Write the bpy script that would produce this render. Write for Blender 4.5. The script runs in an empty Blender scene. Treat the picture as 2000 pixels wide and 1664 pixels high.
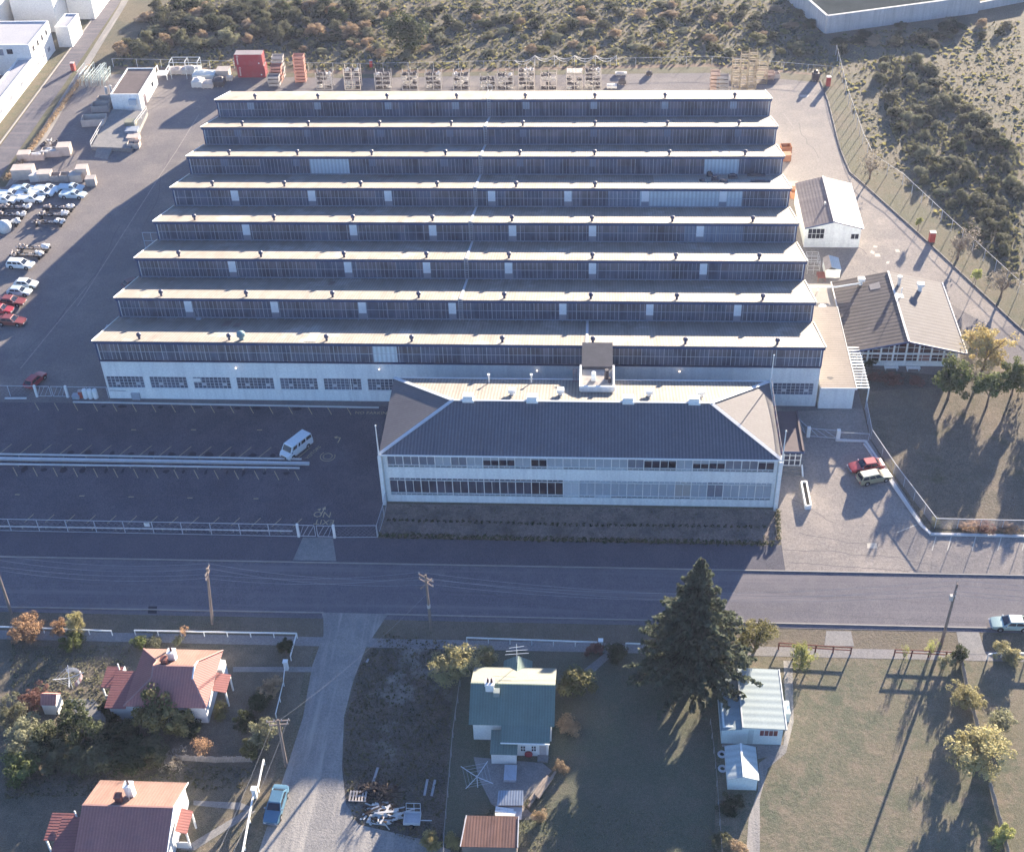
import bpy, math, random
from mathutils import Vector, Matrix
S = bpy.context.scene
COL = S.collection
R = math.radians
random.seed(11)

# ------------------------------------------------------------------ camera
FPX, YAW, PIT, ROL = 2642.08, -0.0768860, 0.6785612, -0.0361046
CAM = Vector((69.2026, -149.7077, 117.1196))
_f = Vector((math.sin(YAW)*math.cos(PIT), math.cos(YAW)*math.cos(PIT), -math.sin(PIT)))
_r0 = Vector((math.cos(YAW), -math.sin(YAW), 0))
_u0 = _r0.cross(_f)
_r = _r0*math.cos(ROL) + _u0*math.sin(ROL)
_u = -_r0*math.sin(ROL) + _u0*math.cos(ROL)
cd = bpy.data.cameras.new('camera'); cam = bpy.data.objects.new('camera', cd); COL.objects.link(cam)
M = Matrix(((_r.x, _u.x, -_f.x, CAM.x), (_r.y, _u.y, -_f.y, CAM.y), (_r.z, _u.z, -_f.z, CAM.z), (0, 0, 0, 1)))
cam.matrix_world = M
cd.sensor_fit = 'HORIZONTAL'; cd.sensor_width = 36; cd.lens = FPX/2000*36
cd.clip_start = 1; cd.clip_end = 5000
S.camera = cam

# ------------------------------------------------------------------ light
SUN_EL, SUN_AZ = R(10.9), R(24.5)
w = bpy.data.worlds.new('World'); S.world = w; w.use_nodes = True
nt = w.node_tree; bg = nt.nodes['Background']
sky = nt.nodes.new('ShaderNodeTexSky'); sky.sky_type = 'NISHITA'; sky.sun_disc = False
sky.sun_elevation = SUN_EL; sky.sun_rotation = SUN_AZ
sky.air_density = 1.0; sky.dust_density = 0.4; sky.ozone_density = 3.4
tint = nt.nodes.new('ShaderNodeMix'); tint.data_type = 'RGBA'; tint.blend_type = 'MULTIPLY'; tint.inputs[0].default_value = 1; tint.inputs[7].default_value = (.94, .97, 1.16, 1)
nt.links.new(sky.outputs[0], tint.inputs[6]); nt.links.new(tint.outputs[2], bg.inputs[0]); bg.inputs[1].default_value = 0.056
sl = bpy.data.lights.new('sun', 'SUN'); sl.energy = 5.0; sl.angle = R(0.5); sl.color = (1.0, 0.85, 0.66)
sun = bpy.data.objects.new('sun', sl); COL.objects.link(sun)
sdir = Vector((math.sin(SUN_AZ)*math.cos(SUN_EL), math.cos(SUN_AZ)*math.cos(SUN_EL), math.sin(SUN_EL)))
sun.rotation_euler = (-sdir).to_track_quat('-Z', 'Y').to_euler(); sun.location = (80, 100, 90)
S.view_settings.view_transform = 'Standard'; S.view_settings.look = 'None'
S.view_settings.exposure = 2.6; S.view_settings.gamma = 1

# ------------------------------------------------------------------ survey helpers: photo point -> place in the world
def _ray(u, v): return _r*((u-1000)/FPX) + _u*((832-v)/FPX) + _f
def G(u, v, h=0.0):
    d = _ray(u, v); t = (h-CAM.z)/d.z; return CAM + d*t
def AY(u, v, y):
    d = _ray(u, v); t = (y-CAM.y)/d.y; return CAM + d*t
def AX(u, v, x):
    d = _ray(u, v); t = (x-CAM.x)/d.x; return CAM + d*t
def G2(u, v, h=0.0):
    p = G(u, v, h); return (p.x, p.y)

# ------------------------------------------------------------------ materials
MATS = {}
def _nt(name):
    m = bpy.data.materials.new(name); m.use_nodes = True
    return m, m.node_tree, m.node_tree.nodes['Principled BSDF']
def _noise(t, scale, detail=4, rough=.6, coord='Object', stretch=None):
    tc = t.nodes.new('ShaderNodeTexCoord'); n = t.nodes.new('ShaderNodeTexNoise')
    n.inputs['Scale'].default_value = scale; n.inputs['Detail'].default_value = detail; n.inputs['Roughness'].default_value = rough
    if stretch:
        mp = t.nodes.new('ShaderNodeMapping'); mp.inputs['Scale'].default_value = stretch
        t.links.new(tc.outputs[coord], mp.inputs[0]); t.links.new(mp.outputs[0], n.inputs['Vector'])
    else: t.links.new(tc.outputs[coord], n.inputs['Vector'])
    return n
def _mix(t, fac, a, b, blend='MIX'):
    m = t.nodes.new('ShaderNodeMix'); m.data_type = 'RGBA'; m.blend_type = blend
    for s, v in ((0, fac), (6, a), (7, b)):
        if hasattr(v, 'is_output') or isinstance(v, bpy.types.NodeSocket): t.links.new(v, m.inputs[s])
        elif s == 0: m.inputs[0].default_value = v
        else: m.inputs[s].default_value = (*v, 1)
    return m.outputs[2]
def _ramp(t, src, lo, hi):
    r = t.nodes.new('ShaderNodeMapRange'); r.inputs[1].default_value = lo; r.inputs[2].default_value = hi
    t.links.new(src, r.inputs[0]); return r.outputs[0]
def mat(name, col, rough=.75, var=.18, scale=.6, spec=.25, metal=0, stripe=None, bump=0, streak=None, dirt=None):
    """plain surface with weathering; stripe=(axis, period m, contrast), streak=(colour, amount), dirt=(colour, scale, lo, hi)"""
    if name in MATS: return MATS[name]
    m, t, p = _nt(name)
    a = tuple(c*(1-var) for c in col); b = tuple(min(1, c*(1+var)) for c in col)
    n = _noise(t, scale, 6, .65)
    out = _mix(t, _ramp(t, n.outputs[0], .3, .7), a, b)
    n2 = _noise(t, scale*14, 3, .6)
    out = _mix(t, _ramp(t, n2.outputs[0], .35, .65), out, _mix(t, .5, out, tuple(c*.72 for c in col)))
    if dirt:
        n3 = _noise(t, dirt[1], 5, .7); out = _mix(t, _ramp(t, n3.outputs[0], dirt[2], dirt[3]), out, dirt[0])
    if streak:
        n4 = _noise(t, 1.0, 4, .6, stretch=streak[2] if len(streak) > 2 else (1.6, 1.6, .08))
        out = _mix(t, _ramp(t, n4.outputs[0], .45, .75), out, _mix(t, streak[1], out, streak[0]))
    if stripe:
        tc = t.nodes.new('ShaderNodeTexCoord'); wv = t.nodes.new('ShaderNodeTexWave'); wv.wave_type = 'BANDS'; wv.bands_direction = stripe[0]
        wv.inputs['Scale'].default_value = .31416/stripe[1]; t.links.new(tc.outputs['Object'], wv.inputs['Vector'])
        out = _mix(t, wv.outputs[1], out, _mix(t, stripe[2], out, (0.02, .02, .02)))
        bp = t.nodes.new('ShaderNodeBump'); bp.inputs['Strength'].default_value = .35; bp.inputs['Distance'].default_value = .03
        t.links.new(wv.outputs[1], bp.inputs['Height']); t.links.new(bp.outputs[0], p.inputs['Normal'])
    elif bump:
        bp = t.nodes.new('ShaderNodeBump'); bp.inputs['Strength'].default_value = bump; bp.inputs['Distance'].default_value = .05
        t.links.new(n2.outputs[0], bp.inputs['Height']); t.links.new(bp.outputs[0], p.inputs['Normal'])
    t.links.new(out, p.inputs['Base Color'])
    p.inputs['Roughness'].default_value = rough; p.inputs['Specular IOR Level'].default_value = spec; p.inputs['Metallic'].default_value = metal
    MATS[name] = m; return m
def soil(name, cols, big=.06, mid=.35, fine=3.0, bump=.5, rough=.95, patch=None, lanes=None):
    """ground: three colours laid in patches at three sizes; patch=(colour, scale, lo, hi); lanes=(colour, stretch) worn tracks"""
    if name in MATS: return MATS[name]
    m, t, p = _nt(name)
    a, b, c = cols
    n1 = _noise(t, big, 5, .6); n2 = _noise(t, mid, 5, .65); n3 = _noise(t, fine, 5, .7)
    o = _mix(t, _ramp(t, n1.outputs[0], .35, .65), a, b)
    o = _mix(t, _ramp(t, n2.outputs[0], .45, .68), o, c)
    o = _mix(t, _ramp(t, n3.outputs[0], .35, .7), _mix(t, .35, o, (0, 0, 0)), o)
    n5 = _noise(t, fine*4, 3, .7)
    o = _mix(t, _ramp(t, n5.outputs[0], .3, .7), _mix(t, .22, o, (0, 0, 0)), _mix(t, .10, o, (1, 1, 1)))
    if patch:
        n4 = _noise(t, patch[1], 6, .7); o = _mix(t, _ramp(t, n4.outputs[0], patch[2], patch[3]), o, patch[0])
    if lanes:
        n6 = _noise(t, 1.0, 4, .6, stretch=lanes[1]); o = _mix(t, _ramp(t, n6.outputs[0], .5, .72), o, lanes[0])
    t.links.new(o, p.inputs['Base Color']); p.inputs['Roughness'].default_value = rough; p.inputs['Specular IOR Level'].default_value = .12
    if bump:
        bp = t.nodes.new('ShaderNodeBump'); bp.inputs['Strength'].default_value = bump; bp.inputs['Distance'].default_value = .12
        t.links.new(n3.outputs[0], bp.inputs['Height']); t.links.new(bp.outputs[0], p.inputs['Normal'])
    MATS[name] = m; return m
def leafmat(name, col, var=.35, trans=.32):
    if name in MATS: return MATS[name]
    m, t, p = _nt(name)
    n = _noise(t, .9, 4, .7); oi = t.nodes.new('ShaderNodeObjectInfo')
    a = tuple(c*(1-var) for c in col); b = tuple(c*(1+var) for c in col)
    o = _mix(t, _ramp(t, n.outputs[0], .35, .65), a, b)
    hs = t.nodes.new('ShaderNodeHueSaturation'); t.links.new(o, hs.inputs['Color'])
    t.links.new(_ramp(t, oi.outputs['Random'], -1.2, 2.2), hs.inputs['Value'])
    mr = t.nodes.new('ShaderNodeMapRange'); mr.inputs[3].default_value = .8; mr.inputs[4].default_value = 1.25
    t.links.new(oi.outputs['Random'], mr.inputs[0]); t.links.new(mr.outputs[0], hs.inputs['Value'])
    t.links.new(hs.outputs[0], p.inputs['Base Color']); p.inputs['Roughness'].default_value = .8; p.inputs['Specular IOR Level'].default_value = .15
    tr = t.nodes.new('ShaderNodeBsdfTranslucent'); t.links.new(hs.outputs[0], tr.inputs[0])
    mx = t.nodes.new('ShaderNodeMixShader'); mx.inputs[0].default_value = trans
    t.links.new(p.outputs[0], mx.inputs[1]); t.links.new(tr.outputs[0], mx.inputs[2])
    t.links.new(mx.outputs[0], t.nodes['Material Output'].inputs[0])
    MATS[name] = m; return m
def glassmat(name, col, rough=.12, streakcol=None, spec=.5):
    if name in MATS: return MATS[name]
    m, t, p = _nt(name)
    n = _noise(t, 1.0, 5, .6, stretch=(.35, .35, .25)); n2 = _noise(t, 1, 4, .6, stretch=(2.2, 1, .12))
    o = _mix(t, _ramp(t, n.outputs[0], .35, .65), tuple(c*.6 for c in col), tuple(c*1.4 for c in col))
    if streakcol: o = _mix(t, _ramp(t, n2.outputs[0], .5, .8), o, streakcol)
    t.links.new(o, p.inputs['Base Color']); p.inputs['Roughness'].default_value = rough; p.inputs['Specular IOR Level'].default_value = spec
    MATS[name] = m; return m
def lampmat(name, col, e):
    m, t, p = _nt(name); p.inputs['Emission Color'].default_value = (*col, 1); p.inputs['Emission Strength'].default_value = e; MATS[name] = m; return m

# ------------------------------------------------------------------ mesh builder
class MB:
    def __init__(s): s.v = []; s.f = []; s.m = []
    def add(s, vs, fs, mi=0):
        o = len(s.v); s.v += [tuple(v) for v in vs]
        for f in fs: s.f.append([i+o for i in f]); s.m.append(mi)
        return s
    def quad(s, a, b, c, d, mi=0): return s.add([a, b, c, d], [(0, 1, 2, 3)], mi)
    def poly(s, pts, mi=0): return s.add(pts, [tuple(range(len(pts)))], mi)
    def box(s, x0, y0, z0, x1, y1, z1, mi=0):
        return s.add([(x0,y0,z0),(x1,y0,z0),(x1,y1,z0),(x0,y1,z0),(x0,y0,z1),(x1,y0,z1),(x1,y1,z1),(x0,y1,z1)],
                     [(0,3,2,1),(4,5,6,7),(0,1,5,4),(1,2,6,5),(2,3,7,6),(3,0,4,7)], mi)
    def obox(s, c, sx, sy, sz, rz=0, mi=0, rx=0):
        m = Matrix.Translation(c) @ Matrix.Rotation(rz, 4, 'Z') @ Matrix.Rotation(rx, 4, 'X')
        q = [m @ Vector((a*sx/2, b*sy/2, d*sz/2)) for d in (-1, 1) for a, b in ((-1,-1),(1,-1),(1,1),(-1,1))]
        return s.add(q, [(0,3,2,1),(4,5,6,7),(0,1,5,4),(1,2,6,5),(2,3,7,6),(3,0,4,7)], mi)
    def prism(s, pts, z0, z1, mi=0):
        n = len(pts); a = sum(pts[i][0]*pts[(i+1)%n][1]-pts[(i+1)%n][0]*pts[i][1] for i in range(n))
        if a < 0: pts = pts[::-1]
        vs = [(p[0], p[1], z0) for p in pts]+[(p[0], p[1], z1) for p in pts]
        return s.add(vs, [tuple(range(n))[::-1], tuple(range(n, 2*n))]+[(i, (i+1)%n, n+(i+1)%n, n+i) for i in range(n)], mi)
    def slab(s, pts, th, mi=0):
        """a flat plate (3 or 4 points in space) given thickness downwards along its normal"""
        p = [Vector(q) for q in pts]; nn = (p[1]-p[0]).cross(p[2]-p[0]).normalized()
        if nn.z < 0: p = p[::-1]; nn = -nn
        n = len(p); vs = [q-nn*th for q in p]+p
        return s.add(vs, [tuple(range(n))[::-1], tuple(range(n, 2*n))]+[(i, (i+1)%n, n+(i+1)%n, n+i) for i in range(n)], mi)
    def bar(s, a, b, w, h=None, mi=0):
        a = Vector(a); b = Vector(b); d = (b-a); L = d.length
        if L < 1e-6: return s
        d /= L; h = h or w
        sd = d.cross(Vector((0,0,1))); sd = Vector((1,0,0)) if sd.length < 1e-4 else sd.normalized(); up = sd.cross(d)
        q = []
        for e in (a, b):
            for i, j in ((-1,-1),(1,-1),(1,1),(-1,1)): q.append(e+sd*(i*w/2)+up*(j*h/2))
        return s.add(q, [(0,1,2,3),(7,6,5,4),(0,4,5,1),(1,5,6,2),(2,6,7,3),(3,7,4,0)], mi)
    def tube(s, pts, rads, n=8, mi=0, cap=True):
        pts = [Vector(p) for p in pts]
        if not hasattr(rads, '__len__'): rads = [rads]*len(pts)
        rings = []
        for i, p in enumerate(pts):
            d = (pts[min(i+1, len(pts)-1)]-pts[max(i-1, 0)]).normalized()
            sd = d.cross(Vector((0,0,1))); sd = Vector((1,0,0)) if sd.length < 1e-3 else sd.normalized(); up = sd.cross(d)
            rings.append([p+(sd*math.cos(2*math.pi*k/n)+up*math.sin(2*math.pi*k/n))*rads[i] for k in range(n)])
        vs = [v for r in rings for v in r]; fs = []
        for i in range(len(pts)-1):
            for k in range(n): fs.append((i*n+k, i*n+(k+1)%n, (i+1)*n+(k+1)%n, (i+1)*n+k))
        if cap: fs.append(tuple(range(n))[::-1]); fs.append(tuple(range((len(pts)-1)*n, len(pts)*n)))
        return s.add(vs, [f[::-1] for f in fs], mi)
    def lathe(s, c, prof, n=14, mi=0):
        return s.tube([(c[0], c[1], c[2]+z) for r, z in prof], [max(r, .001) for r, z in prof], n, mi)
    def disc(s, c, axis, r, n=14, mi=0):
        a = Vector(axis).normalized(); u = a.orthogonal().normalized(); v = a.cross(u)
        return s.poly([Vector(c)+(u*math.cos(2*math.pi*k/n)+v*math.sin(2*math.pi*k/n))*r for k in range(n)], mi)
    def blob(s, c, rx, ry, rz, seed=0, n=8, m=5, j=.18, mi=0):
        rg = random.Random(seed); vs = [(c[0], c[1], c[2]-rz)]
        for i in range(1, m):
            ph = math.pi*i/m
            for k in range(n):
                q = 1+rg.uniform(-j, j); a = 2*math.pi*k/n
                vs.append((c[0]+rx*q*math.sin(ph)*math.cos(a), c[1]+ry*q*math.sin(ph)*math.sin(a), c[2]-rz*q*math.cos(ph)))
        vs.append((c[0], c[1], c[2]+rz)); L = len(vs)-1; fs = []
        for k in range(n): fs.append((0, 1+(k+1)%n, 1+k)); fs.append((L, L-n+k, L-n+(k+1)%n))
        for i in range(m-2):
            for k in range(n): fs.append((1+i*n+k, 1+i*n+(k+1)%n, 1+(i+1)*n+(k+1)%n, 1+(i+1)*n+k))
        return s.add(vs, fs, mi)
    def build(s, name, mats, parent=None, origin=None, smooth=None):
        off = Vector((0,0,0)); q = parent
        while q: off += q.location; q = q.parent
        if origin is not None: off = Vector(origin)
        me = bpy.data.meshes.new(name)
        me.from_pydata([(v[0]-off.x, v[1]-off.y, v[2]-off.z) for v in s.v], [], s.f)
        if not isinstance(mats, (list, tuple)): mats = [mats]
        for m in mats: me.materials.append(m)
        if len(mats) > 1: me.polygons.foreach_set('material_index', s.m)
        if smooth is not None:
            me.polygons.foreach_set('use_smooth', [True]*len(me.polygons))
            me.set_sharp_from_angle(angle=R(smooth))
        me.update()
        o = bpy.data.objects.new(name, me); COL.objects.link(o)
        if parent: o.parent = parent
        elif origin is not None: o.location = off
        return o
def tag(o, label=None, cat=None, group=None, kind=None):
    if label: o['label'] = label
    if cat: o['category'] = cat
    if group: o['group'] = group
    if kind: o['kind'] = kind
    return o
def thing(name, loc, label, cat, group=None):
    o = bpy.data.objects.new(name, None); COL.objects.link(o); o.location = loc; o.empty_display_size = .2
    return tag(o, label, cat, group)
def copy_tree(o, parent=None):
    c = o.copy(); COL.objects.link(c); c.parent = parent
    for ch in [k for k in KIDS.get(o.name, [])]: 
        d = copy_tree(ch, c); KIDS.setdefault(c.name, []).append(d)
    return c
KIDS = {}
def note(root):
    """remember the children of a finished thing so it can be copied"""
    for ob in list(COL.objects):
        if ob.parent is not None and ob not in KIDS.setdefault(ob.parent.name, []): KIDS[ob.parent.name].append(ob)
def struct(name, mb, mats, origin=None):
    o = mb.build(name, mats, None, origin); o['kind'] = 'structure'; return o
def sheet(name, pts, z, m):
    a = sum(pts[i][0]*pts[(i+1)%len(pts)][1]-pts[(i+1)%len(pts)][0]*pts[i][1] for i in range(len(pts)))
    if a < 0: pts = pts[::-1]
    return struct(name, MB().poly([(p[0], p[1], z) for p in pts]), m)
def P2(*uv): return [G2(u, v) for u, v in uv]
def text_mb(mb, txt, place, size, mi=0):
    """flat lettering; place maps (x, y) of the letters to a point in the world"""
    cu = bpy.data.curves.new('lettering', 'FONT'); cu.body = txt; cu.size = size; cu.align_x = 'CENTER'; cu.align_y = 'CENTER'; cu.resolution_u = 2
    ob = bpy.data.objects.new('lettering', cu); COL.objects.link(ob)
    dg = bpy.context.evaluated_depsgraph_get(); me = ob.evaluated_get(dg).to_mesh()
    mb.add([place(v.co.x, v.co.y) for v in me.vertices], [tuple(p.vertices) for p in me.polygons], mi)
    ob.evaluated_get(dg).to_mesh_clear(); bpy.data.objects.remove(ob); bpy.data.curves.remove(cu)
# ------------------------------------------------------------------ the setting
ASPH = soil('yard_asphalt', [(.185,.162,.162), (.135,.122,.132), (.25,.218,.20)], .035, .12, 2.5, .15, patch=((.10,.092,.108), .09, .58, .78))
FORE = soil('forecourt_asphalt', [(.30,.262,.235), (.225,.20,.19), (.37,.318,.275)], .05, .2, 2.5, .15, patch=((.16,.148,.155), .16, .62, .8))
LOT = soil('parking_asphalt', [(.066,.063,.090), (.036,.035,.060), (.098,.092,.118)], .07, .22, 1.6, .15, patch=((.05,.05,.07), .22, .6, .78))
ROAD = soil('road_asphalt', [(.124,.115,.138), (.10,.095,.122), (.15,.138,.156)], .03, .5, 3.5, .1, lanes=((.185,.17,.182), (.02, .8, 1)))
GRAVEL = soil('gravel', [(.30,.285,.27), (.24,.23,.225), (.36,.335,.30)], .08, .3, 4.0, .4, lanes=((.40,.37,.33), (.9, .05, 1)))
CONC = soil('concrete', [(.27,.26,.25), (.23,.225,.22), (.32,.305,.285)], .3, .9, 5, .1)
WILD = soil('scrub_ground', [(.145,.118,.062), (.088,.088,.044), (.185,.142,.078)], .05, .16, 1.2, .45)
DRY = soil('dry_lawn', [(.15,.115,.07), (.075,.073,.036), (.21,.16,.105)], .09, .35, 2.2, .6)
FIELD = soil('paddock_grass', [(.165,.137,.076), (.075,.092,.040), (.215,.165,.105)], .16, .6, 2.2, .4, patch=((.36,.30,.24), .4, .66, .76))
LAWN = soil('lawn_grass', [(.07,.088,.038), (.085,.088,.042), (.125,.105,.058)], .09, .3, 2.5, .6)
OFFL = soil('office_lawn', [(.28,.21,.18), (.215,.168,.14), (.095,.082,.066)], .15, .45, 2.2, .5)
LOTW = soil('vacant_lot_weeds', [(.10,.078,.052), (.052,.05,.03), (.145,.11,.075)], .12, .45, 1.6, .9, patch=((.30,.28,.255), .13, .54, .68))
SOIL = soil('garden_soil', [(.075,.058,.042), (.055,.05,.03), (.115,.088,.058)], .15, .5, 2.0, .8)
GREENV = soil('verge_grass', [(.115,.11,.045), (.15,.115,.062), (.085,.09,.036)], .12, .5, 2.5, .5)
RUST = soil('dead_grass', [(.26,.15,.085), (.2,.13,.075), (.15,.105,.06)], .3, .9, 2.0, .7)
WHITE = mat('white_paint', (.86,.87,.84), .5, .06, .5, .35)
WALLW = mat('white_wall', (.87,.89,.86), .7, .05, .25, .2, streak=((.45,.46,.48), .35))
YLINE = mat('faded_line_paint', (.42,.36,.24), .8, .25, 1.2, .2)
KERBW = mat('white_kerb', (.62,.61,.6), .7, .12, .8, .2)
KERBG = mat('grey_kerb', (.30,.285,.27), .8, .15, .8, .2)

sheet('ground', [(-560,-420),(760,-420),(760,900),(-560,900)], 0, WILD)
yard = P2((215,146),(700,154),(1390,139),(1602,158),(1618,200),(1640,290),(1660,337),(1700,372),(1800,462),(1985,635)) + [(146,-6),(146,-12),(-90,-12),(-90,40)] + P2((-60,390),(20,330),(150,165))
sheet('yard', yard, .012, ASPH)
sheet('yard', [(100.2,27.3),(100.2,88),(96,104)] + P2((1520,168),(1600,160),(1616,200),(1638,290),(1658,338),(1698,373),(1798,463),(1983,636)) + [(128.5,19.5),(122.3,27.5),(105.4,27.5)], .0145, FORE)
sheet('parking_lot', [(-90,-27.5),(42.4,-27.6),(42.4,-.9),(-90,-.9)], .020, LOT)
fore = P2((1516,806),(1690,797),(1700,862),(1815,1040)) + [(112,-25.5),(150,-25.6),(150,-32.1),(92.6,-32.1),(92.6,-10)]
sheet('forecourt', fore, .028, FORE)
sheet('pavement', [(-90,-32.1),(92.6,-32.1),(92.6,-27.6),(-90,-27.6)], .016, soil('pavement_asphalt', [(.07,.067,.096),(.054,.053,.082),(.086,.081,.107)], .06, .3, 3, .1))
sheet('road', [(-200,-41.4),(330,-41.4),(330,-32.2),(-200,-32.2)], .024, ROAD)
sheet('road', P2((628,1196),(760,1199),(735,1225),(636,1225)), .030, GRAVEL)
sheet('driveway', P2((572,1094),(657,1096),(650,1050),(592,1049)), .034, CONC)
ys = -46.9
sheet('verge', [(-200,-44.3),(330,-44.3),(330,-41.5),(-200,-41.5)], .014, soil('roadside_verge', [(.135,.105,.066),(.105,.092,.045),(.17,.13,.085)], .15, .5, 2.5, .6))
sheet('footpath', [(-200,-45.7),(330,-45.7),(330,-44.3),(-200,-44.3)], .022, soil('footpath_asphalt', [(.27,.255,.25),(.24,.23,.23),(.31,.29,.275)], .2, .8, 4, .1))
lane = P2((632,1203),(752,1208),(716,1262),(690,1330),(672,1400),(668,1500),(676,1570),(700,1610),(830,1640),(880,1660),(880,1720),(470,1720),(505,1664),(560,1500),(592,1400),(610,1300),(632,1240))
sheet('gravel_lane', lane, .036, GRAVEL)
sheet('driveway', P2((1614,1232),(1662,1233),(1668,1262),(1610,1262)), .034, CONC)
sheet('driveway', P2((1868,1234),(1912,1235),(1925,1278),(1876,1278)), .034, CONC)
# gardens south of the road
sheet('garden', [(-120,-45.8)] + [G2(620,1247), G2(590,1330), G2(580,1400), G2(540,1500), G2(470,1720)] + [(-120,-110)], .006, DRY)
sheet('vacant_lot', P2((745,1225),(905,1252),(885,1330),(865,1664),(865,1720),(700,1720),(680,1600),(668,1500),(675,1400),(700,1300)), .008, LOTW)
sheet('lawn', P2((905,1252),(1410,1262),(1404,1420),(1400,1480),(1395,1664),(1390,1760),(860,1760),(870,1600),(885,1330)), .010, LAWN)
sheet('paddock', P2((1412,1262),(1990,1275),(2300,1290),(2300,1760),(1390,1760),(1396,1600),(1402,1450)), .010, FIELD)
sheet('path', P2((1530,1290),(1548,1290),(1550,1410),(1535,1470),(1500,1500),(1484,1560),(1484,1720),(1454,1720),(1462,1600),(1480,1545),(1482,1490),(1530,1455),(1535,1400)), .018, GRAVEL)
sheet('path', P2((925,1478),(1060,1490),(1078,1505),(1020,1570),(1050,1600),(1010,1600),(960,1570),(935,1520)), .018, CONC)
sheet('path', P2((378,1563),(470,1567),(490,1575),(488,1583),(378,1572)), .016, CONC)
sheet('path', P2((480,1582),(500,1584),(380,1660),(350,1660)), .018, CONC)
sheet('path', P2((455,1302),(612,1302),(610,1312),(455,1312)), .016, CONC)
sheet('path', P2((1130,1316),(1190,1268),(1204,1272),(1146,1326)), .016, CONC)
sheet('path', P2((135,1365),(185,1365),(210,1410),(150,1395)), .016, CONC)
# office lawn and its low edges
sheet('lawn', P2((754,984),(1512,996),(1520,1062),(741,1049)), .040, OFFL)
sheet('lawn', P2((1672,748),(1690,740),(1880,735),(2030,745),(2300,790),(2300,1037),(1990,1036),(1815,1034),(1760,955),(1700,860)), .040, soil('canteen_lawn', [(.14,.105,.066),(.10,.085,.048),(.19,.14,.09)], .1, .35, 2.2, .6, patch=((.075,.078,.035), .11, .55, .7)))
sheet('lawn', P2((1866,634),(1908,664),(1990,728),(2300,960),(2300,790),(2030,745),(1882,736)), .036, MATS['canteen_lawn'])
sheet('garden_bed', P2((1690,720),(1850,735),(1850,755),(1700,765)), .046, SOIL)
# right-hand verge beyond the yard kerb
vr = P2((1604,140),(1618,200),(1640,290),(1660,337),(1700,372),(1800,462),(1985,635)); vo = P2((2060,640),(1855,455),(1760,365),(1700,325),(1682,280),(1650,190),(1632,120))
sheet('verge', vr+vo, .020, GREENV)
sheet('verge', P2((1612,150),(1604,162),(1390,143),(700,152),(215,146),(222,136),(700,146),(1390,131)), .018, GREENV)
sheet('dead_grass_strip', P2((222,137),(700,147),(1390,132),(1612,152),(1612,146),(1390,125),(700,139),(224,130)), .014, RUST)
# neighbour's street, top left
sheet('road', P2((-60,370),(-15,370),(228,15),(262,-40),(233,-40),(200,12)), .018, ROAD)
sheet('verge', P2((-12,366),(10,366),(236,15),(255,-20),(228,15)), .014, GREENV)
sheet('gravel_path', P2((10,366),(45,350),(160,152),(245,12),(268,-30),(252,-30),(231,15)), .016, GRAVEL)
sheet('verge', P2((-60,360),(200,12),(232,-40),(215,-40),(140,60),(100,110),(-60,300)), .012, GREENV)

k = MB()
def kerb(pts, m, h=.13, wd=.16):
    b = MB()
    for a, c in zip(pts[:-1], pts[1:]): b.bar((a[0], a[1], h/2-.002), (c[0], c[1], h/2-.002), wd, h)
    return struct('kerb', b, m)
kerb([(-200,-32.15),(330,-32.15)], KERBG); kerb([(-200,-41.45),G2(632,1197)], KERBG); kerb([G2(752,1200),(330,-41.45)], KERBG)
kerb(P2((1602,158),(1618,200),(1640,290),(1660,337),(1700,372),(1800,462),(1985,635),(2150,780)), mat('dark_kerb', (.10,.095,.10), .8, .2), .16, .2)
kerb(P2((-60,361),(200,12),(232,-40)), KERBG, .15, .3)
kerb(P2((143,786),(420,791),(740,797)), KERBW, .16, .22)
kerb(P2((10,779),(52,779)), KERBW, .2, .25)
kerb(P2((1632,861),(1690,863),(1800,1028),(1818,1044),(1990,1048),(2300,1060)), KERBW, .22, .35)
kerb(P2((1687,868),(1797,1026)), KERBW, .22, .2)

# painted markings
mk = MB()
def line(m_, a, b, wd=.10, z=.026):
    a = Vector((a[0], a[1], z)); b = Vector((b[0], b[1], z)); d = (b-a).normalized(); s = Vector((-d.y, d.x, 0))*wd/2
    m_.quad(a-s, b-s, b+s, a+s)
for i in range(-2, 15): line(mk, G2(144+38.1*i, 788+.55*i), G2(152.5+38.1*i, 803+.55*i))
for i in range(-3, 14): line(mk, G2(36+39*i, 888.5+.5*i), G2(62+39*i, 868+.5*i))
line(mk, G2(583, 894), G2(606, 874))
for i in range(-1, 15): line(mk, G2(25+39.3*i, 912.5+.6*i), G2(34+39.3*i, 930+.6*i))
for i in range(0, 14): line(mk, G2(48+40.3*i, 1020+.7*i), G2(66+40.3*i, 1004+.7*i))
for u, v in ((156,838.5),(261,839.5),(378,839.5),(507,840),(34,966),(160,968.5),(256,970.5),(371,972.5),(500,974)): line(mk, G2(u-5, v), G2(u+5, v+.1), .16)
for r0 in (.62, 1.0):
    c = G(640, 891.5); n = 28
    for i in range(n if r0 < .9 else 20):
        a, b = [2*math.pi*(j+(0 if r0 < .9 else 10))/n for j in (i, i+1)]
        line(mk, (c.x+r0*math.cos(a), c.y+r0*math.sin(a)), (c.x+r0*math.cos(b), c.y+r0*math.sin(b)), .10)
def lay(c, ang, z=.026):
    c = Vector((c[0], c[1], z)); e = Vector((math.cos(ang), math.sin(ang), 0)); f = Vector((-math.sin(ang), math.cos(ang), 0))
    return lambda x, y: c+e*x+f*y
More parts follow.
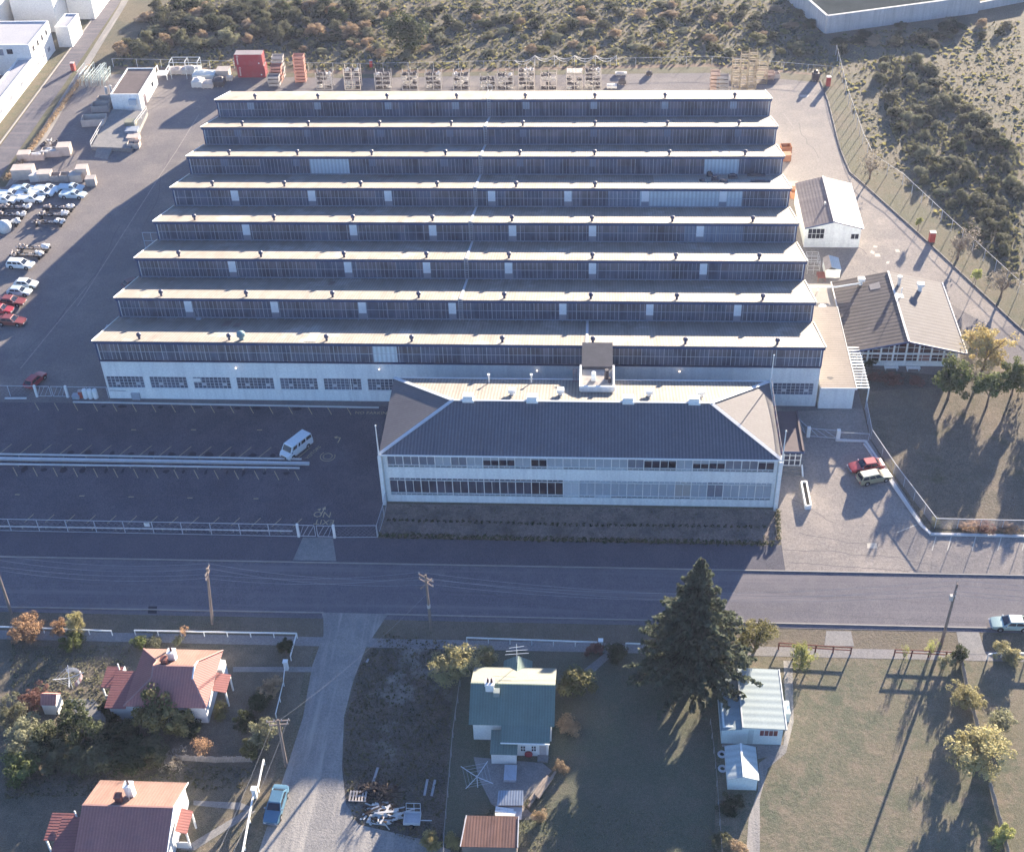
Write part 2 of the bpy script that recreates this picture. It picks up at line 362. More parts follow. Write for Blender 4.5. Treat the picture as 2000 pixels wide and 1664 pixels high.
def arrow(c, ang, turn):
    L = lay(c, ang)
    mk.quad(L(-.07,-.9), L(.07,-.9), L(.07,.1), L(-.07,.1))
    if turn:
        mk.quad(L(-.5,.1), L(.07,.1), L(.07,.26), L(-.5,.26)); mk.poly([L(-.5,-.12), L(-.5,.48), L(-.95,.18)])
    else: mk.poly([L(-.28,.1), L(.28,.1), L(0,.7)])
arrow(G2(664, 857), R(-10), True); arrow(G2(632, 996), R(-12), False)
L_ = lay(G2(629, 997), R(-12)); mk.poly([L_(-.25,-.2), L_(-.25,.35), L_(-.7,.08)])
text_mb(mk, 'NO', lay(G2(629.5, 1004.5), math.pi+R(-2)), 1.5); text_mb(mk, 'EXIT', lay(G2(633, 1019.5), math.pi+R(-2)), 1.3)
text_mb(mk, 'NO PARKING', lay(G2(729, 807), R(0)), .85)
text_mb(mk, 'VISITORS', lay(G2(612, 884), R(62)), .75)
struct('line_marking', mk, YLINE)
mk = MB()
for u in (1828, 1858, 1906, 1956, 2004): line(mk, G2(u, 1048), G2(u-7.5, 1075), .12, .034)
line(mk, G2(1815, 1046), G2(2100, 1052), .1, .034); line(mk, G2(1790, 1025), G2(1752, 1040), .12, .034)
struct('line_marking', mk, mat('pale_line_paint', (.52,.49,.42), .8, .2, 1.2, .2))
# oil stains under the parked-car bays, manholes and patches
st = MB()
rg = random.Random(5)
def stain(c, rx, ry, z=.0235, b=st):
    n = 12; b.poly([(c[0]+rx*rg.uniform(.6,1.1)*math.cos(2*math.pi*i/n), c[1]+ry*rg.uniform(.6,1.1)*math.sin(2*math.pi*i/n), z) for i in range(n)])
for i in range(0, 14):
    if i > 1: stain(G2(58+39.3*i+rg.uniform(-5,5), 884+.5*i), rg.uniform(.3,.85), rg.uniform(.4,.9))
    stain(G2(46+39.3*i+rg.uniform(-5,5), 917+.6*i), rg.uniform(.2,.6), rg.uniform(.4,.8))
    if rg.random() < .7: stain(G2(160+38.1*i+rg.uniform(-5,5), 793+.55*i), rg.uniform(.4,1.0), rg.uniform(.2,.5))
    if rg.random() < .6: stain(G2(30+40*i, 1027+.6*i), rg.uniform(.4,1.4), rg.uniform(.15,.3))
struct('oil_stain', st, mat('oil_stain', (.022,.022,.036), .7, .2, 1.5))
pv = MB()
def patch(pts, z): pv.poly([(*G2(u, v), z) for u, v in pts])
patch([(290,1184),(307,1184),(306,1198),(289,1198)], .032)
struct('road_patch', pv, mat('dark_patch', (.035,.035,.045), .8, .2, 1.5))
pv = MB()
patch([(1693,1061),(1712,1061),(1714,1071),(1694,1071)], .036); patch([(1748,487),(1756,488),(1758,493),(1750,493)], .02)
patch([(1702,489),(1709,493),(1706,497),(1699,494)], .02); patch([(1708,496),(1718,496),(1720,502),(1709,502)], .02); patch([(1706,480),(1714,481),(1713,484),(1706,484)], .02)
patch([(1732,487+24),(1738,511),(1736,516),(1730,515)], .02); patch([(1562,186),(1580,186),(1578,190),(1563,190)], .02)
struct('manhole_cover', pv, mat('pale_patch', (.44,.41,.36), .8, .2, 1.5))
# narrow cracks / joint lines on the left yard and right yard
jl = MB()
for a, b in (((388,225),(346,293)),((346,293),(318,335)),((318,335),(150,600)),((1530,222),(1552,252)),((40,720),(170,560))): line(jl, G2(*a), G2(*b), .16, .017)
struct('yard_joint', jl, mat('joint_line', (.30,.27,.25), .9, .3, 1.5))

# wandering cracks and tar seams in the paving
ck = MB(); rg = random.Random(17)
def crack(u, v, du, dv, n, wd, z):
    p = (u, v)
    for i in range(n):
        q = (p[0]+du+rg.uniform(-6,6), p[1]+dv+rg.uniform(-2.5,2.5)); line(ck, G2(*p), G2(*q), wd, z); p = q
for u, v, du, dv, n in ((1520,1072,14,1,22),(1540,1098,15,.6,18),(1560,1040,13,3,12),(1545,975,10,6,8)): crack(u, v, du, dv, n, .07, .033)
for u, v, du, dv, n in ((1020,1180,14,1.5,14),(480,1120,18,.3,22),(860,1155,16,2,12),(1450,1150,18,1,26),(1420,1185,18,1,28),(60,1140,17,.4,14)): crack(u, v, du, dv, n, .07, .029)
for u, v, du, dv, n in ((30,700,9,-8,14),(110,640,8,-12,16),(330,300,-5,16,10),(1560,240,6,9,8),(1600,420,9,6,12),(1690,520,10,5,10)): crack(u, v, du, dv, n, .09, .0165)
for u, v, du, dv, n in ((60,860,16,-1,22),(200,965,16,1,22),(640,940,4,9,9),(560,860,6,6,6)): crack(u, v, du, dv, n, .07, .0245)
struct('paving_crack', ck, mat('tar_seam', (.11,.10,.108), .85, .3, 1.5))
# ------------------------------------------------------------------ the saw-tooth factory
PITCH, EZ, VZ, NB = 10.795, 10.3, 6.75, 8
CREAM = mat('cream_roof', (.27,.25,.222), .75, .07, .15, .15, stripe=('X', .40, .22), streak=((.15,.115,.095), .55, (.7, .07, .5)), dirt=((.33,.315,.29), .12, .55, .62))
NEWROOF = mat('new_roof_sheets', (.31,.30,.275), .7, .04, .3, .15, stripe=('X', .40, .12))
BLUE = mat('blue_trim', (.035,.07,.17), .5, .15, .7, .4)
SASHG = glassmat('sash_glass', (.098,.113,.155), .28, (.22,.24,.29), .6)
SASH_REFL = glassmat('roof_reflection_glass', (.155,.14,.155), .3, (.28,.27,.30), .5)  # brown tone paints the sunlit roof's reflection into the upper panes
MULL = mat('grey_sash_bar', (.56,.60,.64), .6, .12, .8)
PALEG = mat('fibreglass_panel', (.68,.76,.78), .5, .1, .6, .3, stripe=('X', .62, .25))
SEMIP = mat('clouded_panel', (.27,.32,.40), .4, .2, .5, .3, stripe=('X', .62, .3))
LOUV = mat('white_louvre', (.90,.92,.90), .6, .05, .8)
LOUVG = mat('grey_louvre_foot', (.33,.35,.40), .6, .08, .8)
VENT = mat('blue_vent_metal', (.045,.06,.12), .5, .2, .9, .3)
GUT = mat('pale_gutter', (.36,.40,.45), .6, .12, .8)
fac = thing('sawtooth_factory', (0,0,0), 'long white factory under eight saw-tooth roofs with dark glazed bands', 'factory')
wl = MB()
side = []
for k in range(NB):
    y0 = k*PITCH
    side += [(y0+.3, EZ-.35), (y0+PITCH+.3, VZ-.12)]
for xx in (0.0, 100.0):
    for k in range(NB):
        y0 = k*PITCH; a = xx; b = xx+.25 if xx < 1 else xx-.25
        pr = [(y0+.3,0),(y0+PITCH+.3,0),(y0+PITCH+.3,VZ-.12),(y0+.3,EZ-.32)]
        vs = [(a,*p) for p in pr]+[(b,*p) for p in pr]
        wl.add(vs, [(0,1,2,3),(7,6,5,4),(0,4,5,1),(1,5,6,2),(2,6,7,3),(3,7,4,0)])
wl.box(.26,8*PITCH+.05,0,99.74,8*PITCH+.28,VZ-.12)
# front wall with window openings
WN = [5.9*0 for _ in range(1)]
wx = []
for i in range(16): wx.append((.25+6.22*i, .25+6.22*i+5.3))
wx[15] = (93.9, 99.4)
ZW0, ZW1, ZT = 1.95, 3.95, VZ-.05
px = .26
wl.box(.26,.3,0,99.74,.55,ZW0); wl.box(.26,.3,ZW1,99.74,.55,ZT)
for a, b in wx:
    if a > px: wl.box(px,.3,ZW0,a,.55,ZW1)
    px = b
if px < 99.74: wl.box(px,.3,ZW0,99.74,.55,ZW1)
for xj in (35.1, 50.2): wl.box(xj,.26,0,xj+.12,.31,ZT)
wall = wl.build('wall', WALLW, fac)
for i, (a, b) in enumerate(wx):
    if 8 <= i < 15: continue
    p = MB(); p.box(a,.44,ZW0,b,.47,ZW1)
    wn = p.build('window', SASHG, fac)
    f = MB(); n = 9
    for j in range(n+1):
        x = a+(b-a)*j/n; f.box(x-.035,.36,ZW0,x+.035,.438,ZW1)
    for j in range(5):
        z = ZW0+(ZW1-ZW0)*j/4; f.box(a,.345,z-.03,b,.355,z+.03)
    for j in (2, 7):   # small tilted opening panes
        x0, x1 = a+(b-a)*j/n, a+(b-a)*(j+1)/n
        f.quad((x0,.34,ZW0+.55),(x1,.34,ZW0+.55),(x1,.28,ZW0+1.0),(x0,.28,ZW0+1.0))
    f.build('frame', MULL, wn)
    MB().box(a-.08,.2,ZW0-.14,b+.08,.298,ZW0-.03).build('sill', WHITE, wn)
p = MB(); a, b = wx[2]; p.box(a-.1,.31,3.1,a+1.1,.335,3.75); p.build('signboard', WHITE, fac)
p = MB(); p.box(3.3,.0,0,4.5,.296,1.1); p.build('meter_box', GUT, fac)
p = MB(); p.tube([(.3,.2,1.5),(2.6,.2,1.45)], .06, 6); p.build('pipe', GUT, fac)
BULB = lampmat('lamp_glow', (1.0,.8,.6), .8)
for u, v in ((461,717.5),(741,719.8),(1049,722.6),(1327,724)):
    q = AY(u, v, .1); p = MB(); p.bar((q.x,.3,q.z+.05),(q.x,-.05,q.z+.12), .05); b = p.build('wall_lamp', WHITE, fac)
    MB().blob((q.x,-.12,q.z+.02), .12,.12,.1, 1).build('bulb', BULB, b)
PAN = {0: [(728,775,'p')], 5: [(606,682,'p'),(1376,1443,'p')], 4: [(1187,1250,'s'),(1250,1449,'p')], 3: [(1337,1451,'s')], 6: [], 7: []}
LV = {4:[452,602,751,953,1102,1253,1405], 3:[474,683,838,994,1150,1360], 2:[446,672,826,986,1150,1367], 1:[361,529,700,876,1092,1262,1434]}
LS = {7:[482,613,751,883,1021,1153,1292,1426], 6:[457,593,736,872,1015,1153,1297,1435], 5:[431,572,720,861,1009,1151]}
VN = {0:[273,448,638,804,981,1158,1339,1519],1:[316,482,650,818,985,1154,1322,1490],2:[350,510,672,833,994,1157,1320,1483],3:[381,536,690,845,1000,1156,1313,1470],
      4:[416,556,705,854,1008,1162],5:[448,581,726,870,1015,1161,1307,1455],6:[473,602,741,881,1021,1162,1303,1443],7:[498,621,756,892,1026,1162,1299,1435]}
EV = [671,588,508,440,374,310,250,196]
GZ0, GZ1, GY = VZ+.12, EZ-.62, .34
def roofz(k, y): return EZ-.02-(y-k*PITCH)*(EZ-VZ)/(PITCH+.3)
rg = random.Random(3)
for k in range(NB):
    y0 = k*PITCH
    r = MB()
    def plate(x0, x1, mi=0, lift=0.0):
        ya, yb = y0-.12, y0+PITCH+.3
        r.slab([(x0,ya,EZ+.04+lift),(x1,ya,EZ+.04+lift),(x1,yb,VZ+lift),(x0,yb,VZ+lift)], .10, mi)
    if k == 4:
        xs = AY(1279, 374, y0).x; plate(-.25, xs); plate(xs, 100.25, 1, .004)
    else: plate(-.25, 100.25)
    rf = r.build('roof', [CREAM, NEWROOF], fac)
    fa = MB(); fa.box(-.24,y0+.02,EZ-.55,100.24,y0+.12,EZ-.1)
    fa.box(-.06,y0+.18,GZ0,.12,y0+.32,EZ-.5); fa.box(99.88,y0+.18,GZ0,100.06,y0+.32,EZ-.5)
    fa.build('fascia', BLUE, fac)
    for xx in (-.30, 100.24): MB().bar((xx+.03,y0-.1,EZ+.08),(xx+.03,y0+PITCH+.2,VZ+.12), .1, .1).build('barge_board', WHITE, rf)
    # glazing in bays; most upper panes wear a painted brown reflection of the roof
    cuts = [.12]+[.12+99.76*i/33 for i in range(1, 33)]+[99.88]
    g = MB(); pans = PAN.get(k, [])
    pr = [(AY(a, EV[k]+15, y0+GY).x, AY(b, EV[k]+15, y0+GY).x, t) for a, b, t in pans]
    edges = sorted(set([c for c in cuts if not any(a-.4 < c < b+.4 for a, b, t in pr)]+[q for a, b, t in pr for q in (a, b)]))
    zm = GZ0+(GZ1-GZ0)*.5
    for a, b in zip(edges[:-1], edges[1:]):
        t = [t for p, q, t in pr if p-.01 <= a and b <= q+.01]
        if t: g.quad((a,y0+GY,GZ0),(b,y0+GY,GZ0),(b,y0+GY,GZ1),(a,y0+GY,GZ1), 2 if t[0] == 'p' else 3)
        else:
            tl = rg.uniform(-.004, .004); hi = 1 if rg.random() < .75 else 0
            g.quad((a,y0+GY+tl,GZ0),(b,y0+GY-tl,GZ0),(b,y0+GY-tl,zm),(a,y0+GY+tl,zm), 0)
            g.quad((a,y0+GY+tl,zm),(b,y0+GY-tl,zm),(b,y0+GY-tl,GZ1),(a,y0+GY+tl,GZ1), hi)
    gl = g.build('clerestory_glazing', [SASHG, SASH_REFL, PALEG, SEMIP], fac)
    m = MB(); n = 165
    for i in range(n+1):
        x = .12+99.76*i/n; wd = .075 if i % 5 == 0 else .042
        if any(a+.1 < x < b-.1 and t == 'p' for a, b, t in pr): continue
        if wd < .05 and rg.random() < .12: continue
        m.box(x-wd/2,y0+GY-.07,GZ0,x+wd/2,y0+GY-.008,GZ1)
    if k < 5: m.box(.12,y0+GY-.06,zm-.025,99.88,y0+GY-.012,zm+.025)
    else: m.box(.12,y0+GY-.06,zm-.02,12,y0+GY-.012,zm+.02)
    m.box(.12,y0+GY-.09,GZ1-.04,99.88,y0+GY-.004,EZ-.56)
    m.build('sash_bars', MULL, gl)
    for u in LV.get(k, []):
        a, b = AY(u, EV[k]+12, y0+.2).x, AY(u+14.5, EV[k]+12, y0+.2).x
        zz = GZ0+(GZ1-GZ0)*.32; p = MB(); p.box(a,y0+.16,zz,b,y0+.25,GZ1+.02); p.box(a,y0+.19,GZ0,b,y0+.25,zz-.004,1); p.build('louvre_panel', [LOUV, LOUVG], fac)
    for u in LS.get(k, []):
        a, b = AY(u, EV[k]+8, y0+.2).x, AY(u+13.5, EV[k]+8, y0+.2).x
        p = MB(); n = 3; zb = GZ1-(GZ1-GZ0)*.5
        for j in range(n):
            p.box(a+(b-a)*j/n+.03,y0+.2,zb,a+(b-a)*(j+1)/n-.03,y0+.25,GZ1+.02)
        p.build('louvre_panel', mat('grey_louvre', (.24,.28,.35), .6, .1) if k < 7 else mat('pale_louvre', (.42,.47,.52), .6, .1), fac)
    # gutter with brackets at the foot of the glazing
    gt = MB()
    if k > 0:
        gt.box(.1,y0+.05,VZ-.02,99.9,y0+.24,VZ+.16)
        for i in range(75): x = .4+99.2*i/74; gt.bar((x,y0+.05,VZ+.05),(x-.12,y0-.42,VZ+.26), .07)
        gt.build('gutter', GUT, fac)
    else:
        gt.box(0,y0+.06,VZ-.04,100,y0+.32,VZ+.1); gt.build('gutter', VENT, fac)
    for u in VN[k]:
        x = AY(u, EV[k]-6, y0+.9).x; y = y0+.95; z = roofz(k, y)
        v = MB(); v.tube([(x,y,z-.1),(x,y,z+.55)], .17, 10); v.tube([(x,y,z+.5),(x,y,z+.6),(x,y,z+.9),(x,y,z+1.05)], [.2,.33,.33,.16], 10)
        v.build('roof_vent', VENT, fac, smooth=40)
q = G(471, 663, 10.2); y = 1.0; z = roofz(0, y); v = MB(); v.tube([(q.x,y,z-.1),(q.x,y,z+.7),(q.x,y,z+.75),(q.x,y,z+1.2),(q.x,y,z+1.45)], [.32,.32,.62,.55,.15], 12)
v.build('roof_vent', mat('green_cowl', (.16,.27,.29), .5, .15), fac, smooth=40)['label'] = 'larger green roof cowl'
# ladder run: up every glazed face and down every roof slope
LX = [1146, 900, 911, 920, 929, 939, 948, 955]
lm = mat('pale_ladder', (.48,.52,.56), .6, .1)
for k in range(NB):
    y0 = k*PITCH; x = AY(LX[k], EV[k]+12, y0+.1).x; l = MB()
    for s in (-.26, .26): l.bar((x+s,y0-.1,VZ+.1),(x+s,y0-.1,EZ+.35), .07)
    for i in range(11): z = VZ+.3+i*.33; l.bar((x-.26,y0-.1,z),(x+.26,y0-.1,z), .05)
    x2 = x if k in (0, 7) else AY(LX[k]+1, EV[k]+12, y0+.1).x; yb = y0+PITCH*.98 if k else y0+3.6
    if k != 0 and k != 7:
        l.bar((x,y0+.1,EZ+.1),(x+.0,yb,roofz(k,yb)+.12), .34, .06)
    elif k == 0:
        l.bar((x,y0+.1,EZ+.1),(x,y0+10.5,roofz(0,y0+10.5)+.12), .34, .06)
    l.build('roof_ladder', lm, fac)
ldr = MB(); x = AY(957, 180, 8*PITCH).x
for s in (-.26, .26): ldr.bar((x+s,7*PITCH+.1,EZ+.1),(x+s,8*PITCH+.4,VZ+.15), .06)
ldr.bar((x-.4,8*PITCH+.4,VZ+.1),(x-.4,8*PITCH+.4,VZ+1.2),.07); ldr.bar((x+.4,8*PITCH+.4,VZ+.1),(x+.4,8*PITCH+.4,VZ+1.2),.07); ldr.bar((x-.4,8*PITCH+.4,VZ+1.2),(x+.4,8*PITCH+.4,VZ+1.2),.07)
ldr.build('roof_ladder', lm, fac)
pt = MB()
for k, (u0, u1, v0, v1) in ((0,(596,618,650,668)),(5,(1392,1425,292,304)),(5,(1428,1450,295,304))):
    y0 = k*PITCH; a = AY(u0, EV[k]-4, y0+1).x; b = AY(u1, EV[k]-4, y0+1).x
    for ya, yb in (((y0+.3), y0+4.6),): pt.slab([(a,ya,roofz(k,ya)+.075),(b,ya,roofz(k,ya)+.075),(b,yb,roofz(k,yb)+.075),(a,yb,roofz(k,yb)+.075)], .02)
pt.build('roof_patch', NEWROOF, fac)
pt = MB()
for k, u0, u1, a_, b_ in ((0,432,446,7,9.5),(0,455,468,6.6,8.4),(4,735,765,8.2,9.6),(4,1085,1105,8,9.4),(1,640,650,7,9)):
    y0 = k*PITCH; a = AY(u0, EV[k]-10, y0+6).x; b = AY(u1, EV[k]-10, y0+6).x
    pt.slab([(a,y0+a_,roofz(k,y0+a_)+.07),(b,y0+a_,roofz(k,y0+a_)+.07),(b,y0+b_,roofz(k,y0+b_)+.07),(a,y0+b_,roofz(k,y0+b_)+.07)], .02)
pt.build('roof_patch', mat('rusty_sheet', (.20,.15,.14), .8, .3), fac)
pt = MB(); q = AY(388, 612, PITCH); pt.bar((q.x,PITCH-.1,VZ+.1),(q.x-.25,PITCH-.3,VZ+1.9),.12); pt.box(q.x-.3,PITCH-1.0,VZ+.1,q.x+.4,PITCH-.2,VZ+.45); pt.build('downpipe', GUT, fac)
pt = MB(); pt.box(-1.4,7.6,0,-.05,8.6,VZ+.3); pt.build('rainwater_duct', GUT, fac)
fr = MB()
q = G(290, 478, 5); 
for a, b in (((-2.6,3*PITCH+.6,7.9),(.2,3*PITCH+.6,7.9)),((-2.6,3*PITCH+.6,5),(-2.6,3*PITCH+.6,7.9)),((-.1,3*PITCH+.6,6),(-.1,3*PITCH+.6,7.9)),((-2.6,3*PITCH+.6,6.4),(-.1,3*PITCH+.6,6.4)),((-1.3,3*PITCH+.6,5),(-1.3,3*PITCH+.6,7.9))): fr.bar(a, b, .08)
fr.build('side_frame', GUT, fac)
# loose equipment left on the new roof sheets of the fifth bay
eqm = mat('dark_machine', (.09,.09,.11), .6, .3, 1.5)
for n, (u, v, w_, d_, h_, lb) in enumerate(((1371,354,.9,.6,.4,'small dark box lying on the pale new factory roof sheets, leftmost'),(1396,353,1.2,1.0,.9,'squat dark machine on the pale new factory roof sheets beside the small dark box'),(1414,355,1.2,.9,.5,'flat dark machine on the pale new roof sheets, third from the left'),(1431,348,1.5,1.1,.7,'largest dark roof unit against the fibreglass panels'),(1386,344,1.0,.8,.8,'dark blob of equipment at the gutter below the pale fibreglass panels'),(1477,344,3.0,.5,.5,'long dark duct by the gutter on the pale factory roof'),(1485,355,3.2,.5,.3,'long dark trough lying on the pale factory roof'))):
    k = 4; y = None
    q = G(u, v, 8.3); y = q.y
    for _ in range(6): q = G(u, v, roofz(k, y)+.06); y = q.y
    e = MB(); z = roofz(k, y)+.05; e.box(q.x-w_/2,y-d_/2,z-.1,q.x+w_/2,y+d_/2,z+h_*.6); e.box(q.x-w_*.3,y-d_*.3,z+h_*.6,q.x+w_*.25,y+d_*.35,z+h_)
    e.tube([(q.x-w_*.45,y-d_*.3,z+h_*.6),(q.x-w_*.45,y-d_*.3,z+h_*1.2)], .06, 6)
    tag(e.build('roof_equipment', eqm, None, (q.x, y, z)), lb, 'equipment', 'equipment on the new factory roof sheets')

# ------------------------------------------------------------------ the office block
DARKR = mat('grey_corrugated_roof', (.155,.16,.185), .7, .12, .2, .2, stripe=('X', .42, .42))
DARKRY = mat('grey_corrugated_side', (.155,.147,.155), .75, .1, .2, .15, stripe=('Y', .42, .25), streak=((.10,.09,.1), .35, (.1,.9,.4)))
SUNLITX = mat('sunlit_back_roof', (.27,.25,.222), .75, .07, .15, .15, stripe=('X', .42, .35), streak=((.15,.115,.095), .4, (.8, .07, .5)))  # sunlit copy of the grey office roof, the light painted in as cream
off = thing('office_building', (67.5,-13,0), 'two-storey white office block with grey hipped roof and long window bands', 'office')
OX0, OX1, OY0, OY1, OZ = 42.75, 92.15, -20.7, -5.6, 8.2
RZ, RX0, RX1, RY = 10.85, 51.2, 84.1, -13.2
ex0, ex1, ey0, ey1 = OX0-.35, OX1+.3, OY0-.5, OY1+.4
b = MB()
NBW = 24; bx0, bx1 = 43.3, 91.75; bw = (bx1-bx0)/NBW
U0, U1, L0, L1 = 5.85, 7.95, 1.15, 4.05
b.box(OX0,OY0,0,OX1,OY0+.3,L0); b.box(OX0,OY0,L1,OX1,OY0+.3,U0); b.box(OX0,OY0,U1,OX1,OY0+.3,OZ)
for xa, xb in ((OX0,bx0),(bx1,OX1)):
    b.box(xa,OY0,L0,xb,OY0+.3,L1); b.box(xa,OY0,U0,xb,OY0+.3,U1)
b.box(OX0,OY0+.3,0,OX0+.3,OY1,OZ); b.box(OX1-.3,OY0+.3,0,OX1,OY1,OZ); b.box(OX0+.3,OY1-.3,0,OX1-.3,OY1,OZ)
b.box(OX0+.3,OY0+.3,4.6,OX1-.3,OY1-.3,4.8)
b.build('wall', WALLW, off)
for xa, xb in ((OX0-.5,OX0-.05),(OX1+.05,OX1+.5)):
    MB().box(xa,OY0-.75,0,xb,OY0+.6,OZ-.1).build('corner_fin', WALLW, off)
r = MB(); c = [(ex0,ey0,OZ+.1),(ex1,ey0,OZ+.1),(ex1,ey1,OZ+.1),(ex0,ey1,OZ+.1)]; e0, e1 = (RX0,RY,RZ), (RX1,RY,RZ)
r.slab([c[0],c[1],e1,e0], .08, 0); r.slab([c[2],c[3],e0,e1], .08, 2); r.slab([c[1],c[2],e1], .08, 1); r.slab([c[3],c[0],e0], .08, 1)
rf = r.build('roof', [DARKR, DARKRY, SUNLITX], off)
capm = mat('pale_ridge_cap', (.52,.55,.57), .6, .06)
for a in (c[0], c[3]): MB().bar((a[0],a[1],a[2]+.06), (e0[0],e0[1],e0[2]+.06), .5, .07).build('hip_capping', capm, rf)
for a in (c[1], c[2]): MB().bar((a[0],a[1],a[2]+.06), (e1[0],e1[1],e1[2]+.06), .5, .07).build('hip_capping', capm, rf)
MB().bar((RX0,RY,RZ+.05),(RX1,RY,RZ+.05), .3, .06).build('ridge_capping', capm, rf)
MB().box(ex0,ey0-.14,OZ-.02,ex1,ey0-.005,OZ+.14).build('gutter', WHITE, rf)
MB().box(ex0,ey1+.005,OZ-.02,ex1,ey1+.14,OZ+.14).build('gutter', WHITE, rf)
BL = {'g': mat('grey_blind', (.20,.22,.27), .5, .2, .5), 'p': mat('pale_blind', (.40,.45,.50), .5, .08, .5), 'w': mat('white_blind', (.58,.62,.64), .5, .05), 'y': mat('beige_blind', (.42,.41,.40), .5, .08), 'd': glassmat('office_glass', (.022,.022,.04), .12, None, .5), 'm': glassmat('office_mid_glass', (.06,.065,.095), .15, (.12,.13,.16), .5)}
UP = 'gggpgp DDpDpppppgDDpDDggDD'.replace(' ', '')   # capital: blind half drawn
LO = 'mmmmmmmmmddWppppppyp gppp'.replace(' ', '')
def bay(i, z0, z1, code, low):
    x0, x1 = bx0+bw*i, bx0+bw*(i+1); y = OY0+.18; g = MB()
    base = {'D': 'd', 'W': 'w'}.get(code, code)
    mats = [BL[base], BL['d'], BL['p']]; zs = z0+.32
    g.quad((x0,y,z0),(x1,y,z0),(x1,y,zs),(x0,y,zs), 1 if (rg.random() < .62 and base in 'gpy') or base == 'd' else 0)
    if code == 'D':
        zc = z0+(z1-z0)*rg.uniform(.5,.68); g.quad((x0,y,zs),(x1,y,zs),(x1,y,zc),(x0,y,zc), 1); g.quad((x0,y,zc),(x1,y,zc),(x1,y,z1),(x0,y,z1), 2)
    else: g.quad((x0,y,zs),(x1,y,zs),(x1,y,z1),(x0,y,z1), 0)
    o = g.build('window', mats, off)
    f = MB(); yf, yb = OY0-.06, OY0+.172
    f.box(x0-.045,yf,z0,x0+.045,yb,z1); 
    if i == NBW-1: f.box(x1-.045,yf,z0,x1+.045,yb,z1)
    f.box(x0+.05,yf+.06,zs-.03,x1-.05,yb,zs+.03); f.box((x0+x1)/2-.028,yf+.08,zs+.03,(x0+x1)/2+.028,yb,z1-(.42 if low else 0))
    for q in (1/3, 2/3): f.box(x0+(x1-x0)*q-.02,yf+.08,z0,x0+(x1-x0)*q+.02,yb,zs-.03)
    if low:
        f.box(x0+.05,yf+.06,z1-.42,x1-.05,yb,z1-.37)
        for q in (1/3, 2/3): f.box(x0+(x1-x0)*q-.02,yf+.08,z1-.37,x0+(x1-x0)*q+.02,yb,z1)
    f.build('frame', WHITE, o)
for i in range(NBW): bay(i, U0, U1, UP[i % len(UP)], False); bay(i, L0, L1, LO[i % len(LO)], True)
def bslope(u, v):   # point of the lit back slope seen at (u, v)
    nn = Vector((0, RZ-OZ-.1, ey1-RY)); d = _ray(u, v); t = (Vector((0, RY, RZ))-CAM).dot(nn)/d.dot(nn); return CAM+d*t
for u in (915, 1040, 1227, 1355):
    q = bslope(u, 781); x = q.x; v_ = MB()
    v_.box(x-.75,RY-.35,RZ-.25,x+.75,RY+.65,RZ+.22); v_.box(x-.6,RY-.2,RZ+.22,x+.6,RY+.55,RZ+.75); v_.box(x-.68,RY-.28,RZ+.755,x+.68,RY+.62,RZ+.82)
    v_.build('roof_cowl', WHITE, off)
for u, v in ((1000,771),(1095,771),(1268,773),(1369,774)):
    q = bslope(u, v); v_ = MB(); v_.tube([q+Vector((0,0,-.2)),q+Vector((0,0,.5))], .3, 10); v_.box(q.x-.45,q.y-.35,q.z+.5,q.x+.45,q.y+.45,q.z+.95); v_.build('roof_cowl', WHITE, off)
for u, v in ((955,748),(1038,748)):
    q = bslope(u, v); v_ = MB(); v_.tube([q+Vector((0,0,-.1)),q+Vector((0,0,1.2))], .1, 8); v_.tube([q+Vector((0,0,1.2)),q+Vector((0,0,1.45))], .2, 8); v_.build('vent_pipe', WHITE, off)
# plant room standing on the back slope
tr = MB(); tx0, tx1, ty0, ty1 = 67.5, 71.8, -9.7, -5.3
tr.box(tx0,ty0,8.3,tx1,ty1,10.1)
for a, b_, c_, d_ in ((tx0-.15,ty0-.15,tx1+.15,ty0+.1),(tx0-.15,ty0+.1,tx0+.1,ty1+.15),(tx1-.1,ty0+.1,tx1+.15,ty1+.15)): tr.box(a,b_,10.0,c_,d_,10.75)
pr_ = tr.build('plant_room', WALLW, off)
MB().box(tx0+.1,ty0+.1,10.1,tx1-.1,ty1,10.16).build('flat_roof', mat('gravel_roof', (.38,.35,.32), .9, .2, 1.5), pr_)
v_ = MB(); v_.box(68.9,-7.9,10.16,69.5,-7.3,11.0); v_.tube([(69.2,-7.6,11),(69.2,-7.6,11.4)], .28, 10); v_.build('roof_cowl', WHITE, pr_)
v_ = MB(); v_.tube([(70.9,-7.3,10.16),(70.9,-7.3,11.6)], .3, 10); v_.tube([(71.3,-8.1,10.16),(71.3,-8.1,10.9)], .18, 8); v_.build('vent_pipe', mat('dark_flue', (.06,.05,.06), .6, .2), pr_)
v_ = MB(); v_.slab([(tx0+.1,ty1+.16,10.5),(tx1-.1,ty1+.16,10.5),(tx1-.1,-.3,10.95),(tx0+.1,-.3,10.95)], .15); v_.box(tx0+.2,ty1+.2,6.5,tx1-.2,-.4,10.4)
v_.build('link_roof', [mat('dark_flat_roof', (.075,.075,.09), .8, .2, .8)], off)
v_ = MB(); x = 67.0
for s in (0, .5): v_.bar((x-s,-6.2,8.0),(x-s,-6.2,10.9), .05)
for i in range(9): v_.bar((x-.5,-6.2,8.2+i*.32),(x,-6.2,8.2+i*.32), .04)
v_.build('ladder', mat('red_ladder', (.22,.10,.10), .6, .2), off)
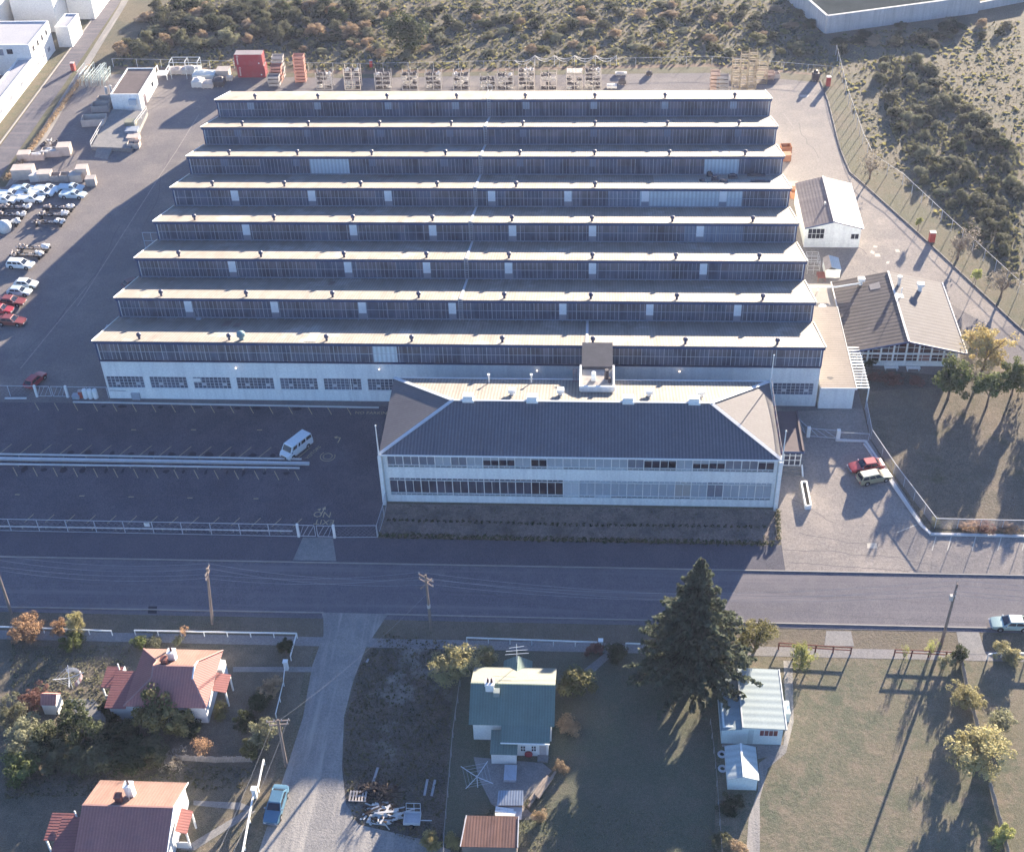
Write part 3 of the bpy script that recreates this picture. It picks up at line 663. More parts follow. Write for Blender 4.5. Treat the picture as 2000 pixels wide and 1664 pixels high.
# glazed entrance porch with steps
p0, p1, q0, q1 = 93.45, 96.35, -13.1, -5.0
pm = MB(); pm.box(92.3,q0-.3,3.0,p1+.3,q1,3.22); pm.box(p1+.05,q0-.3,3.22,p1+.3,q1,3.4)
po = pm.build('entrance_porch', [mat('porch_roof', (.11,.085,.095), .8, .2, .8)], off)
f = MB(); f.box(92.3,q0-.36,2.86,p1+.34,q0-.305,3.24); f.build('fascia', BLUE, po)
g = MB(); g.quad((93.4,q0,.6),(p1,q0,.6),(p1,q0,2.98),(93.4,q0,2.98)); g.quad((p1-.01,q0,.6),(p1-.01,q1,.6),(p1-.01,q1,2.98),(p1-.01,q0,2.98)); g.build('glass', BL['m'], po)
f = MB()
for i in range(5): x = 93.45+(p1-93.45)*i/4; f.box(x-.06,q0-.08,.5,x+.06,q0-.005,2.98)
for z in (.62,1.5,2.3): f.box(93.45,q0-.07,z-.05,p1,q0-.01,z+.05)
for i in range(6): y = q0+(q1-q0)*i/5; f.box(p1,y-.06,.5,p1+.07,y+.06,2.98)
f.box(p1+.005,q0,1.45,p1+.06,q1,1.55)
f.build('frame', WHITE, po)
s_ = MB()
for i in range(4): s_.box(93.2,q0-.45-.36*i,0 if i == 3 else .0,p1+.05,q0-.09-.36*i,.56-.15*i)
s_.box(93.2,q0-.085,0,p1,q1,.55); s_.build('steps', CONC, po)
s_ = MB(); s_.bar((p1+.25,q0-1.7,.12),(p1+.25,q0-.1,.75), .2, .3); s_.build('ramp_wall', WHITE, po)
# ------------------------------------------------------------------ other buildings
def walls(b, x0, x1, y0, y1, z, t=.2, z0=0):
    b.box(x0,y0,z0,x1,y0+t,z); b.box(x0,y1-t,z0,x1,y1,z); b.box(x0,y0+t,z0,x0+t,y1-t,z); b.box(x1-t,y0+t,z0,x1,y1-t,z)
def win_y(parent, x0, x1, z0, z1, y, nx=2, nz=2, glass=None, fr=None, bar=.05):
    """a window in a wall facing -Y at y"""
    g = MB(); g.box(x0,y-.03,z0,x1,y-.004,z1); o = g.build('window', glass or DKG, parent)
    f = MB()
    for i in range(nx+1): x = x0+(x1-x0)*i/nx; f.box(x-bar/2,y-.07,z0-bar/2,x+bar/2,y-.032,z1+bar/2)
    for i in range(nz+1): z = z0+(z1-z0)*i/nz; f.box(x0,y-.062,z-bar/2,x1,y-.034,z+bar/2)
    f.build('frame', fr or WHITE, o); return o
def win_x(parent, y0, y1, z0, z1, x, ny=2, nz=2, glass=None, bar=.06):
    g = MB(); g.box(x+.004,y0,z0,x+.03,y1,z1); o = g.build('window', glass or DKG, parent)
    f = MB()
    for i in range(ny+1): y = y0+(y1-y0)*i/ny; f.box(x+.032,y-bar/2,z0,x+.07,y+bar/2,z1)
    for i in range(nz+1): z = z0+(z1-z0)*i/nz; f.box(x+.034,y0,z-bar/2,x+.062,y1,z+bar/2)
    f.build('frame', WHITE, o); return o
DKG = glassmat('dark_window', (.02,.022,.035), .12)
FLATR = mat('flat_roof_boards', (.32,.275,.235), .85, .12, .4, .15, stripe=('Y', .55, .18), dirt=((.2,.17,.155), .5, .6, .75))
# flat-roofed annex
an = thing('flat_roofed_annex', (102.5,9.5,0), 'low white annex with a flat boarded roof against the right end of the factory', 'annex')
b = MB(); walls(b, 100.28, 104.95, -.2, 19.4, 3.5); b.build('wall', WALLW, an)
b = MB(); b.box(100.27,-.35,3.502,105.1,19.5,3.72); b.build('roof', FLATR, an)
b = MB(); b.box(100.27,-.42,3.45,105.16,-.355,3.76); b.box(105.105,-.35,3.45,105.16,19.5,3.76); b.build('fascia', WHITE, an)
b = MB(); stain(G2(1622,738,3.73), .6,.35, 3.726, b); b.build('stain', MATS['oil_stain'], an)
# pergola
pg = thing('pergola', (105.9,4.8,0), 'white slatted pergola beside the flat-roofed annex', 'pergola')
for i in range(15):
    y = .2+9.4*i/14; MB().box(105.2,y-.07,3.3,107.0,y+.07,3.45).build('slat', WHITE, pg)
for x in (105.3, 106.9): MB().box(x-.06,.1,3.12,x+.06,9.7,3.295).build('beam', WHITE, pg)
for y in (.15, 4.9, 9.6): MB().box(106.82,y-.08,0,106.98,y+.08,3.115).build('post', WHITE, pg)
# low link building
lk = thing('link_building', (103.2,23.8,0), 'low link block with a pale flat roof between factory and canteen', 'link building')
b = MB(); walls(b, 100.6, 105.2, 20.1, 27.0, 2.6); b.build('wall', WALLW, lk)
MB().prism([(100.5,20.7),(104.6,20.5),(105.25,21.2),(105.35,27.1),(100.5,27.1)], 2.604, 2.8).build('roof', mat('pale_felt_roof', (.36,.32,.28), .9, .12, .5), lk)
b = MB(); c = G(1606,600,2.8); b.lathe((c.x,c.y,2.8), [(.55,0),(.55,.2),(.42,.22),(.42,.05)], 12); b.build('skylight', WHITE, lk)
# canteen
ca = thing('canteen_building', (113.5,18,0), 'wide gabled canteen with a grey roof and a glazed white-framed gable front', 'canteen')
CX0, CX1, CR = 105.25, 121.95, 113.55
def rz_c(x): return 5.05-(abs(x-CR)/(CX1-CR))*2.0
b = MB(); b.box(106.3,9.95,0,121.1,10.15,.85); b.box(106.3,10.15,0,106.5,26.6,2.95); b.box(120.9,10.15,0,121.1,26.6,2.95)
b.add([(106.5,26.6,0),(120.9,26.6,0),(120.9,26.6,2.95),(CR,26.6,4.75),(106.5,26.6,2.95)], [(0,1,2,3,4)]); b.build('wall', WALLW, ca)
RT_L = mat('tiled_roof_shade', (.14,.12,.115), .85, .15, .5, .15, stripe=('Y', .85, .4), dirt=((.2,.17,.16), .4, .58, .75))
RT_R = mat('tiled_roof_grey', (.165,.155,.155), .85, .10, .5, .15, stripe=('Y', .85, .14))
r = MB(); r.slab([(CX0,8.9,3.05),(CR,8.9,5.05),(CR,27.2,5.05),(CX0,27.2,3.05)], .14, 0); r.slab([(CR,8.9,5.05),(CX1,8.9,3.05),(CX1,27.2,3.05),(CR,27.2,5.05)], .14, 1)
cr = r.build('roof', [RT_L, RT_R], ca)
MB().bar((CR,8.85,5.1),(CR,27.25,5.1), .28, .07).build('ridge_capping', KERBW, cr)
for xa in (CX0, CX1): MB().bar((xa,8.85,3.08),(xa,27.25,3.08), .16, .14).build('gutter', KERBW, cr)
for xa in (CX0, CX1): MB().bar((xa,8.82,2.98),(CR,8.82,4.98), .08, .26).build('barge_board', BLUE, cr)
GLR = glassmat('canteen_glass', (.05,.022,.022), .1, (.16,.07,.06), .5)
GLR2 = glassmat('canteen_curtain_glass', (.20,.10,.085), .3, (.45,.38,.34), .4)
n = 8; wx0, wx1 = 106.6, 120.85
for i in range(n):
    a, c = wx0+(wx1-wx0)*i/n, wx0+(wx1-wx0)*(i+1)/n
    for row in (0, 1):
        z0, z1a, z1c = (.86, 2.1, 2.1) if row == 0 else (2.3, rz_c(a)-.3, rz_c(c)-.3)
        if row == 1 and min(z1a, z1c) < 2.32: z1a = max(z1a, 2.34); z1c = max(z1c, 2.34)
        g = MB(); g.quad((a,10.05,z0),(c,10.05,z0),(c,10.05,z1c),(a,10.05,z1a)); wn = g.build('window', GLR2 if (i >= 5 and (i+row) % 2) else GLR, ca)
        f = MB(); mx = a+(c-a)*(.35 if i % 2 else .6)
        f.box(mx-.03,9.98,z0,mx+.03,10.045,min(z1a,z1c)); zz = z0+(min(z1a,z1c)-z0)*.45; f.box(a,9.985,zz-.03,c,10.04,zz+.03); f.build('frame', WHITE, wn)
f = MB()
for i in range(n+1):
    a = wx0+(wx1-wx0)*i/n; MB().box(a-.11,9.8,.852,a+.11,10.02,max(rz_c(a)-.25,2.4)).build('mullion', WHITE, ca)
MB().box(106.5,9.82,2.08,120.95,10.0,2.32).build('transom', WHITE, ca)
def cslope(u, v, left):
    x = None; q = G(u, v, 4)
    for _ in range(8): q = G(u, v, rz_c(q.x))
    return q
for (u, v), h, rad in (((1681,556),.75,.26),((1796,568),.9,.34)):
    q = cslope(u, v, 0); b = MB(); b.tube([q+Vector((0,0,-.2)),q+Vector((0,0,h))], rad, 10); b.box(q.x-.5,q.y-.4,q.z+h,q.x+.5,q.y+.4,q.z+h+.45); b.build('roof_cowl', WHITE, ca, smooth=40)
q = cslope(1755, 557, 0); b = MB(); b.tube([q+Vector((0,0,-.2)),q+Vector((0,0,1.4))], .25, 10); b.tube([q+Vector((0,0,1.3)),q+Vector((0,0,1.55))], .38, 10); b.build('flue', mat('white_flue', (.6,.58,.56), .6), ca)
q = cslope(1759, 580, 0); b = MB(); b.tube([q,q+Vector((0,0,1.6))], .07, 6); b.build('vent_pipe', WHITE, ca)
b = MB(); qs = [cslope(u, v, 0)+Vector((0,0,.03)) for u, v in ((1697,557),(1717,551),(1720,563),(1700,567))]; b.slab(qs, .03); b.build('roof_patch', mat('pale_roof_patch', (.30,.27,.255), .85), ca)
b = MB(); qs = [cslope(u, v, 0)+Vector((0,0,.03)) for u, v in ((1750,573),(1763,575),(1766,582),(1752,582))]; b.slab(qs, .03); b.build('roof_patch', KERBW, ca)
b = MB(); q = cslope(1680, 559, 0); b.tube([q+Vector((0,0,.5)), (105.6,q.y+.3,3.6), (100.3,q.y+.3,3.6)], .13, 8); b.build('steam_pipe', WHITE, ca)
b = MB()
for x in (101.6, 103.0): b.bar((x,q.y+.3,2.8),(x,q.y+.3,3.6), .1)
b.build('pipe_stand', WHITE, ca)
for i, (u, v) in enumerate(((1741,717),(1784,718))):
    q = G(u, v, .5); t = thing('bench', (q.x,q.y,0), ('white slatted bench', 'white slatted bench')[i]+(' under the canteen front, nearer the factory', ' under the middle of the canteen front, nearer the round tree')[i], 'bench', 'white benches at the canteen')
    b = MB()
    for j in range(4): b.box(q.x-1.0,q.y-.3+.16*j,.44,q.x+1.0,q.y-.18+.16*j,.49)
    b.build('seat', WHITE, t)
    b = MB()
    for j in range(3): b.bar((q.x-1.0,q.y+.36,.62+.14*j),(q.x+1.0,q.y+.36,.62+.14*j), .04, .1)
    b.build('backrest', WHITE, t)
    for s in (-.8, .8): MB().box(q.x+s-.05,q.y-.28,0,q.x+s+.05,q.y+.4,.436).build('leg', WHITE, t)
# white workshop
ws = thing('workshop', (107.5,49,0), 'white gabled workshop with patched grey roof on the right yard', 'workshop')
WX0, WX1, WR = 102.85, 112.2, 107.45
b = MB(); walls(b, 103.1, 111.95, 42.3, 56.6, 3.62)
for y in (42.3, 56.4): b.add([(103.1,y,3.62),(111.95,y,3.62),(WR,y,4.85),(103.1,y+.2,3.62),(111.95,y+.2,3.62),(WR,y+.2,4.85)], [(0,1,2),(5,4,3)])
b.build('wall', WALLW, ws)
r = MB(); r.slab([(WX0,42.0,3.75),(WR,42.0,5.0),(WR,56.9,5.0),(WX0,56.9,3.75)], .1, 0); r.slab([(WR,42.0,5.0),(WX1,42.0,3.75),(WX1,56.9,3.75),(WR,56.9,5.0)], .1, 1)
wr = r.build('roof', [mat('patched_grey_roof', (.185,.16,.17), .8, .2, .35, .15, stripe=('X', .5, .2), streak=((.30,.26,.25), .6, (.15,.8,.3))), mat('pale_blue_roof', (.19,.195,.21), .7, .08, .4, .2, stripe=('X', .5, .12))], ws)
MB().bar((WR,41.95,5.05),(WR,56.95,5.05), .3, .06).build('ridge_capping', KERBW, wr)
for xa in (WX0, WX1): MB().bar((xa,41.96,3.7),(WR,41.96,4.95), .07, .2).build('barge_board', BLUE, wr)
MB().bar((WX1+.06,42,3.74),(WX1+.06,56.9,3.74), .1, .1).build('gutter', WHITE, wr)
a_ = AY(1577,466,42.3); b_ = AY(1611,447,42.3); win_y(ws, a_.x, b_.x, a_.z, b_.z, 42.3, 4, 2)
a_ = AY(1661,467,42.3); b_ = AY(1678,457,42.3); win_y(ws, a_.x, b_.x, a_.z, b_.z, 42.3, 2, 1)
b = MB(); b.box(106.6,47.6,4.75,106.8,48.2,5.2); b.build('vent_pipe', KERBW, ws)
# small tarpaulin-roofed store and wire cage behind it
sh = thing('store_shed', (106.5,34.4,0), 'tiny white store with pale ridged roof in the shade behind the canteen', 'shed')
b = MB(); walls(b, 105.4, 107.7, 33.2, 36.6, 1.5); b.build('wall', WALLW, sh)
r = MB(); r.slab([(105.3,33.1,1.5),(106.2,33.1,2.05),(106.2,36.7,2.05),(105.3,36.7,1.5)], .06, 1); r.slab([(106.2,33.1,2.05),(107.8,33.1,1.55),(107.8,36.7,1.55),(106.2,36.7,2.05)], .06, 0); r.build('roof', [mat('pale_blue_sheet', (.45,.52,.56), .7, .1, .8, stripe=('X',.3,.15)), mat('brown_streaked_sheet', (.42,.36,.32), .8, .2, 1.5)], sh)
cg = MB(); c0 = G(1576,536); x0, y0, x1, y1 = c0.x, c0.y, c0.x+1.9, c0.y+3.0
for x in (x0, (x0+x1)/2, x1):
    for y in (y0, y1): cg.bar((x,y,0),(x,y,2.3), .06)
for z in (.8, 1.55, 2.3):
    for y in (y0, y1): cg.bar((x0,y,z),(x1,y,z), .06)
    for x in (x0, x1): cg.bar((x,y0,z),(x,y1,z), .06)
for i in range(1, 4): cg.bar((x0,y0+.75*i,2.3),(x1,y0+.75*i,2.3), .05)
tag(cg.build('storage_cage', mat('pale_pipe', (.5,.49,.47), .6), None, ((x0+x1)/2,(y0+y1)/2,0)), 'open pale pipe-frame cage standing against the factory end by the tiny store', 'cage')
t = G(1604,545); tb = thing('work_table', (t.x,t.y,0), 'rusty red table on thin legs beside the tiny white store', 'table')
MB().box(t.x-.7,t.y-.9,.7,t.x+.5,t.y+.9,.76).build('table_top', mat('rusty_red', (.26,.10,.08), .8, .25, 2), tb)
for s, e in ((-.65,-.85),(.45,-.85),(-.65,.85),(.45,.85)): MB().box(t.x+s-.03,t.y+e-.03,0,t.x+s+.03,t.y+e+.03,.698).build('leg', MATS['rusty_red'], tb)
# flat-roofed white store on the left yard with its loading dock
so = thing('flat_roofed_store', (-23,98,0), 'small white flat-roofed store with a brown roof on the back left yard', 'store')
b = MB(); walls(b, -26.0, -20.25, 92.4, 104.6, 3.55); b.build('wall', WALLW, so)
MB().box(-25.8,92.6,3.2,-20.45,104.4,3.36).build('flat_roof', mat('brown_felt_roof', (.12,.095,.095), .9, .2, .5), so)
b = MB(); b.box(-22.4,91.7,1.5,-21.0,92.39,2.6); b.build('wall_unit', mat('pale_blue_unit', (.45,.52,.58), .6), so)
b = MB(); b.box(-20.248,94.5,0,-20.2,96.0,2.3); b.build('door', mat('dark_door', (.12,.1,.12), .6), so)
b = MB(); b.box(-20.248,100.5,1.2,-20.2,101.6,2.1); b.build('window', DKG, so)
dk = thing('loading_dock', (-22,84,0), 'raised concrete loading dock with pipe rails in front of the white store', 'dock')
dp = P2((178,287),(255,291),(292,222),(228,217)); b = MB(); b.prism([G2(178,287,.8),G2(255,290,.8),G2(288,218,.8),G2(220,214,.8)], 0, .8); b.build('platform', CONC, dk)
b = MB(); q = [G(192,292),G(222,294),G(210,312),G(184,308)]
b.add([(q[0].x,q[0].y,.7),(q[1].x,q[1].y,.7),(q[2].x,q[2].y,.02),(q[3].x,q[3].y,.02),(q[0].x,q[0].y,0),(q[1].x,q[1].y,0)], [(0,3,2,1),(0,4,3),(1,2,5),(0,1,5,4)]); b.build('ramp', CONC, dk)
for pts in (((178,287),(190,265),(203,243)),((287,217),(276,232),(264,247))):
    b = MB(); w3 = [G(u, v, .8) for u, v in pts]
    for z in (.5, 1.0):
        for a, c in zip(w3[:-1], w3[1:]): b.bar(a+Vector((0,0,z)), c+Vector((0,0,z)), .08)
    for a in w3: b.bar(a, a+Vector((0,0,1.0)), .08)
    b.build('railing', KERBW, dk)

# neighbour's white works, top left
NW = mat('bright_white_wall', (.74,.74,.72), .7, .05, .2, .2)
PRF = mat('pale_membrane_roof', (.44,.44,.46), .85, .08, .2)
def block(name, x0, x1, y0, y1, z, label, cat='building', wins=None, roofm=None):
    t = thing(name, ((x0+x1)/2,(y0+y1)/2,0), label, cat); b = MB(); walls(b, x0, x1, y0, y1, z, .3); b.build('wall', NW, t)
    MB().box(x0+.3,y0+.3,z-.35,x1-.3,y1-.3,z-.2).build('roof', roofm or PRF, t); return t
t = block('white_wing', -50.3, -47.2, 52, 109.1, 3.7, 'long low white wing along the left street, left edge of the picture')
for i in range(8): win_x(t, 57+6.2*i, 58.5+6.2*i, 1.2, 2.2, -47.2, 2, 1, BL['g'])
t = block('white_office_block', -58.5, -47.2, 109.15, 121.6, 6.6, 'white two-storey block with a row of four windows facing the street, far left')
for i in range(4): win_x(t, 110.4+2.7*i, 111.4+2.7*i, 4.5, 5.7, -47.2, 1, 1)
for i in range(3): win_x(t, 110.8+3.4*i, 112.2+3.4*i, 1.2, 2.2, -47.2, 2, 1, BL['g'])
for x in (-56.6, -52.2): win_y(t, x, x+1.3, 4.6, 5.7, 109.15, 1, 1)
win_y(t, -54.6, -52.9, 4.3, 5.7, 109.15, 1, 1, BL['g'])
t = block('white_store_block', -46.9, -43.9, 123.2, 130.5, 4.6, 'smaller white block with pale roof beyond the two-storey block, by the street')
t = block('long_white_hall', -72, -60.5, 92, 150, 8.5, 'tall long white hall in the far top left corner')
t = block('grey_white_hall', -59, -49.5, 131.5, 150, 7.6, 'pale grey hall behind the white two-storey block', roofm=mat('grey_roof', (.25,.26,.3), .8))
t = block('cream_hall', -49.3, -43.5, 138.5, 155, 7.0, 'cream hall at the far end of the left street')
sheet('courtyard', [(-60.4,60),(-50.4,60),(-50.4,109),(-60.4,109)], .016, ASPH)
# concrete-walled building, top right
cb = thing('concrete_walled_building', (134,138,0), 'pale concrete-walled building with a dark flat top beyond the scrub, top right', 'building')
A_, B_ = Vector((117.3,128.6,0)), Vector((151,139.2,0)); dd = (B_-A_).normalized(); nn_ = Vector((-dd.y,dd.x,0))
b = MB(); cm = mat('weathered_concrete_wall', (.50,.50,.50), .85, .1, .25, .15, streak=((.28,.27,.28), .6))
D_ = 22
for p, q in ((A_,B_),(A_,A_+nn_*D_),(A_+nn_*D_,B_+nn_*D_),(B_,B_+nn_*D_)):
    b.bar((p.x,p.y,1.95),(q.x,q.y,1.95), .6, 3.9)
b.build('wall', cm, cb)
b = MB(); b.prism([(A_+dd*.3+nn_*.3)[:2],(B_-dd*.3+nn_*.3)[:2],(B_-dd*.3+nn_*(D_-.3))[:2],(A_+dd*.3+nn_*(D_-.3))[:2]], 2.6, 2.9); b.build('roof', mat('dark_green_roof', (.06,.07,.07), .95, .2, .3, 0), cb)
b = MB(); p = B_+dd*.35+nn_*1.0; q = B_+dd*14+nn_*2.5; b.bar((p.x,p.y,.9),(q.x,q.y,.9), .4, 1.8); tag(b.build('boundary_wall', cm, None, ((p.x+q.x)/2,(p.y+q.y)/2,0)), 'lower concrete wall running right from the concrete-walled building', 'wall')

# ------------------------------------------------------------------ the houses across the road
HW = mat('house_wall', (.78,.79,.79), .75, .06, .5, .2, stripe=('Z', .2, .12))
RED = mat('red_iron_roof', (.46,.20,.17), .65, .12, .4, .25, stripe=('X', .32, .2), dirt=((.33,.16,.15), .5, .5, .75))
REDP = mat('sunlit_red_back_slope', (.235,.15,.125), .75, .14, .4, .15, stripe=('X', .32, .16), streak=((.16,.075,.06), .5, (1.2, .12, .5)))  # red iron again, its colour toned for the sun on the back slope
REDC = mat('faded_ridge', (.42,.24,.21), .7, .1)
BRICK = mat('red_brick', (.22,.09,.075), .85, .2, 3)
def chimney(par, x, y, z0, z1, w_, m, pots=1, potm=None):
    b = MB(); b.box(x-w_/2,y-w_/2,z0,x+w_/2,y+w_/2,z1-.18); b.box(x-w_/2-.06,y-w_/2-.06,z1-.178,x+w_/2+.06,y+w_/2+.06,z1)
    c = b.build('chimney', m, par)
    for i in range(pots):
        px_ = x+(i-(pots-1)/2)*.4; MB().tube([(px_,y,z1-.02),(px_,y,z1+.5)], [.14,.11], 8).build('chimney_pot', potm or mat('dark_pot', (.09,.05,.05), .8), c)
# house 1
h1 = thing('red_roofed_house', (23,-53,0), 'white house with red hipped roof and two chimneys, left of the gravel lane', 'house')
b = MB(); walls(b, 19.3, 27.7, -57.1, -49.7, 2.95); walls(b, 17.0, 19.28, -57.0, -53.0, 2.55); b.build('wall', HW, h1)
E0, E1, F0, F1 = 18.9, 28.02, -57.53, -49.27; ze, zg, zr = 3.0, 4.35, 4.95; ym = -53.4
gx0, gx1 = 21.5, 26.05; gy0, gy1 = -55.3, -51.5
s_ = (zr-ze)/(ym-F0); yg0 = F0+(zg-ze)/s_; yg1 = F1-(zg-ze)/s_
r = MB()
r.slab([(E0,F0,ze),(E1,F0,ze),(gx1,yg0,zg),(gx0,yg0,zg)], .06, 0); r.slab([(gx0,yg0,zg),(gx1,yg0,zg),(gx1,ym,zr),(gx0,ym,zr)], .06, 0)
r.slab([(E1,F1,ze),(E0,F1,ze),(gx0,yg1,zg),(gx1,yg1,zg)], .06, 1); r.slab([(gx1,yg1,zg),(gx0,yg1,zg),(gx0,ym,zr),(gx1,ym,zr)], .06, 1)
r.slab([(E0,F1,ze),(E0,F0,ze),(gx0,yg0,zg),(gx0,yg1,zg)], .06, 2); r.slab([(E1,F0,ze),(E1,F1,ze),(gx1,yg1,zg),(gx1,yg0,zg)], .06, 2)
for x in (gx0+.05, gx1-.05): r.add([(x,yg0,zg),(x,yg1,zg),(x,ym,zr)], [(0,1,2)], 3)
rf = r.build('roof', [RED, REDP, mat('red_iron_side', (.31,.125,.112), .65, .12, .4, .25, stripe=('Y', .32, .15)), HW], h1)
for p, q in (((E0,F0,ze),(gx0,yg0,zg)),((E1,F0,ze),(gx1,yg0,zg)),((E0,F1,ze),(gx0,yg1,zg)),((E1,F1,ze),(gx1,yg1,zg)),((gx0,ym,zr),(gx1,ym,zr)),((gx1,yg0,zg),(gx1,ym,zr)),((gx1,yg1,zg),(gx1,ym,zr)),((gx0,yg0,zg),(gx0,ym,zr)),((gx0,yg1,zg),(gx0,ym,zr))):
    b = MB(); b.bar((p[0],p[1],p[2]+.03),(q[0],q[1],q[2]+.03), .16, .05); b.build('hip_capping', REDC if p[2] < 3.1 or q[0] < 22 or p[0] != q[0] else WHITE, rf)
b = MB(); b.slab([(16.65,-52.6,3.05),(19.0,-52.6,3.05),(19.0,-57.45,2.5),(16.65,-57.45,2.5)], .06); b.build('wing_roof', MATS['red_iron_side'], h1)
b = MB(); b.slab([(15.4,-51.8,2.75),(17.4,-51.8,2.75),(17.4,-54.6,2.45),(15.4,-54.6,2.45)], .06); pr = b.build('porch_roof', MATS['red_iron_side'], h1)
for x, y in ((15.55,-54.4),(15.55,-52.0)): MB().box(x-.08,y-.08,0,x+.08,y+.08,2.42).build('post', WHITE, pr)
b = MB(); b.box(15.6,-54.4,0,17.0,-54.3,.9); b.box(17.42,-51.9,2.3,17.5,-53,3.0); b.build('porch_wall', HW, pr)
b = MB(); b.slab([(27.95,-52.2,2.7),(29.5,-52.3,2.45),(29.5,-54.9,2.45),(27.95,-54.8,2.7)], .06); pr = b.build('porch_roof', MATS['red_iron_side'], h1)
for y in (-54.7, -52.5): MB().box(29.3,y-.08,0,29.46,y+.08,2.4).build('post', WHITE, pr)
b = MB(); b.box(27.72,-51.8,0,28.4,-50.3,2.6); b.build('bay', HW, h1)
MB().bar((16.9,-52.2,2.7),(16.9,-52.2,3.7), .12).build('flue', WHITE, h1)
q = G(338,1286,4.2); chimney(h1, q.x, q.y, 3.6, 5.5, .75, WHITE); q = G(322.5,1297,4.5); chimney(h1, q.x, q.y, 4.1, 5.55, .6, BRICK, 0)
win_y(h1, 25.0, 26.2, 1.2, 2.2, -57.1, 2, 2); win_y(h1, 20.2, 21.2, 1.2, 2.2, -57.1, 2, 2)
# house 2 (bottom left)
yb = G(270,1525,3).y; s2 = .47
q = G(250,1574,5)
for _ in range(20): q = G(250,1574, 3+s2*(yb-q.y))
yr, zr2 = q.y, q.z; yf = yr-(yb-yr)
h2 = thing('red_roofed_house', (17,yr,0), 'white house with a red gabled iron roof and two chimneys, at the bottom left edge', 'house')
xl = G(160,1573,zr2).x; xr = G(338.6,1574.7,zr2).x
b = MB(); walls(b, xl+.35, xr-.3, yf+.4, yb-.4, 2.9)
for x in (xl+.35, xr-.3): b.add([(x,yf+.4,2.9),(x,yb-.4,2.9),(x,yr,zr2-.1)], [(0,1,2)])
b.build('wall', HW, h2)
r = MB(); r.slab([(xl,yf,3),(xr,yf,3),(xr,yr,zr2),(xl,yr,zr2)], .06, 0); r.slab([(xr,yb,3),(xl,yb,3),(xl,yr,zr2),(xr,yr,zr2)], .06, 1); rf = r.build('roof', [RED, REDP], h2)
MB().bar((xl,yr,zr2+.03),(xr,yr,zr2+.03), .18, .05).build('ridge_capping', REDC, rf)
for x in (xr+.03,): 
    for yy in (yf, yb): MB().bar((x,yy,2.98),(x,yr,zr2-.02), .06, .16).build('barge_board', WHITE, rf)
q = G(117,1570,2.7); q2_ = G(152,1576,2.9)
b = MB(); b.slab([(q2_.x-1.2,yr+.0,2.95),(xl+.3,yr+.0,3.15),(xl+.3,yf,2.7),(q2_.x-1.2,yf,2.5)], .06); b.build('wing_roof', MATS['red_iron_side'], h2)
b = MB(); b.slab([(q.x-.4,yr+.6,2.8),(q.x+2.3,yr+.6,2.8),(q.x+2.3,yr-2.4,2.5),(q.x-.4,yr-2.4,2.5)], .06); pr = b.build('porch_roof', MATS['red_iron_side'], h2)
for y in (yr-2.2, yr+.4): MB().box(q.x-.3,y-.08,0,q.x-.14,y+.08,2.45).build('post', WHITE, pr)
p0 = G(345,1580,2.7); p1_ = G(377,1585,2.6); b = MB(); b.slab([(xr+.02,p0.y+.1,2.85),(p1_.x,p1_.y+.1,2.6),(p1_.x,p1_.y-2.6,2.6),(xr+.02,p0.y-2.6,2.85)], .06); pr = b.build('porch_roof', MATS['red_iron_side'], h2)
for y in (p1_.y-.1, p1_.y-2.4): MB().box(p1_.x-.2,y-.08,0,p1_.x-.04,y+.08,2.55).build('post', WHITE, pr)
b = MB(); b.box(xr-.25,p1_.y-2.5,0,p1_.x-.25,p1_.y-2.4,1.0); b.build('porch_wall', HW, pr)
q = G(256,1550,zr2-.7); chimney(h2, q.x, q.y, 3.6, zr2+.9, .75, WHITE); q = G(233,1563,zr2-.3); chimney(h2, q.x, q.y, 4.0, zr2+.6, .6, BRICK, 0)
MB().bar((G(258,1535,zr2).x,yr+1,zr2-.6),(G(258,1535,zr2).x+.3,yr+1.1,zr2+2.4), .05).build('aerial', MULL, h2)
MB().bar((q.x-4.6,yr+.2,2.7),(q.x-4.6,yr+.2,3.8), .12).build('flue', WHITE, h2)
# garden hut behind house 1
q = G(105,1395); hu = thing('garden_hut', (q.x,q.y,0), 'tiny white hut with a dark red roof half hidden in the garden bushes, left', 'hut')
b = MB(); walls(b, q.x-1.0, q.x+.6, q.y, q.y+1.6, 1.7, .1); b.add([(q.x+.6,q.y,1.7),(q.x+.6,q.y+1.6,1.7),(q.x+.6,q.y+.8,2.5)], [(0,1,2)]); b.build('wall', WHITE, hu)
r = MB(); r.slab([(q.x-1.1,q.y-.1,1.65),(q.x+.66,q.y-.1,1.65),(q.x+.66,q.y+.8,2.56),(q.x-1.1,q.y+.8,2.56)], .05); r.slab([(q.x-1.1,q.y+1.7,1.65),(q.x+.66,q.y+1.7,1.65),(q.x+.66,q.y+.8,2.56),(q.x-1.1,q.y+.8,2.56)], .05); r.build('roof', RED, hu)
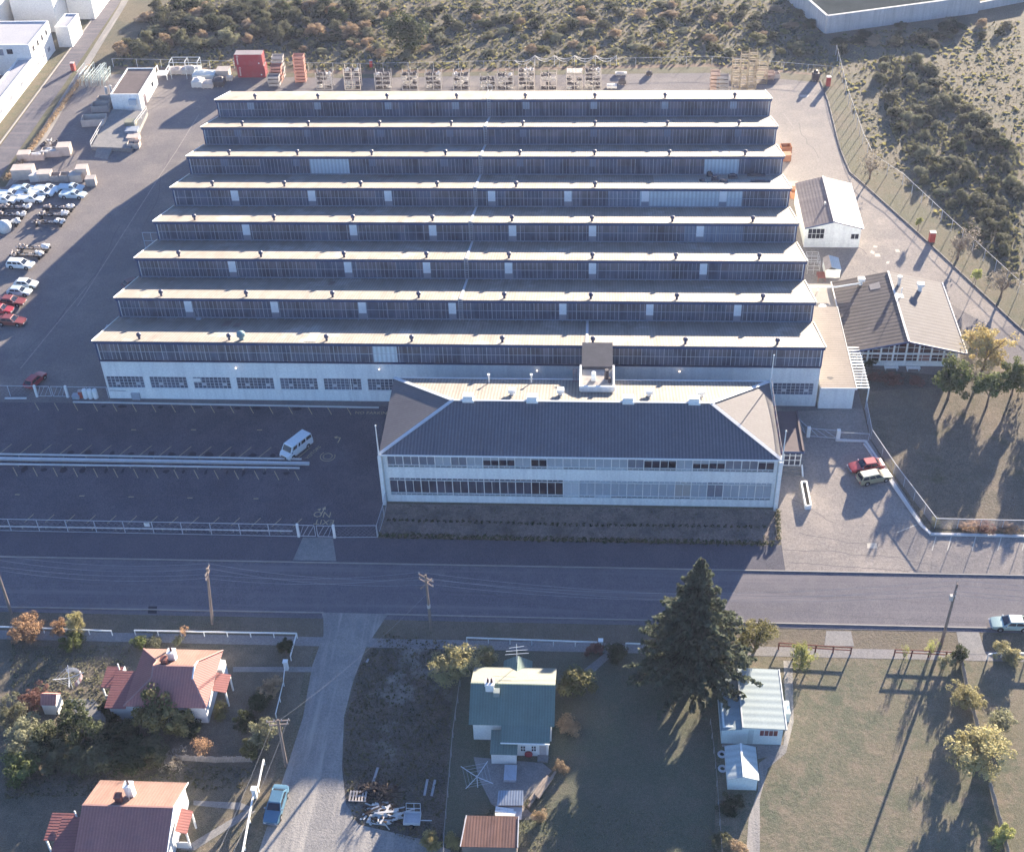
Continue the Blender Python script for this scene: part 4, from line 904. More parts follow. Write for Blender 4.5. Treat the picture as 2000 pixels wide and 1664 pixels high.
# green-roofed house
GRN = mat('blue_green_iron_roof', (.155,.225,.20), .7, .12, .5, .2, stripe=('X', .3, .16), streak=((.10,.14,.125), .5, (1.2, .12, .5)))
GRNP = mat('sunlit_green_back_slope', (.23,.235,.195), .6, .05, .4, .2)  # lit copy of the green iron, warm sunlight put into the colour
yb = G(1000,1303,2.9).y; yf = G(950,1415.6,2.9).y; ym = (yb+yf)/2; zr = AY(1000,1336,ym).z
gx0, gx1 = G(919,1370,3.2).x, G(1084.5,1370,3.2).x; sl_ = (zr-2.9)/(ym-yf)
gh = thing('green_roofed_house', (61,ym,0), 'cream house with blue-green iron roof and lean-to wings', 'house')
b = MB(); walls(b, gx0+.4, gx1-.35, yf+.35, yb-.35, 2.8)
for x in (gx0+.4, gx1-.35): b.add([(x,yf+.35,2.8),(x,yb-.35,2.8),(x,ym,zr-.1)], [(0,1,2)])
ex_ = G(977.5,1451,2.3).x; exr = G(1074,1451,2.3).x; zx = 2.9
q = G(1020,1451,1.9)
for _ in range(20): q = G(1020,1451, 2.9-.22*(yf-q.y))
yx, zx = q.y, q.z
CRW = mat('cream_house_wall', (.80,.79,.75), .75, .05, .5, .2, stripe=('Z', .2, .1))
walls(b, ex_+.25, exr-.2, yx+.3, yf+.349, zx-.05); b.build('wall', CRW, gh)
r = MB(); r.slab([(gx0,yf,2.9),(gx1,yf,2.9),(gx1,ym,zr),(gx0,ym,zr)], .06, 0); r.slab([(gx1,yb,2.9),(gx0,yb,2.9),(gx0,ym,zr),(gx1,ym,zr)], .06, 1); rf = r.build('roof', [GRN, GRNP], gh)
MB().bar((gx0,ym,zr+.02),(gx1,ym,zr+.02), .16, .04).build('ridge_capping', GRN, rf)
b = MB(); b.slab([(ex_,yf+.02,2.93),(exr,yf+.02,2.93),(exr,yx,zx+.03),(ex_,yx,zx+.03)], .05); b.build('rear_roof', GRN, gh)
MB().bar((ex_,yx-.06,zx-.02),(exr,yx-.06,zx-.02), .1, .12).build('gutter', WHITE, gh)
l0, l1 = G(956.5,1470,2.0).x, G(1010,1470,2.0).x
q = G(982,1474,1.7)
yl, zl = q.y, 1.75
ylb = yf-.1
b = MB(); b.slab([(l0,ylb,zl+.55),(l1,ylb,zl+.55),(l1,yl,zl),(l0,yl,zl)], .05); b.build('lean_to_roof', GRN, gh)
b = MB(); walls(b, l0+.12, l1-.12, yl+.15, ylb-.05, zl-.06); b.build('lean_to_wall', CRW, gh)
for u0, u1 in ((1017,1026),(1038,1047)):
    a_ = AY(u0,1466,yx+.3); c_ = AY(u1,1456,yx+.3); win_y(gh, a_.x, c_.x, a_.z, c_.z, yx+.3, 2, 2)
a_ = AY(1054,1481,yx+.3); c_ = AY(1067,1456,yx+.3); MB().box(a_.x,yx+.24,max(.25,a_.z),c_.x,yx+.296,c_.z).build('door', mat('grey_door', (.42,.39,.39), .7), gh)
b = MB(); b.box(a_.x-.2,yx-.5,0,c_.x+.2,yx+.23,.3); b.build('doorstep', CONC, gh)
q = G(1032,1489); b = MB(); b.tube([(q.x,yx+.05,.5),(q.x,yx+.2,.5)], [.42,.42], 16); tag(b.build('hose_reel', mat('red_hose', (.33,.05,.06), .6), None, (q.x,yx+.1,0)), 'red hose reel against the rear wall of the green-roofed house', 'hose')
q = G(997,1512); b = MB(); b.box(q.x-.65,q.y-1.0,0,q.x+.65,q.y+.95,.38); b.bar((q.x-.5,q.y+.6,.42),(q.x-.1,q.y-.6,.42), .05); b.bar((q.x-.1,q.y-.6,.42),(q.x+.3,q.y-.65,.42), .05); tag(b.build('concrete_cover', mat('pale_cover', (.45,.49,.55), .8, .08), None, (q.x,q.y,0)), 'low pale concrete cover beside the lean-to of the green-roofed house', 'slab')
gxm = G(1011,1290,3.4).x; ga = yb+1.3; zg_ = 3.35
r = MB()
for s in (-1, 1): r.slab([(gxm,yb-1.1,zg_),(gxm,ga,zg_),(gxm+1.6*s,ga,2.5),(gxm+1.6*s,yb-.1,2.5)], .05)
r.build('porch_gable', MATS['blue_green_iron_roof'], gh)
b = MB(); b.box(gxm-1.4,yb-.36,0,gxm+1.4,ga-.15,2.42); b.build('porch_wall', CRW, gh)
q = G(957,1341,zr-.1); chimney(gh, q.x, ym-.35, zr-.7, zr+.7, .9, WHITE, 2); q = G(970,1348,zr-.4); b = MB(); b.box(q.x-.3,ym-1.3,zr-1.0,q.x+.35,ym-.6,zr+.05); b.build('chimney', mat('grey_green_stack', (.25,.29,.28), .8), gh)
ae = MB(); q = Vector((gxm-.05,yb+.4,3.3)); ae.bar(q, q+Vector((0,0,3.0)), .06)
for z, L in ((1.2,2.6),(1.75,2.4),(2.3,1.6)): ae.bar(q+Vector((-L/2,0,z)), q+Vector((L/2,.2,z+.12)), .04)
tag(ae.build('television_aerial', MULL, None, tuple(q)), 'tall television aerial on the green-roofed house', 'aerial')
# mint shed, garage, rusty shed, outhouse
MINT = mat('mint_iron_roof', (.26,.33,.35), .6, .06, .4, .3, stripe=('Y', .95, .10)); MINTW = mat('mint_wall', (.68,.76,.75), .7, .05, .5)
ms = thing('mint_green_cottage', (86.5,-54,0), 'long mint-green cottage with a ribbed iron roof beside the big conifer', 'cottage')
b = MB(); walls(b, 83.2, 89.5, -58.05, -50.4, 2.75); b.build('wall', MINTW, ms)
b = MB(); b.slab([(85.2,-58.3,3.0),(89.8,-58.3,2.85),(89.8,-50.1,2.85),(85.2,-50.1,3.0)], .08); rf = b.build('roof', MINT, ms)
b = MB(); b.slab([(82.95,-58.4,2.6),(85.18,-58.4,2.85),(85.18,-50.2,2.85),(82.95,-50.2,2.6)], .07); b.build('side_roof', MINT, ms)
MB().bar((85.25,-58.3,3.04),(85.25,-50.1,3.04), .14, .07).build('ridge_capping', mat('pale_capping', (.5,.52,.52), .6), rf)
MB().bar((89.82,-58.3,2.84),(89.82,-50.1,2.84), .1, .12).build('gutter', WHITE, rf)
a_ = AY(1483,1436,-58.05); c_ = AY(1520,1426,-58.05); win_y(ms, a_.x, c_.x, a_.z, c_.z, -58.05, 4, 1, glassmat('red_curtain_glass', (.12,.03,.035), .2, (.3,.08,.08)))
a_ = AY(1459,1451,-58.05); c_ = AY(1473,1425,-58.05); MB().box(a_.x,-58.09,.1,c_.x,-58.054,c_.z).build('door', mat('mint_door', (.5,.58,.58), .7), ms)
q = G(1536,1397); b = MB(); b.box(89.52,q.y-.9,0,90.7,q.y+.9,1.4); b.build('porch', MINTW, ms)
sheet('patio', P2((1410,1453),(1530,1455),(1528,1472),(1480,1482),(1478,1458),(1410,1458)), .03, CONC)
gr = thing('small_garage', (84.9,-61.7,0), 'small white garage with a pale ridged roof in front of the mint cottage', 'garage')
b = MB(); walls(b, 83.45, 86.4, -63.9, -60.0, 1.85); b.add([(83.45,-63.9,1.85),(86.4,-63.9,1.85),(84.95,-63.9,2.3)], [(0,1,2)]); b.build('wall', MINTW, gr)
r = MB(); r.slab([(83.3,-64.05,1.85),(84.95,-64.05,2.35),(84.95,-59.85,2.35),(83.3,-59.85,1.85)], .06); r.slab([(86.55,-64.05,1.85),(84.95,-64.05,2.35),(84.95,-59.85,2.35),(86.55,-59.85,1.85)], .06); rf = r.build('roof', mat('pale_mint_roof', (.46,.53,.53), .6, .05, .4, .3, stripe=('Y', .8, .15)), gr)
MB().bar((84.95,-64.07,2.39),(84.95,-59.83,2.39), .2, .05).build('ridge_capping', WHITE, rf)
ru = thing('rusty_iron_shed', (58,-68.5,0), 'shed with a rusty brown corrugated roof at the bottom edge', 'shed')
zf = 2.1; pts = [G(911,1592,zf+.2), G(1013,1594,zf+.2), G(1011,1655,zf), G(899,1653,zf)]
b = MB(); b.slab(pts, .06); rf = b.build('roof', mat('rusty_corrugated', (.20,.115,.095), .85, .25, .8, .15, stripe=('X', .3, .3), streak=((.30,.16,.11), .7, (1.8,.12,1))), ru)
b = MB(); walls(b, pts[3].x+.15, pts[2].x-.1, pts[3].y+.15, pts[0].y-.15, zf-.05); b.build('wall', mat('weathered_boards', (.25,.21,.18), .9, .2, 1), ru)
for i, j in ((0,3),(1,2)): MB().bar(pts[i]+Vector((0,0,.04)), pts[j]+Vector((0,0,.04)), .1, .06).build('barge_board', KERBW, rf)
ou = thing('outhouse', (61.2,-66,0), 'tiny outhouse with a grey corrugated roof behind the rusty shed', 'outhouse')
p = [G(974,1543,1.9),G(1022,1543,1.9),G(1022,1572,1.7),G(970,1572,1.7)]
b = MB(); b.slab(p, .05); b.build('roof', mat('galvanised_iron', (.33,.38,.44), .6, .2, 1.2, .3, stripe=('X', .28, .3)), ou)
b = MB(); walls(b, p[3].x+.15, p[2].x-.1, p[3].y+.1, p[0].y-.1, 1.66, .1); b.build('wall', MATS['weathered_boards'], ou)
p = [G(968,1573,1.35),G(1021,1574,1.35),G(1018,1600,1.1),G(968,1592,1.1)]; b = MB(); b.slab(p, .06); b.build('lower_roof', mat('pale_board', (.5,.5,.52), .8, .1), ou)
for j, (u0, v0, u1, v1, lb) in enumerate(((968,1577,1003,1582,'uppermost'),(967,1583,1008,1587,'middle'),(967,1590,1006,1591,'lowest'))):
    b = MB(); a_ = G(u0, v0, 1.5); c_ = G(u1, v1, 1.45); b.bar(a_, c_, .28, .12); tag(b.build('white_board', WHITE, None, tuple(a_)), lb+' of the white boards piled on the outhouse roof', 'board', 'white boards on the outhouse')
# ------------------------------------------------------------------ vehicles
TYRE = mat('tyre_rubber', (.018,.018,.02), .85, .2); RIM = mat('steel_rim', (.45,.46,.48), .4, .1, 2, .5, .6); CHR = mat('chrome_bumper', (.55,.56,.58), .25, .05, 2, .5, .8)
CGL = glassmat('car_glass', (.02,.026,.04), .06, None, .6); LAMPR = mat('tail_lamp', (.3,.03,.02), .4, .1); LAMPC = mat('headlamp', (.7,.7,.68), .2, .05, 2, .6)
BLK = mat('black_underbody', (.012,.012,.015), .8, .1); SEAT = mat('dark_interior', (.06,.055,.055), .8, .2)
PAINTS = {}
def paint(nm, c, rough=.3):
    if nm in PAINTS: return PAINTS[nm]
    m = mat('paint_'+nm, c, rough, .05, .5, .55); PAINTS[nm] = m; return m
def vehicle(name, loc, head, label, cat, kind, pm, group=None, roofm=None, wheels=True, handles=False):
    """kind: sedan / wagon / hatch / ute / van; body lofted through stations along its length, then cabin, glass, wheels and lamps"""
    root = thing(name, (0,0,0), label, cat, group)
    D = dict(sedan=(4.6,1.76,.86,1.36,(-1.75,-1.15,.30,1.02)), wagon=(4.55,1.74,.88,1.42,(-2.12,-1.86,.42,1.08)), hatch=(3.9,1.6,.85,1.34,(-1.75,-1.2,.28,.92)),
             ute=(4.7,1.78,.88,1.34,(-.30,-.12,.55,1.15)), van=(4.9,1.86,1.12,1.98,(-2.38,-2.28,1.35,1.85)))[kind]
    L, W, zb, zr, (cb, rb, rt, ct) = D
    b = MB(); h = L/2; w_ = W/2; z0 = .2
    hood = {'sedan':.80,'wagon':.82,'hatch':.80,'ute':.82,'van':.98}[kind]
    st = [(-h,.62,.40,zb-.12),(-h+.08,.90,.30,zb-.05),(-h+.5,.99,z0,zb),(cb,1,z0,zb),(0,1,z0,zb),(ct,1,z0,zb-.01),(ct+.35,.985,z0,hood+.03),(h-.35,.95,.24,hood-.05),(h-.06,.88,.34,hood-.12),(h,.66,.42,hood-.22)]
    if kind == 'ute': st[0] = (-h,.93,.38,zb-.02); st[1] = (-h+.06,.97,.3,zb)
    if kind == 'van': st[0] = (-h,.93,.4,zb); st[1] = (-h+.06,.98,.3,zb)
    vs = []; n = 8
    for x, k, za, zt in st:
        y = w_*k; zm = za+(zt-za)*.55
        vs += [(x,-y*.9,za),(x,-y,za+.12),(x,-y,zm),(x,-y*.93,zt),(x,y*.93,zt),(x,y,zm),(x,y,za+.12),(x,y*.9,za)]
    fs = []
    for i in range(len(st)-1):
        for k in range(n): a, c = i*n+k, i*n+(k+1)%n; fs.append((a, a+n, c+n, c))
    fs.append(tuple(range(n))); fs.append(tuple(range((len(st)-1)*n, len(st)*n))[::-1])
    b.add(vs, fs)
    # cabin
    yb_, yt = w_*.90, w_*.74; zz = zb-.03
    lo = [(cb,-yb_),(ct,-yb_),(ct,yb_),(cb,yb_)]; hi = [(rb,-yt),(rt,-yt),(rt,yt),(rb,yt)]
    if kind == 'van': yt = w_*.86; yb_ = w_*.94; lo = [(cb,-yb_),(ct,-yb_),(ct,yb_),(cb,yb_)]; hi = [(rb,-yt),(rt,-yt),(rt,yt),(rb,yt)]
    zr1 = zr-.07
    cv = [(x,y,zz) for x, y in lo]+[(x,y,zr1) for x, y in hi]+[(x*.96+(rb+rt)/2*.04,y*.9,zr) for x, y in hi]
    b.add(cv, [(0,1,5,4),(1,2,6,5),(2,3,7,6),(3,0,4,7),(4,5,9,8),(5,6,10,9),(6,7,11,10),(7,4,8,11),(8,9,10,11)])
    if kind == 'ute':  # load bed: raised rim round a sunken floor
        for y in (-w_*.86, w_*.86): b.box(-h+.1,y-.07,zb-.02,cb-.02,y+.07,zb+.05)
        b.box(-h+.05,-w_*.86,zb-.02,-h+.16,w_*.86,zb+.05)
    body = b.build('body', pm, root, smooth=38)
    if roofm:
        MB().add([(x,y,z+.008) for x, y, z in cv[8:]], [(0,1,2,3)]).build('roof', roofm, root)
    def pane(nm, i, j, k, l, u0, u1, v0, v1, parent=root, mt=CGL):
        A, B, C_, D_ = [Vector(cv[q]) for q in (i, j, k, l)]
        f = lambda u, v: A.lerp(B, u).lerp(D_.lerp(C_, u), v)
        nn = (B-A).cross(D_-A).normalized()*.012
        return MB().quad(f(u0,v0)+nn, f(u1,v0)+nn, f(u1,v1)+nn, f(u0,v1)+nn).build(nm, mt, parent)
    pane('windscreen', 1, 2, 6, 5, .06, .94, .08, .92)
    if kind != 'van': pane('rear_window', 3, 0, 4, 7, .08, .92, .12, .9)
    for (i, j, k, l), rev in (((0,1,5,4), 0), ((2,3,7,6), 1)):
        segs = {'sedan':[(.10,.50),(.54,.93)],'wagon':[(.05,.34),(.38,.65),(.69,.94)],'hatch':[(.12,.5),(.54,.92)],'ute':[(.16,.9)],'van':[(.03,.27),(.32,.52),(.57,.66),(.74,.93)]}[kind]
        for u0, u1 in segs:
            if rev: u0, u1 = 1-u1, 1-u0
            pane('side_window', i, j, k, l, u0, u1, .16 if kind != 'van' else .3, .88)
    ax = {'sedan':(-1.3,1.35),'wagon':(-1.3,1.35),'hatch':(-1.2,1.2),'ute':(-1.4,1.4),'van':(-1.35,1.55)}[kind]
    for x in ax:
        for s in (-1, 1):
            y = s*(w_-.09); wr = .31
            o = MB().tube([(x,y-.1,wr),(x,y+.1,wr)], [wr, wr], 16).build('wheel', TYRE, root, smooth=40)
            MB().tube([(x,y+s*.06,wr),(x,y+s*.115,wr)], [wr*.6, wr*.55], 12).build('rim', RIM, o)
            MB().disc((x,s*(w_+.004),wr+.05), (0,s,0), wr*1.22, 14).build('wheel_arch', BLK, root)
    MB().box(h-.02,-w_*.86,.36,h+.09,w_*.86,.5).build('bumper', CHR, root); MB().box(-h-.09,-w_*.86,.38,-h+.02,w_*.86,.52).build('bumper', CHR, root)
    MB().box(h-.03,-w_*.5,.53,h+.012,w_*.5,hood-.24).build('grille', BLK, root)
    for s in (-1, 1):
        MB().box(h-.10,s*w_*.6-.15,.52,h+.0,s*w_*.6+.15,hood-.2).build('headlight', LAMPC, root)
        MB().box(-h-.012,s*w_*.68-.13,.56,-h+.05,s*w_*.68+.13,.72).build('tail_light', LAMPR, root)
        MB().box(ct-.25,s*(w_+.02)-.07,zb+.02,ct-.12,s*(w_+.02)+.07,zb+.14).build('wing_mirror', CHR, root)
    root.location = loc; root.rotation_euler = (0, 0, head)
    return root
def put(u, v, h=.0): q = G(u, v, h); return (q.x, q.y, .03)
def heading(a, b, h=.0): p, q = G(*a, h), G(*b, h); return math.atan2(q.y-p.y, q.x-p.x)
W1 = paint('white', (.76,.80,.80)); W2 = paint('pale_blue', (.52,.63,.68)); MAR = paint('red', (.36,.035,.05)); GOLD = paint('gold', (.36,.31,.19), .35); CRM = paint('cream', (.62,.60,.50))
BLU = paint('blue', (.09,.19,.28)); RUS = paint('maroon', (.23,.055,.05)); BRN = paint('brown', (.14,.06,.055)); ICE = paint('ice_green', (.35,.48,.46))
vehicle('van', put(578,871,.9), heading((602,857),(558,891)), 'white passenger van parked alone in the shaded parking lot', 'van', 'van', W1)
vehicle('sedan_car', put(1692,909,.6), heading((1728,903),(1658,913)), 'red sedan parked at the white kerb of the right forecourt', 'car', 'sedan', MAR)
vehicle('station_wagon', put(1707,931,.6), heading((1682,936),(1738,925)), 'gold station wagon with a cream roof, parked beside the red sedan', 'car', 'wagon', GOLD, None, CRM)
vehicle('sedan_car', put(539,1570,.6), heading((545,1545),(531,1590)), 'blue sedan with a white-edged roof parked on the gravel lane by the white fence', 'car', 'sedan', BLU)
vehicle('sedan_car', put(1975,1217,.6), heading((1990,1218),(1945,1217)), 'pale green older sedan with a white roof parked at the right end of the road', 'car', 'sedan', ICE, None, W1)
vehicle('hatchback_car', put(68,742,.6), heading((58,752),(80,732)), 'red hatchback standing alone inside the left yard gate', 'car', 'hatch', MAR)
vehicle('hatchback_car', put(262,552,.6), heading((250,556),(272,548)), 'brown car half hidden behind the left edge of the factory roof', 'car', 'hatch', BRN)
UT = [((47,370),W2,'left one in the back row of'),((92,370),W1,'middle one in the back row of'),((139,368),W2,'right one in the back row of'),((20,380),W1,'edge-cut one in the centre row of'),((82,377),W1,'middle one of the centre row of'),((143,381),W2,'rightmost front'),((8,391),W1,'edge-cut one in the front row of'),((61,389),W1,'nearest whole one of')]
for (u, v), pm_, lb in UT:
    lab = ('white' if pm_ is W1 else 'pale blue')+' pickup body, '+lb+(' pickups on the left yard' if lb.endswith('of') else ' pickup on the left yard')
    vehicle('pickup_truck', put(u, v, .5), heading((u-20, v), (u+20, v+1.5)), lab, 'pickup', 'ute', pm_, 'unfinished pickups on the left yard')
for (u, v), pm_, kd, lb in (((40,517),W1,'wagon','pale station wagon parked just below the rows of bare chassis'),((51,555),W1,'hatch','white hatchback, topmost of the short row of parked cars at the left edge'),((38,570),W2,'hatch','pale blue hatchback below the white one at the left edge'),((22,589),RUS,'sedan','maroon sedan with pale glass between the blue hatchback and the half-hidden red car'),((2,605),MAR,'hatch','red car almost wholly cut off by the left picture edge'),((22,627),RUS,'sedan','maroon sedan nearest the camera in the short row at the left edge')):
    vehicle('station_wagon' if kd == 'wagon' else 'parked_car', put(u, v, .5), heading((u-20, v), (u+20, v+2.5)), lb, 'car', kd, pm_, 'cars parked along the left edge')
# bare chassis with engines
def chassis(u, v, lb):
    q = G(u, v, .5); r = thing('bare_chassis', (0,0,0), lb, 'chassis', 'bare chassis on the left yard'); rg2 = random.Random(u)
    b = MB()
    for s in (-.42, .42): b.box(-5.0,s-.06,.42,.7,s+.06,.58)
    for x in (-4.8,-3.6,-2.2,-.8,.4): b.box(x-.06,-.36,.44,x+.06,.36,.56)
    b.build('frame', BLK, r)
    b = MB()
    for i in range(9): b.blob((rg2.uniform(-.5,.7),rg2.uniform(-.42,.42),rg2.uniform(.7,1.15)), rg2.uniform(.2,.45),rg2.uniform(.2,.38),rg2.uniform(.15,.34), i, 7, 4, .3)
    b.build('engine', mat('pale_castings', (.78,.76,.73), .6, .2, 3), r)
    b = MB()
    for i in range(4): b.blob((-.9-.25*i,rg2.uniform(-.2,.2),.72), .2,.16,.14, i+20, 7, 4, .3)
    for i in range(7): b.blob((rg2.uniform(-4.9,-3.3),rg2.uniform(-.6,.6),rg2.uniform(.6,.95)), rg2.uniform(.12,.3),rg2.uniform(.12,.3),rg2.uniform(.1,.22), i+40, 7, 4, .3)
    b.build('gearbox', mat('brown_castings', (.55,.46,.40), .7, .2, 3), r)
    for i in range(3): MB().blob((-2.0-.8*i,rg2.uniform(-.3,.3),.62), .2,.13,.12, i+30, 7, 4, .2).build('fitting', mat('grey_castings', (.32,.34,.38), .6, .2, 3), r)
    for x in (-4.0, .3):
        MB().tube([(x,-.75,.32),(x,.75,.32)], .07, 6).build('axle', BLK, r)
        for s in (-.75, .75): MB().tube([(x,s-.08,.32),(x,s+.08,.32)], .26, 12).build('hub', TYRE, r)
    r.location = (q.x, q.y, .03); r.rotation_euler = (0,0,R(-4))
for u, v, lb in ((52,407,'bare chassis with pale engine, left one of the back pair below the pickups'),(138,407,'bare chassis with pale engine, right one of the back pair below the pickups'),(42,421,'bare chassis, left one of the middle pair below the pickups'),(127,421,'bare chassis, right one of the middle pair below the pickups'),(31,436,'bare chassis, left one of the front pair beside the white tank'),(118,436,'bare chassis, right one of the front pair, nearest the yard shadow'),(90,486,'bare chassis just above the pale station wagon, rear one'),(76,499,'bare chassis lying directly against the pale station wagon')): chassis(u, v, lb)
q = G(11,452); b = MB(); b.lathe((q.x,q.y,0), [(.9,0),(1.15,.5),(1.2,1.1),(1.0,1.7),(.5,2.0),(.05,2.1)], 18); tag(b.build('white_tank', paint('tank_white', (.68,.70,.68), .4), None, (q.x,q.y,0), smooth=60), 'round white tank at the left picture edge beside the bare chassis', 'tank')
# red shipping containers
def container(z, label, dx):
    q = G(489,153); L, Wd, H = 5.75, 2.35, 2.45; x0, y0 = -4.45+dx, 107.6
    r = thing('shipping_container', (x0+L/2,y0+Wd/2,z), label, 'container', 'red containers at the back fence')
    pm_ = mat('container_red', (.30,.035,.05), .6, .12, .5, .3, dirt=((.25,.07,.08), .35, .5, .7))
    b = MB(); b.box(x0+.05,y0+.06,z+.12,x0+L-.05,y0+Wd-.06,z+H-.04)
    n = 26
    for i in range(n):
        xa = x0+.15+(L-.3)*i/n; b.box(xa,y0+.02,z+.2,xa+(L-.3)/n*.55,y0+.058,z+H-.16)
    b.build('body', pm_, r)
    b = MB()
    for x in (x0, x0+L-.14):
        for y in (y0, y0+Wd-.14): b.box(x,y,z,x+.14,y+.14,z+H)
    for zz in (z, z+H-.14):
        for y in (y0, y0+Wd-.14): b.box(x0+.142,y+.003,zz,x0+L-.142,y+.137,zz+.13)
    b.build('frame', pm_, r)
    MB().box(x0+.05,y0+.06,z+H-.036,x0+L-.05,y0+Wd-.06,z+H+.01).build('roof', mat('dusty_container_roof', (.30,.26,.26), .8, .15, .5), r)
    b = MB(); text_mb(b, 'Cronos', lambda x, y: Vector((x0+.62+y, y0+.012, z+H/2+.1-x)), .62); b.build('lettering', WHITE, r)
    b = MB(); b.box(x0+L-.95,y0+.006,z+.5,x0+L-.7,y0+.016,z+.75); b.build('data_plate', WHITE, r)
    b = MB()
    for y in (.4,.9,1.45,1.95): b.bar((x0+L+.03,y0+y,z+.15),(x0+L+.03,y0+y,z+H-.15), .06)
    b.build('locking_bar', CHR, r)
container(0, 'lower red shipping container at the back fence', .12); container(2.46, 'upper red shipping container stacked on the other one', -.1)
# ------------------------------------------------------------------ crates, stillages and stored parts
WOOD = mat('pale_crate_wood', (.55,.47,.41), .85, .15, 1.2, .15); WOODG = mat('weathered_crate_wood', (.42,.375,.345), .85, .15, 1.2, .15); PINK = mat('pinkish_steel', (.40,.20,.165), .75, .15, 1.5, .2); OCH = mat('pale_ochre_stillage', (.33,.27,.19), .75, .15, 1.5, .2); GREYS = mat('grey_stillage', (.33,.31,.31), .75, .15, 1.5, .2)
ORA = mat('orange_crate', (.40,.19,.11), .8, .15, 1.2, .15); PARTP = mat('pale_metal_parts', (.50,.47,.44), .6, .25, 2.5, .3); PARTD = mat('dark_metal_parts', (.07,.06,.065), .6, .3, 2.5, .3); WRAP = mat('white_wrapping', (.62,.60,.57), .7, .1, 1.5, .2)
ORD = ['bottom','second from the bottom','third from the bottom','fourth from the bottom','fifth from the bottom','sixth from the bottom','seventh from the bottom','eighth from the bottom']
def crate(u, v, sx, sy, sz, label, m=None, open_=True, rz=0, z=0, group=None, name='wooden_crate', cat='crate', fill=None):
    q = G(u, v, z); m = m or WOOD; r = thing(name, (0,0,0), label, cat, group)
    b = MB(); t = .07
    if open_:
        b.box(-sx/2,-sy/2,.1,sx/2,-sy/2+t,sz); b.box(-sx/2,sy/2-t,.1,sx/2,sy/2,sz); b.box(-sx/2,-sy/2+t,.1,-sx/2+t,sy/2-t,sz); b.box(sx/2-t,-sy/2+t,.1,sx/2,sy/2-t,sz)
        b.box(-sx/2+t,-sy/2+t,.1,sx/2-t,sy/2-t,.2)
    else: b.box(-sx/2,-sy/2,.1,sx/2,sy/2,sz-.04)
    b.build('box', m, r)
    b = MB()
    for x in (-sx*.42, 0, sx*.42): b.box(x-.06,-sy/2-.035,.1,x+.06,-sy/2-.003,sz-.02)
    for y in (-sy*.42, sy*.42): b.box(sx/2+.003,y-.06,.1,sx/2+.035,y+.06,sz-.02)
    b.build('batten', m, r)
    b = MB()
    for y in (-sy*.4, 0, sy*.4): b.box(-sx/2,y-.07,0,sx/2,y+.07,.098)
    b.build('skid', m, r)
    if not open_: MB().box(-sx/2-.03,-sy/2-.03,sz-.038,sx/2+.03,sy/2+.03,sz).build('lid', m, r)
    if fill:
        b = MB(); rg2 = random.Random(int(u*7+v))
        for i in range(7): b.blob((rg2.uniform(-.4,.4)*sx,rg2.uniform(-.38,.38)*sy,sz*.85), .24*sx,.2*sy,.2, i, 6, 4, .3)
        b.build('contents', fill, r)
    r.location = (q.x, q.y, z+.02); r.rotation_euler = (0,0,rz); return r
CR = [ # left yard, first group by the dock
 (186,243,4.6,2.6,1.5,'largest open wooden crate, divided in two, left of the loading dock',WOOD,True,R(8)),
 (199,216,3.4,2.3,1.4,'open wooden crate behind the largest one, left of the loading dock',WOODG,True,R(5)),
 (205,203,2.6,2.0,1.3,'small open crate farthest back beside the white store',WOODG,True,0),
 (258,250,2.1,1.7,1.5,'grey-green lidded crate farthest back on the right side of the dock',mat('olive_crate', (.25,.25,.19), .85, .2, 1),False,R(3)),
 (260,263,2.4,2.0,1.2,'blue-topped crate in the middle of the right dock row',mat('bluish_crate', (.30,.34,.40), .85, .2, 1),False,R(3)),
 (262,275,2.3,1.8,1.0,'pale wooden crate right of the dock, second from the front',WOOD,False,R(3)),
 (263,288,2.2,1.8,1.1,'open pale crate nearest the camera right of the dock',WOOD,True,R(3)),
 (50,312,2.2,1.9,1.5,'lidded pale crate at the left end of the crate row under the dark scrap heap',WOOD,False,R(6)),
 (73,311,3.0,1.8,1.3,'open crate with white boards in the row under the dark scrap heap',WOOD,True,R(6)),
 (103,304,3.6,1.9,1.3,'long pale crate heaped with white wrapping under the dark scrap heap',WOOD,True,R(6)),
 (128,301,2.4,2.2,1.9,'tall pale crate at the right end of the row under the dark scrap heap',WOOD,False,R(6)),
 (49,347,3.8,2.4,2.1,'big pale double crate at the left end of the row behind the pickups',WOOD,False,R(6)),
 (71,352,1.8,1.9,1.4,'pale crate with a sloping cover beside the big double crate',WRAP,False,R(10)),
 (90,351,2.4,1.9,1.6,'white-lidded crate in the middle of the row behind the pickups',WOOD,False,R(4)),
 (111,353,1.7,1.6,1.3,'open brown crate behind the middle pickup',WOODG,True,R(4)),
 (129,353,1.6,1.5,1.4,'square crate with a pale open side behind the pickups',WOODG,True,R(4)),
 (151,353,2.2,1.8,1.5,'wide pale crate near the right end of the row behind the pickups',WOOD,False,R(6)),
 (164,347,2.0,1.9,2.2,'tallest pale crate near the right end of the row behind the pickups',WOOD,False,R(6)),
 (180,362,1.7,1.6,1.6,'pale crate standing at the right end, beside the last pickup',WOODG,False,R(6)),
 # along the right end of the factory
 (1534,298,1.9,1.6,1.4,'open orange crate in sun at the right end of the factory, farthest one',ORA,True,R(4)),
 (1534,313,1.7,1.5,1.3,'orange lidded crate just in front of the open orange one at the factory end',ORA,False,0),
 (1548,372,1.6,1.6,1.3,'pale orange crate between factory and white workshop, farther one',mat('pale_orange_crate', (.48,.34,.26), .8, .15, 1.2),False,0),
 (1551,386,1.4,1.3,1.2,'red-orange crate between factory and white workshop, nearer one',ORA,True,0)]
for u, v, a, b_, c_, lb, m, op, rz in CR: crate(u, v, a, b_, c_, lb, m, op, rz, 0, 'crates stored on the yards', fill=WRAP if 'heaped' in lb or 'white boards' in lb else None)
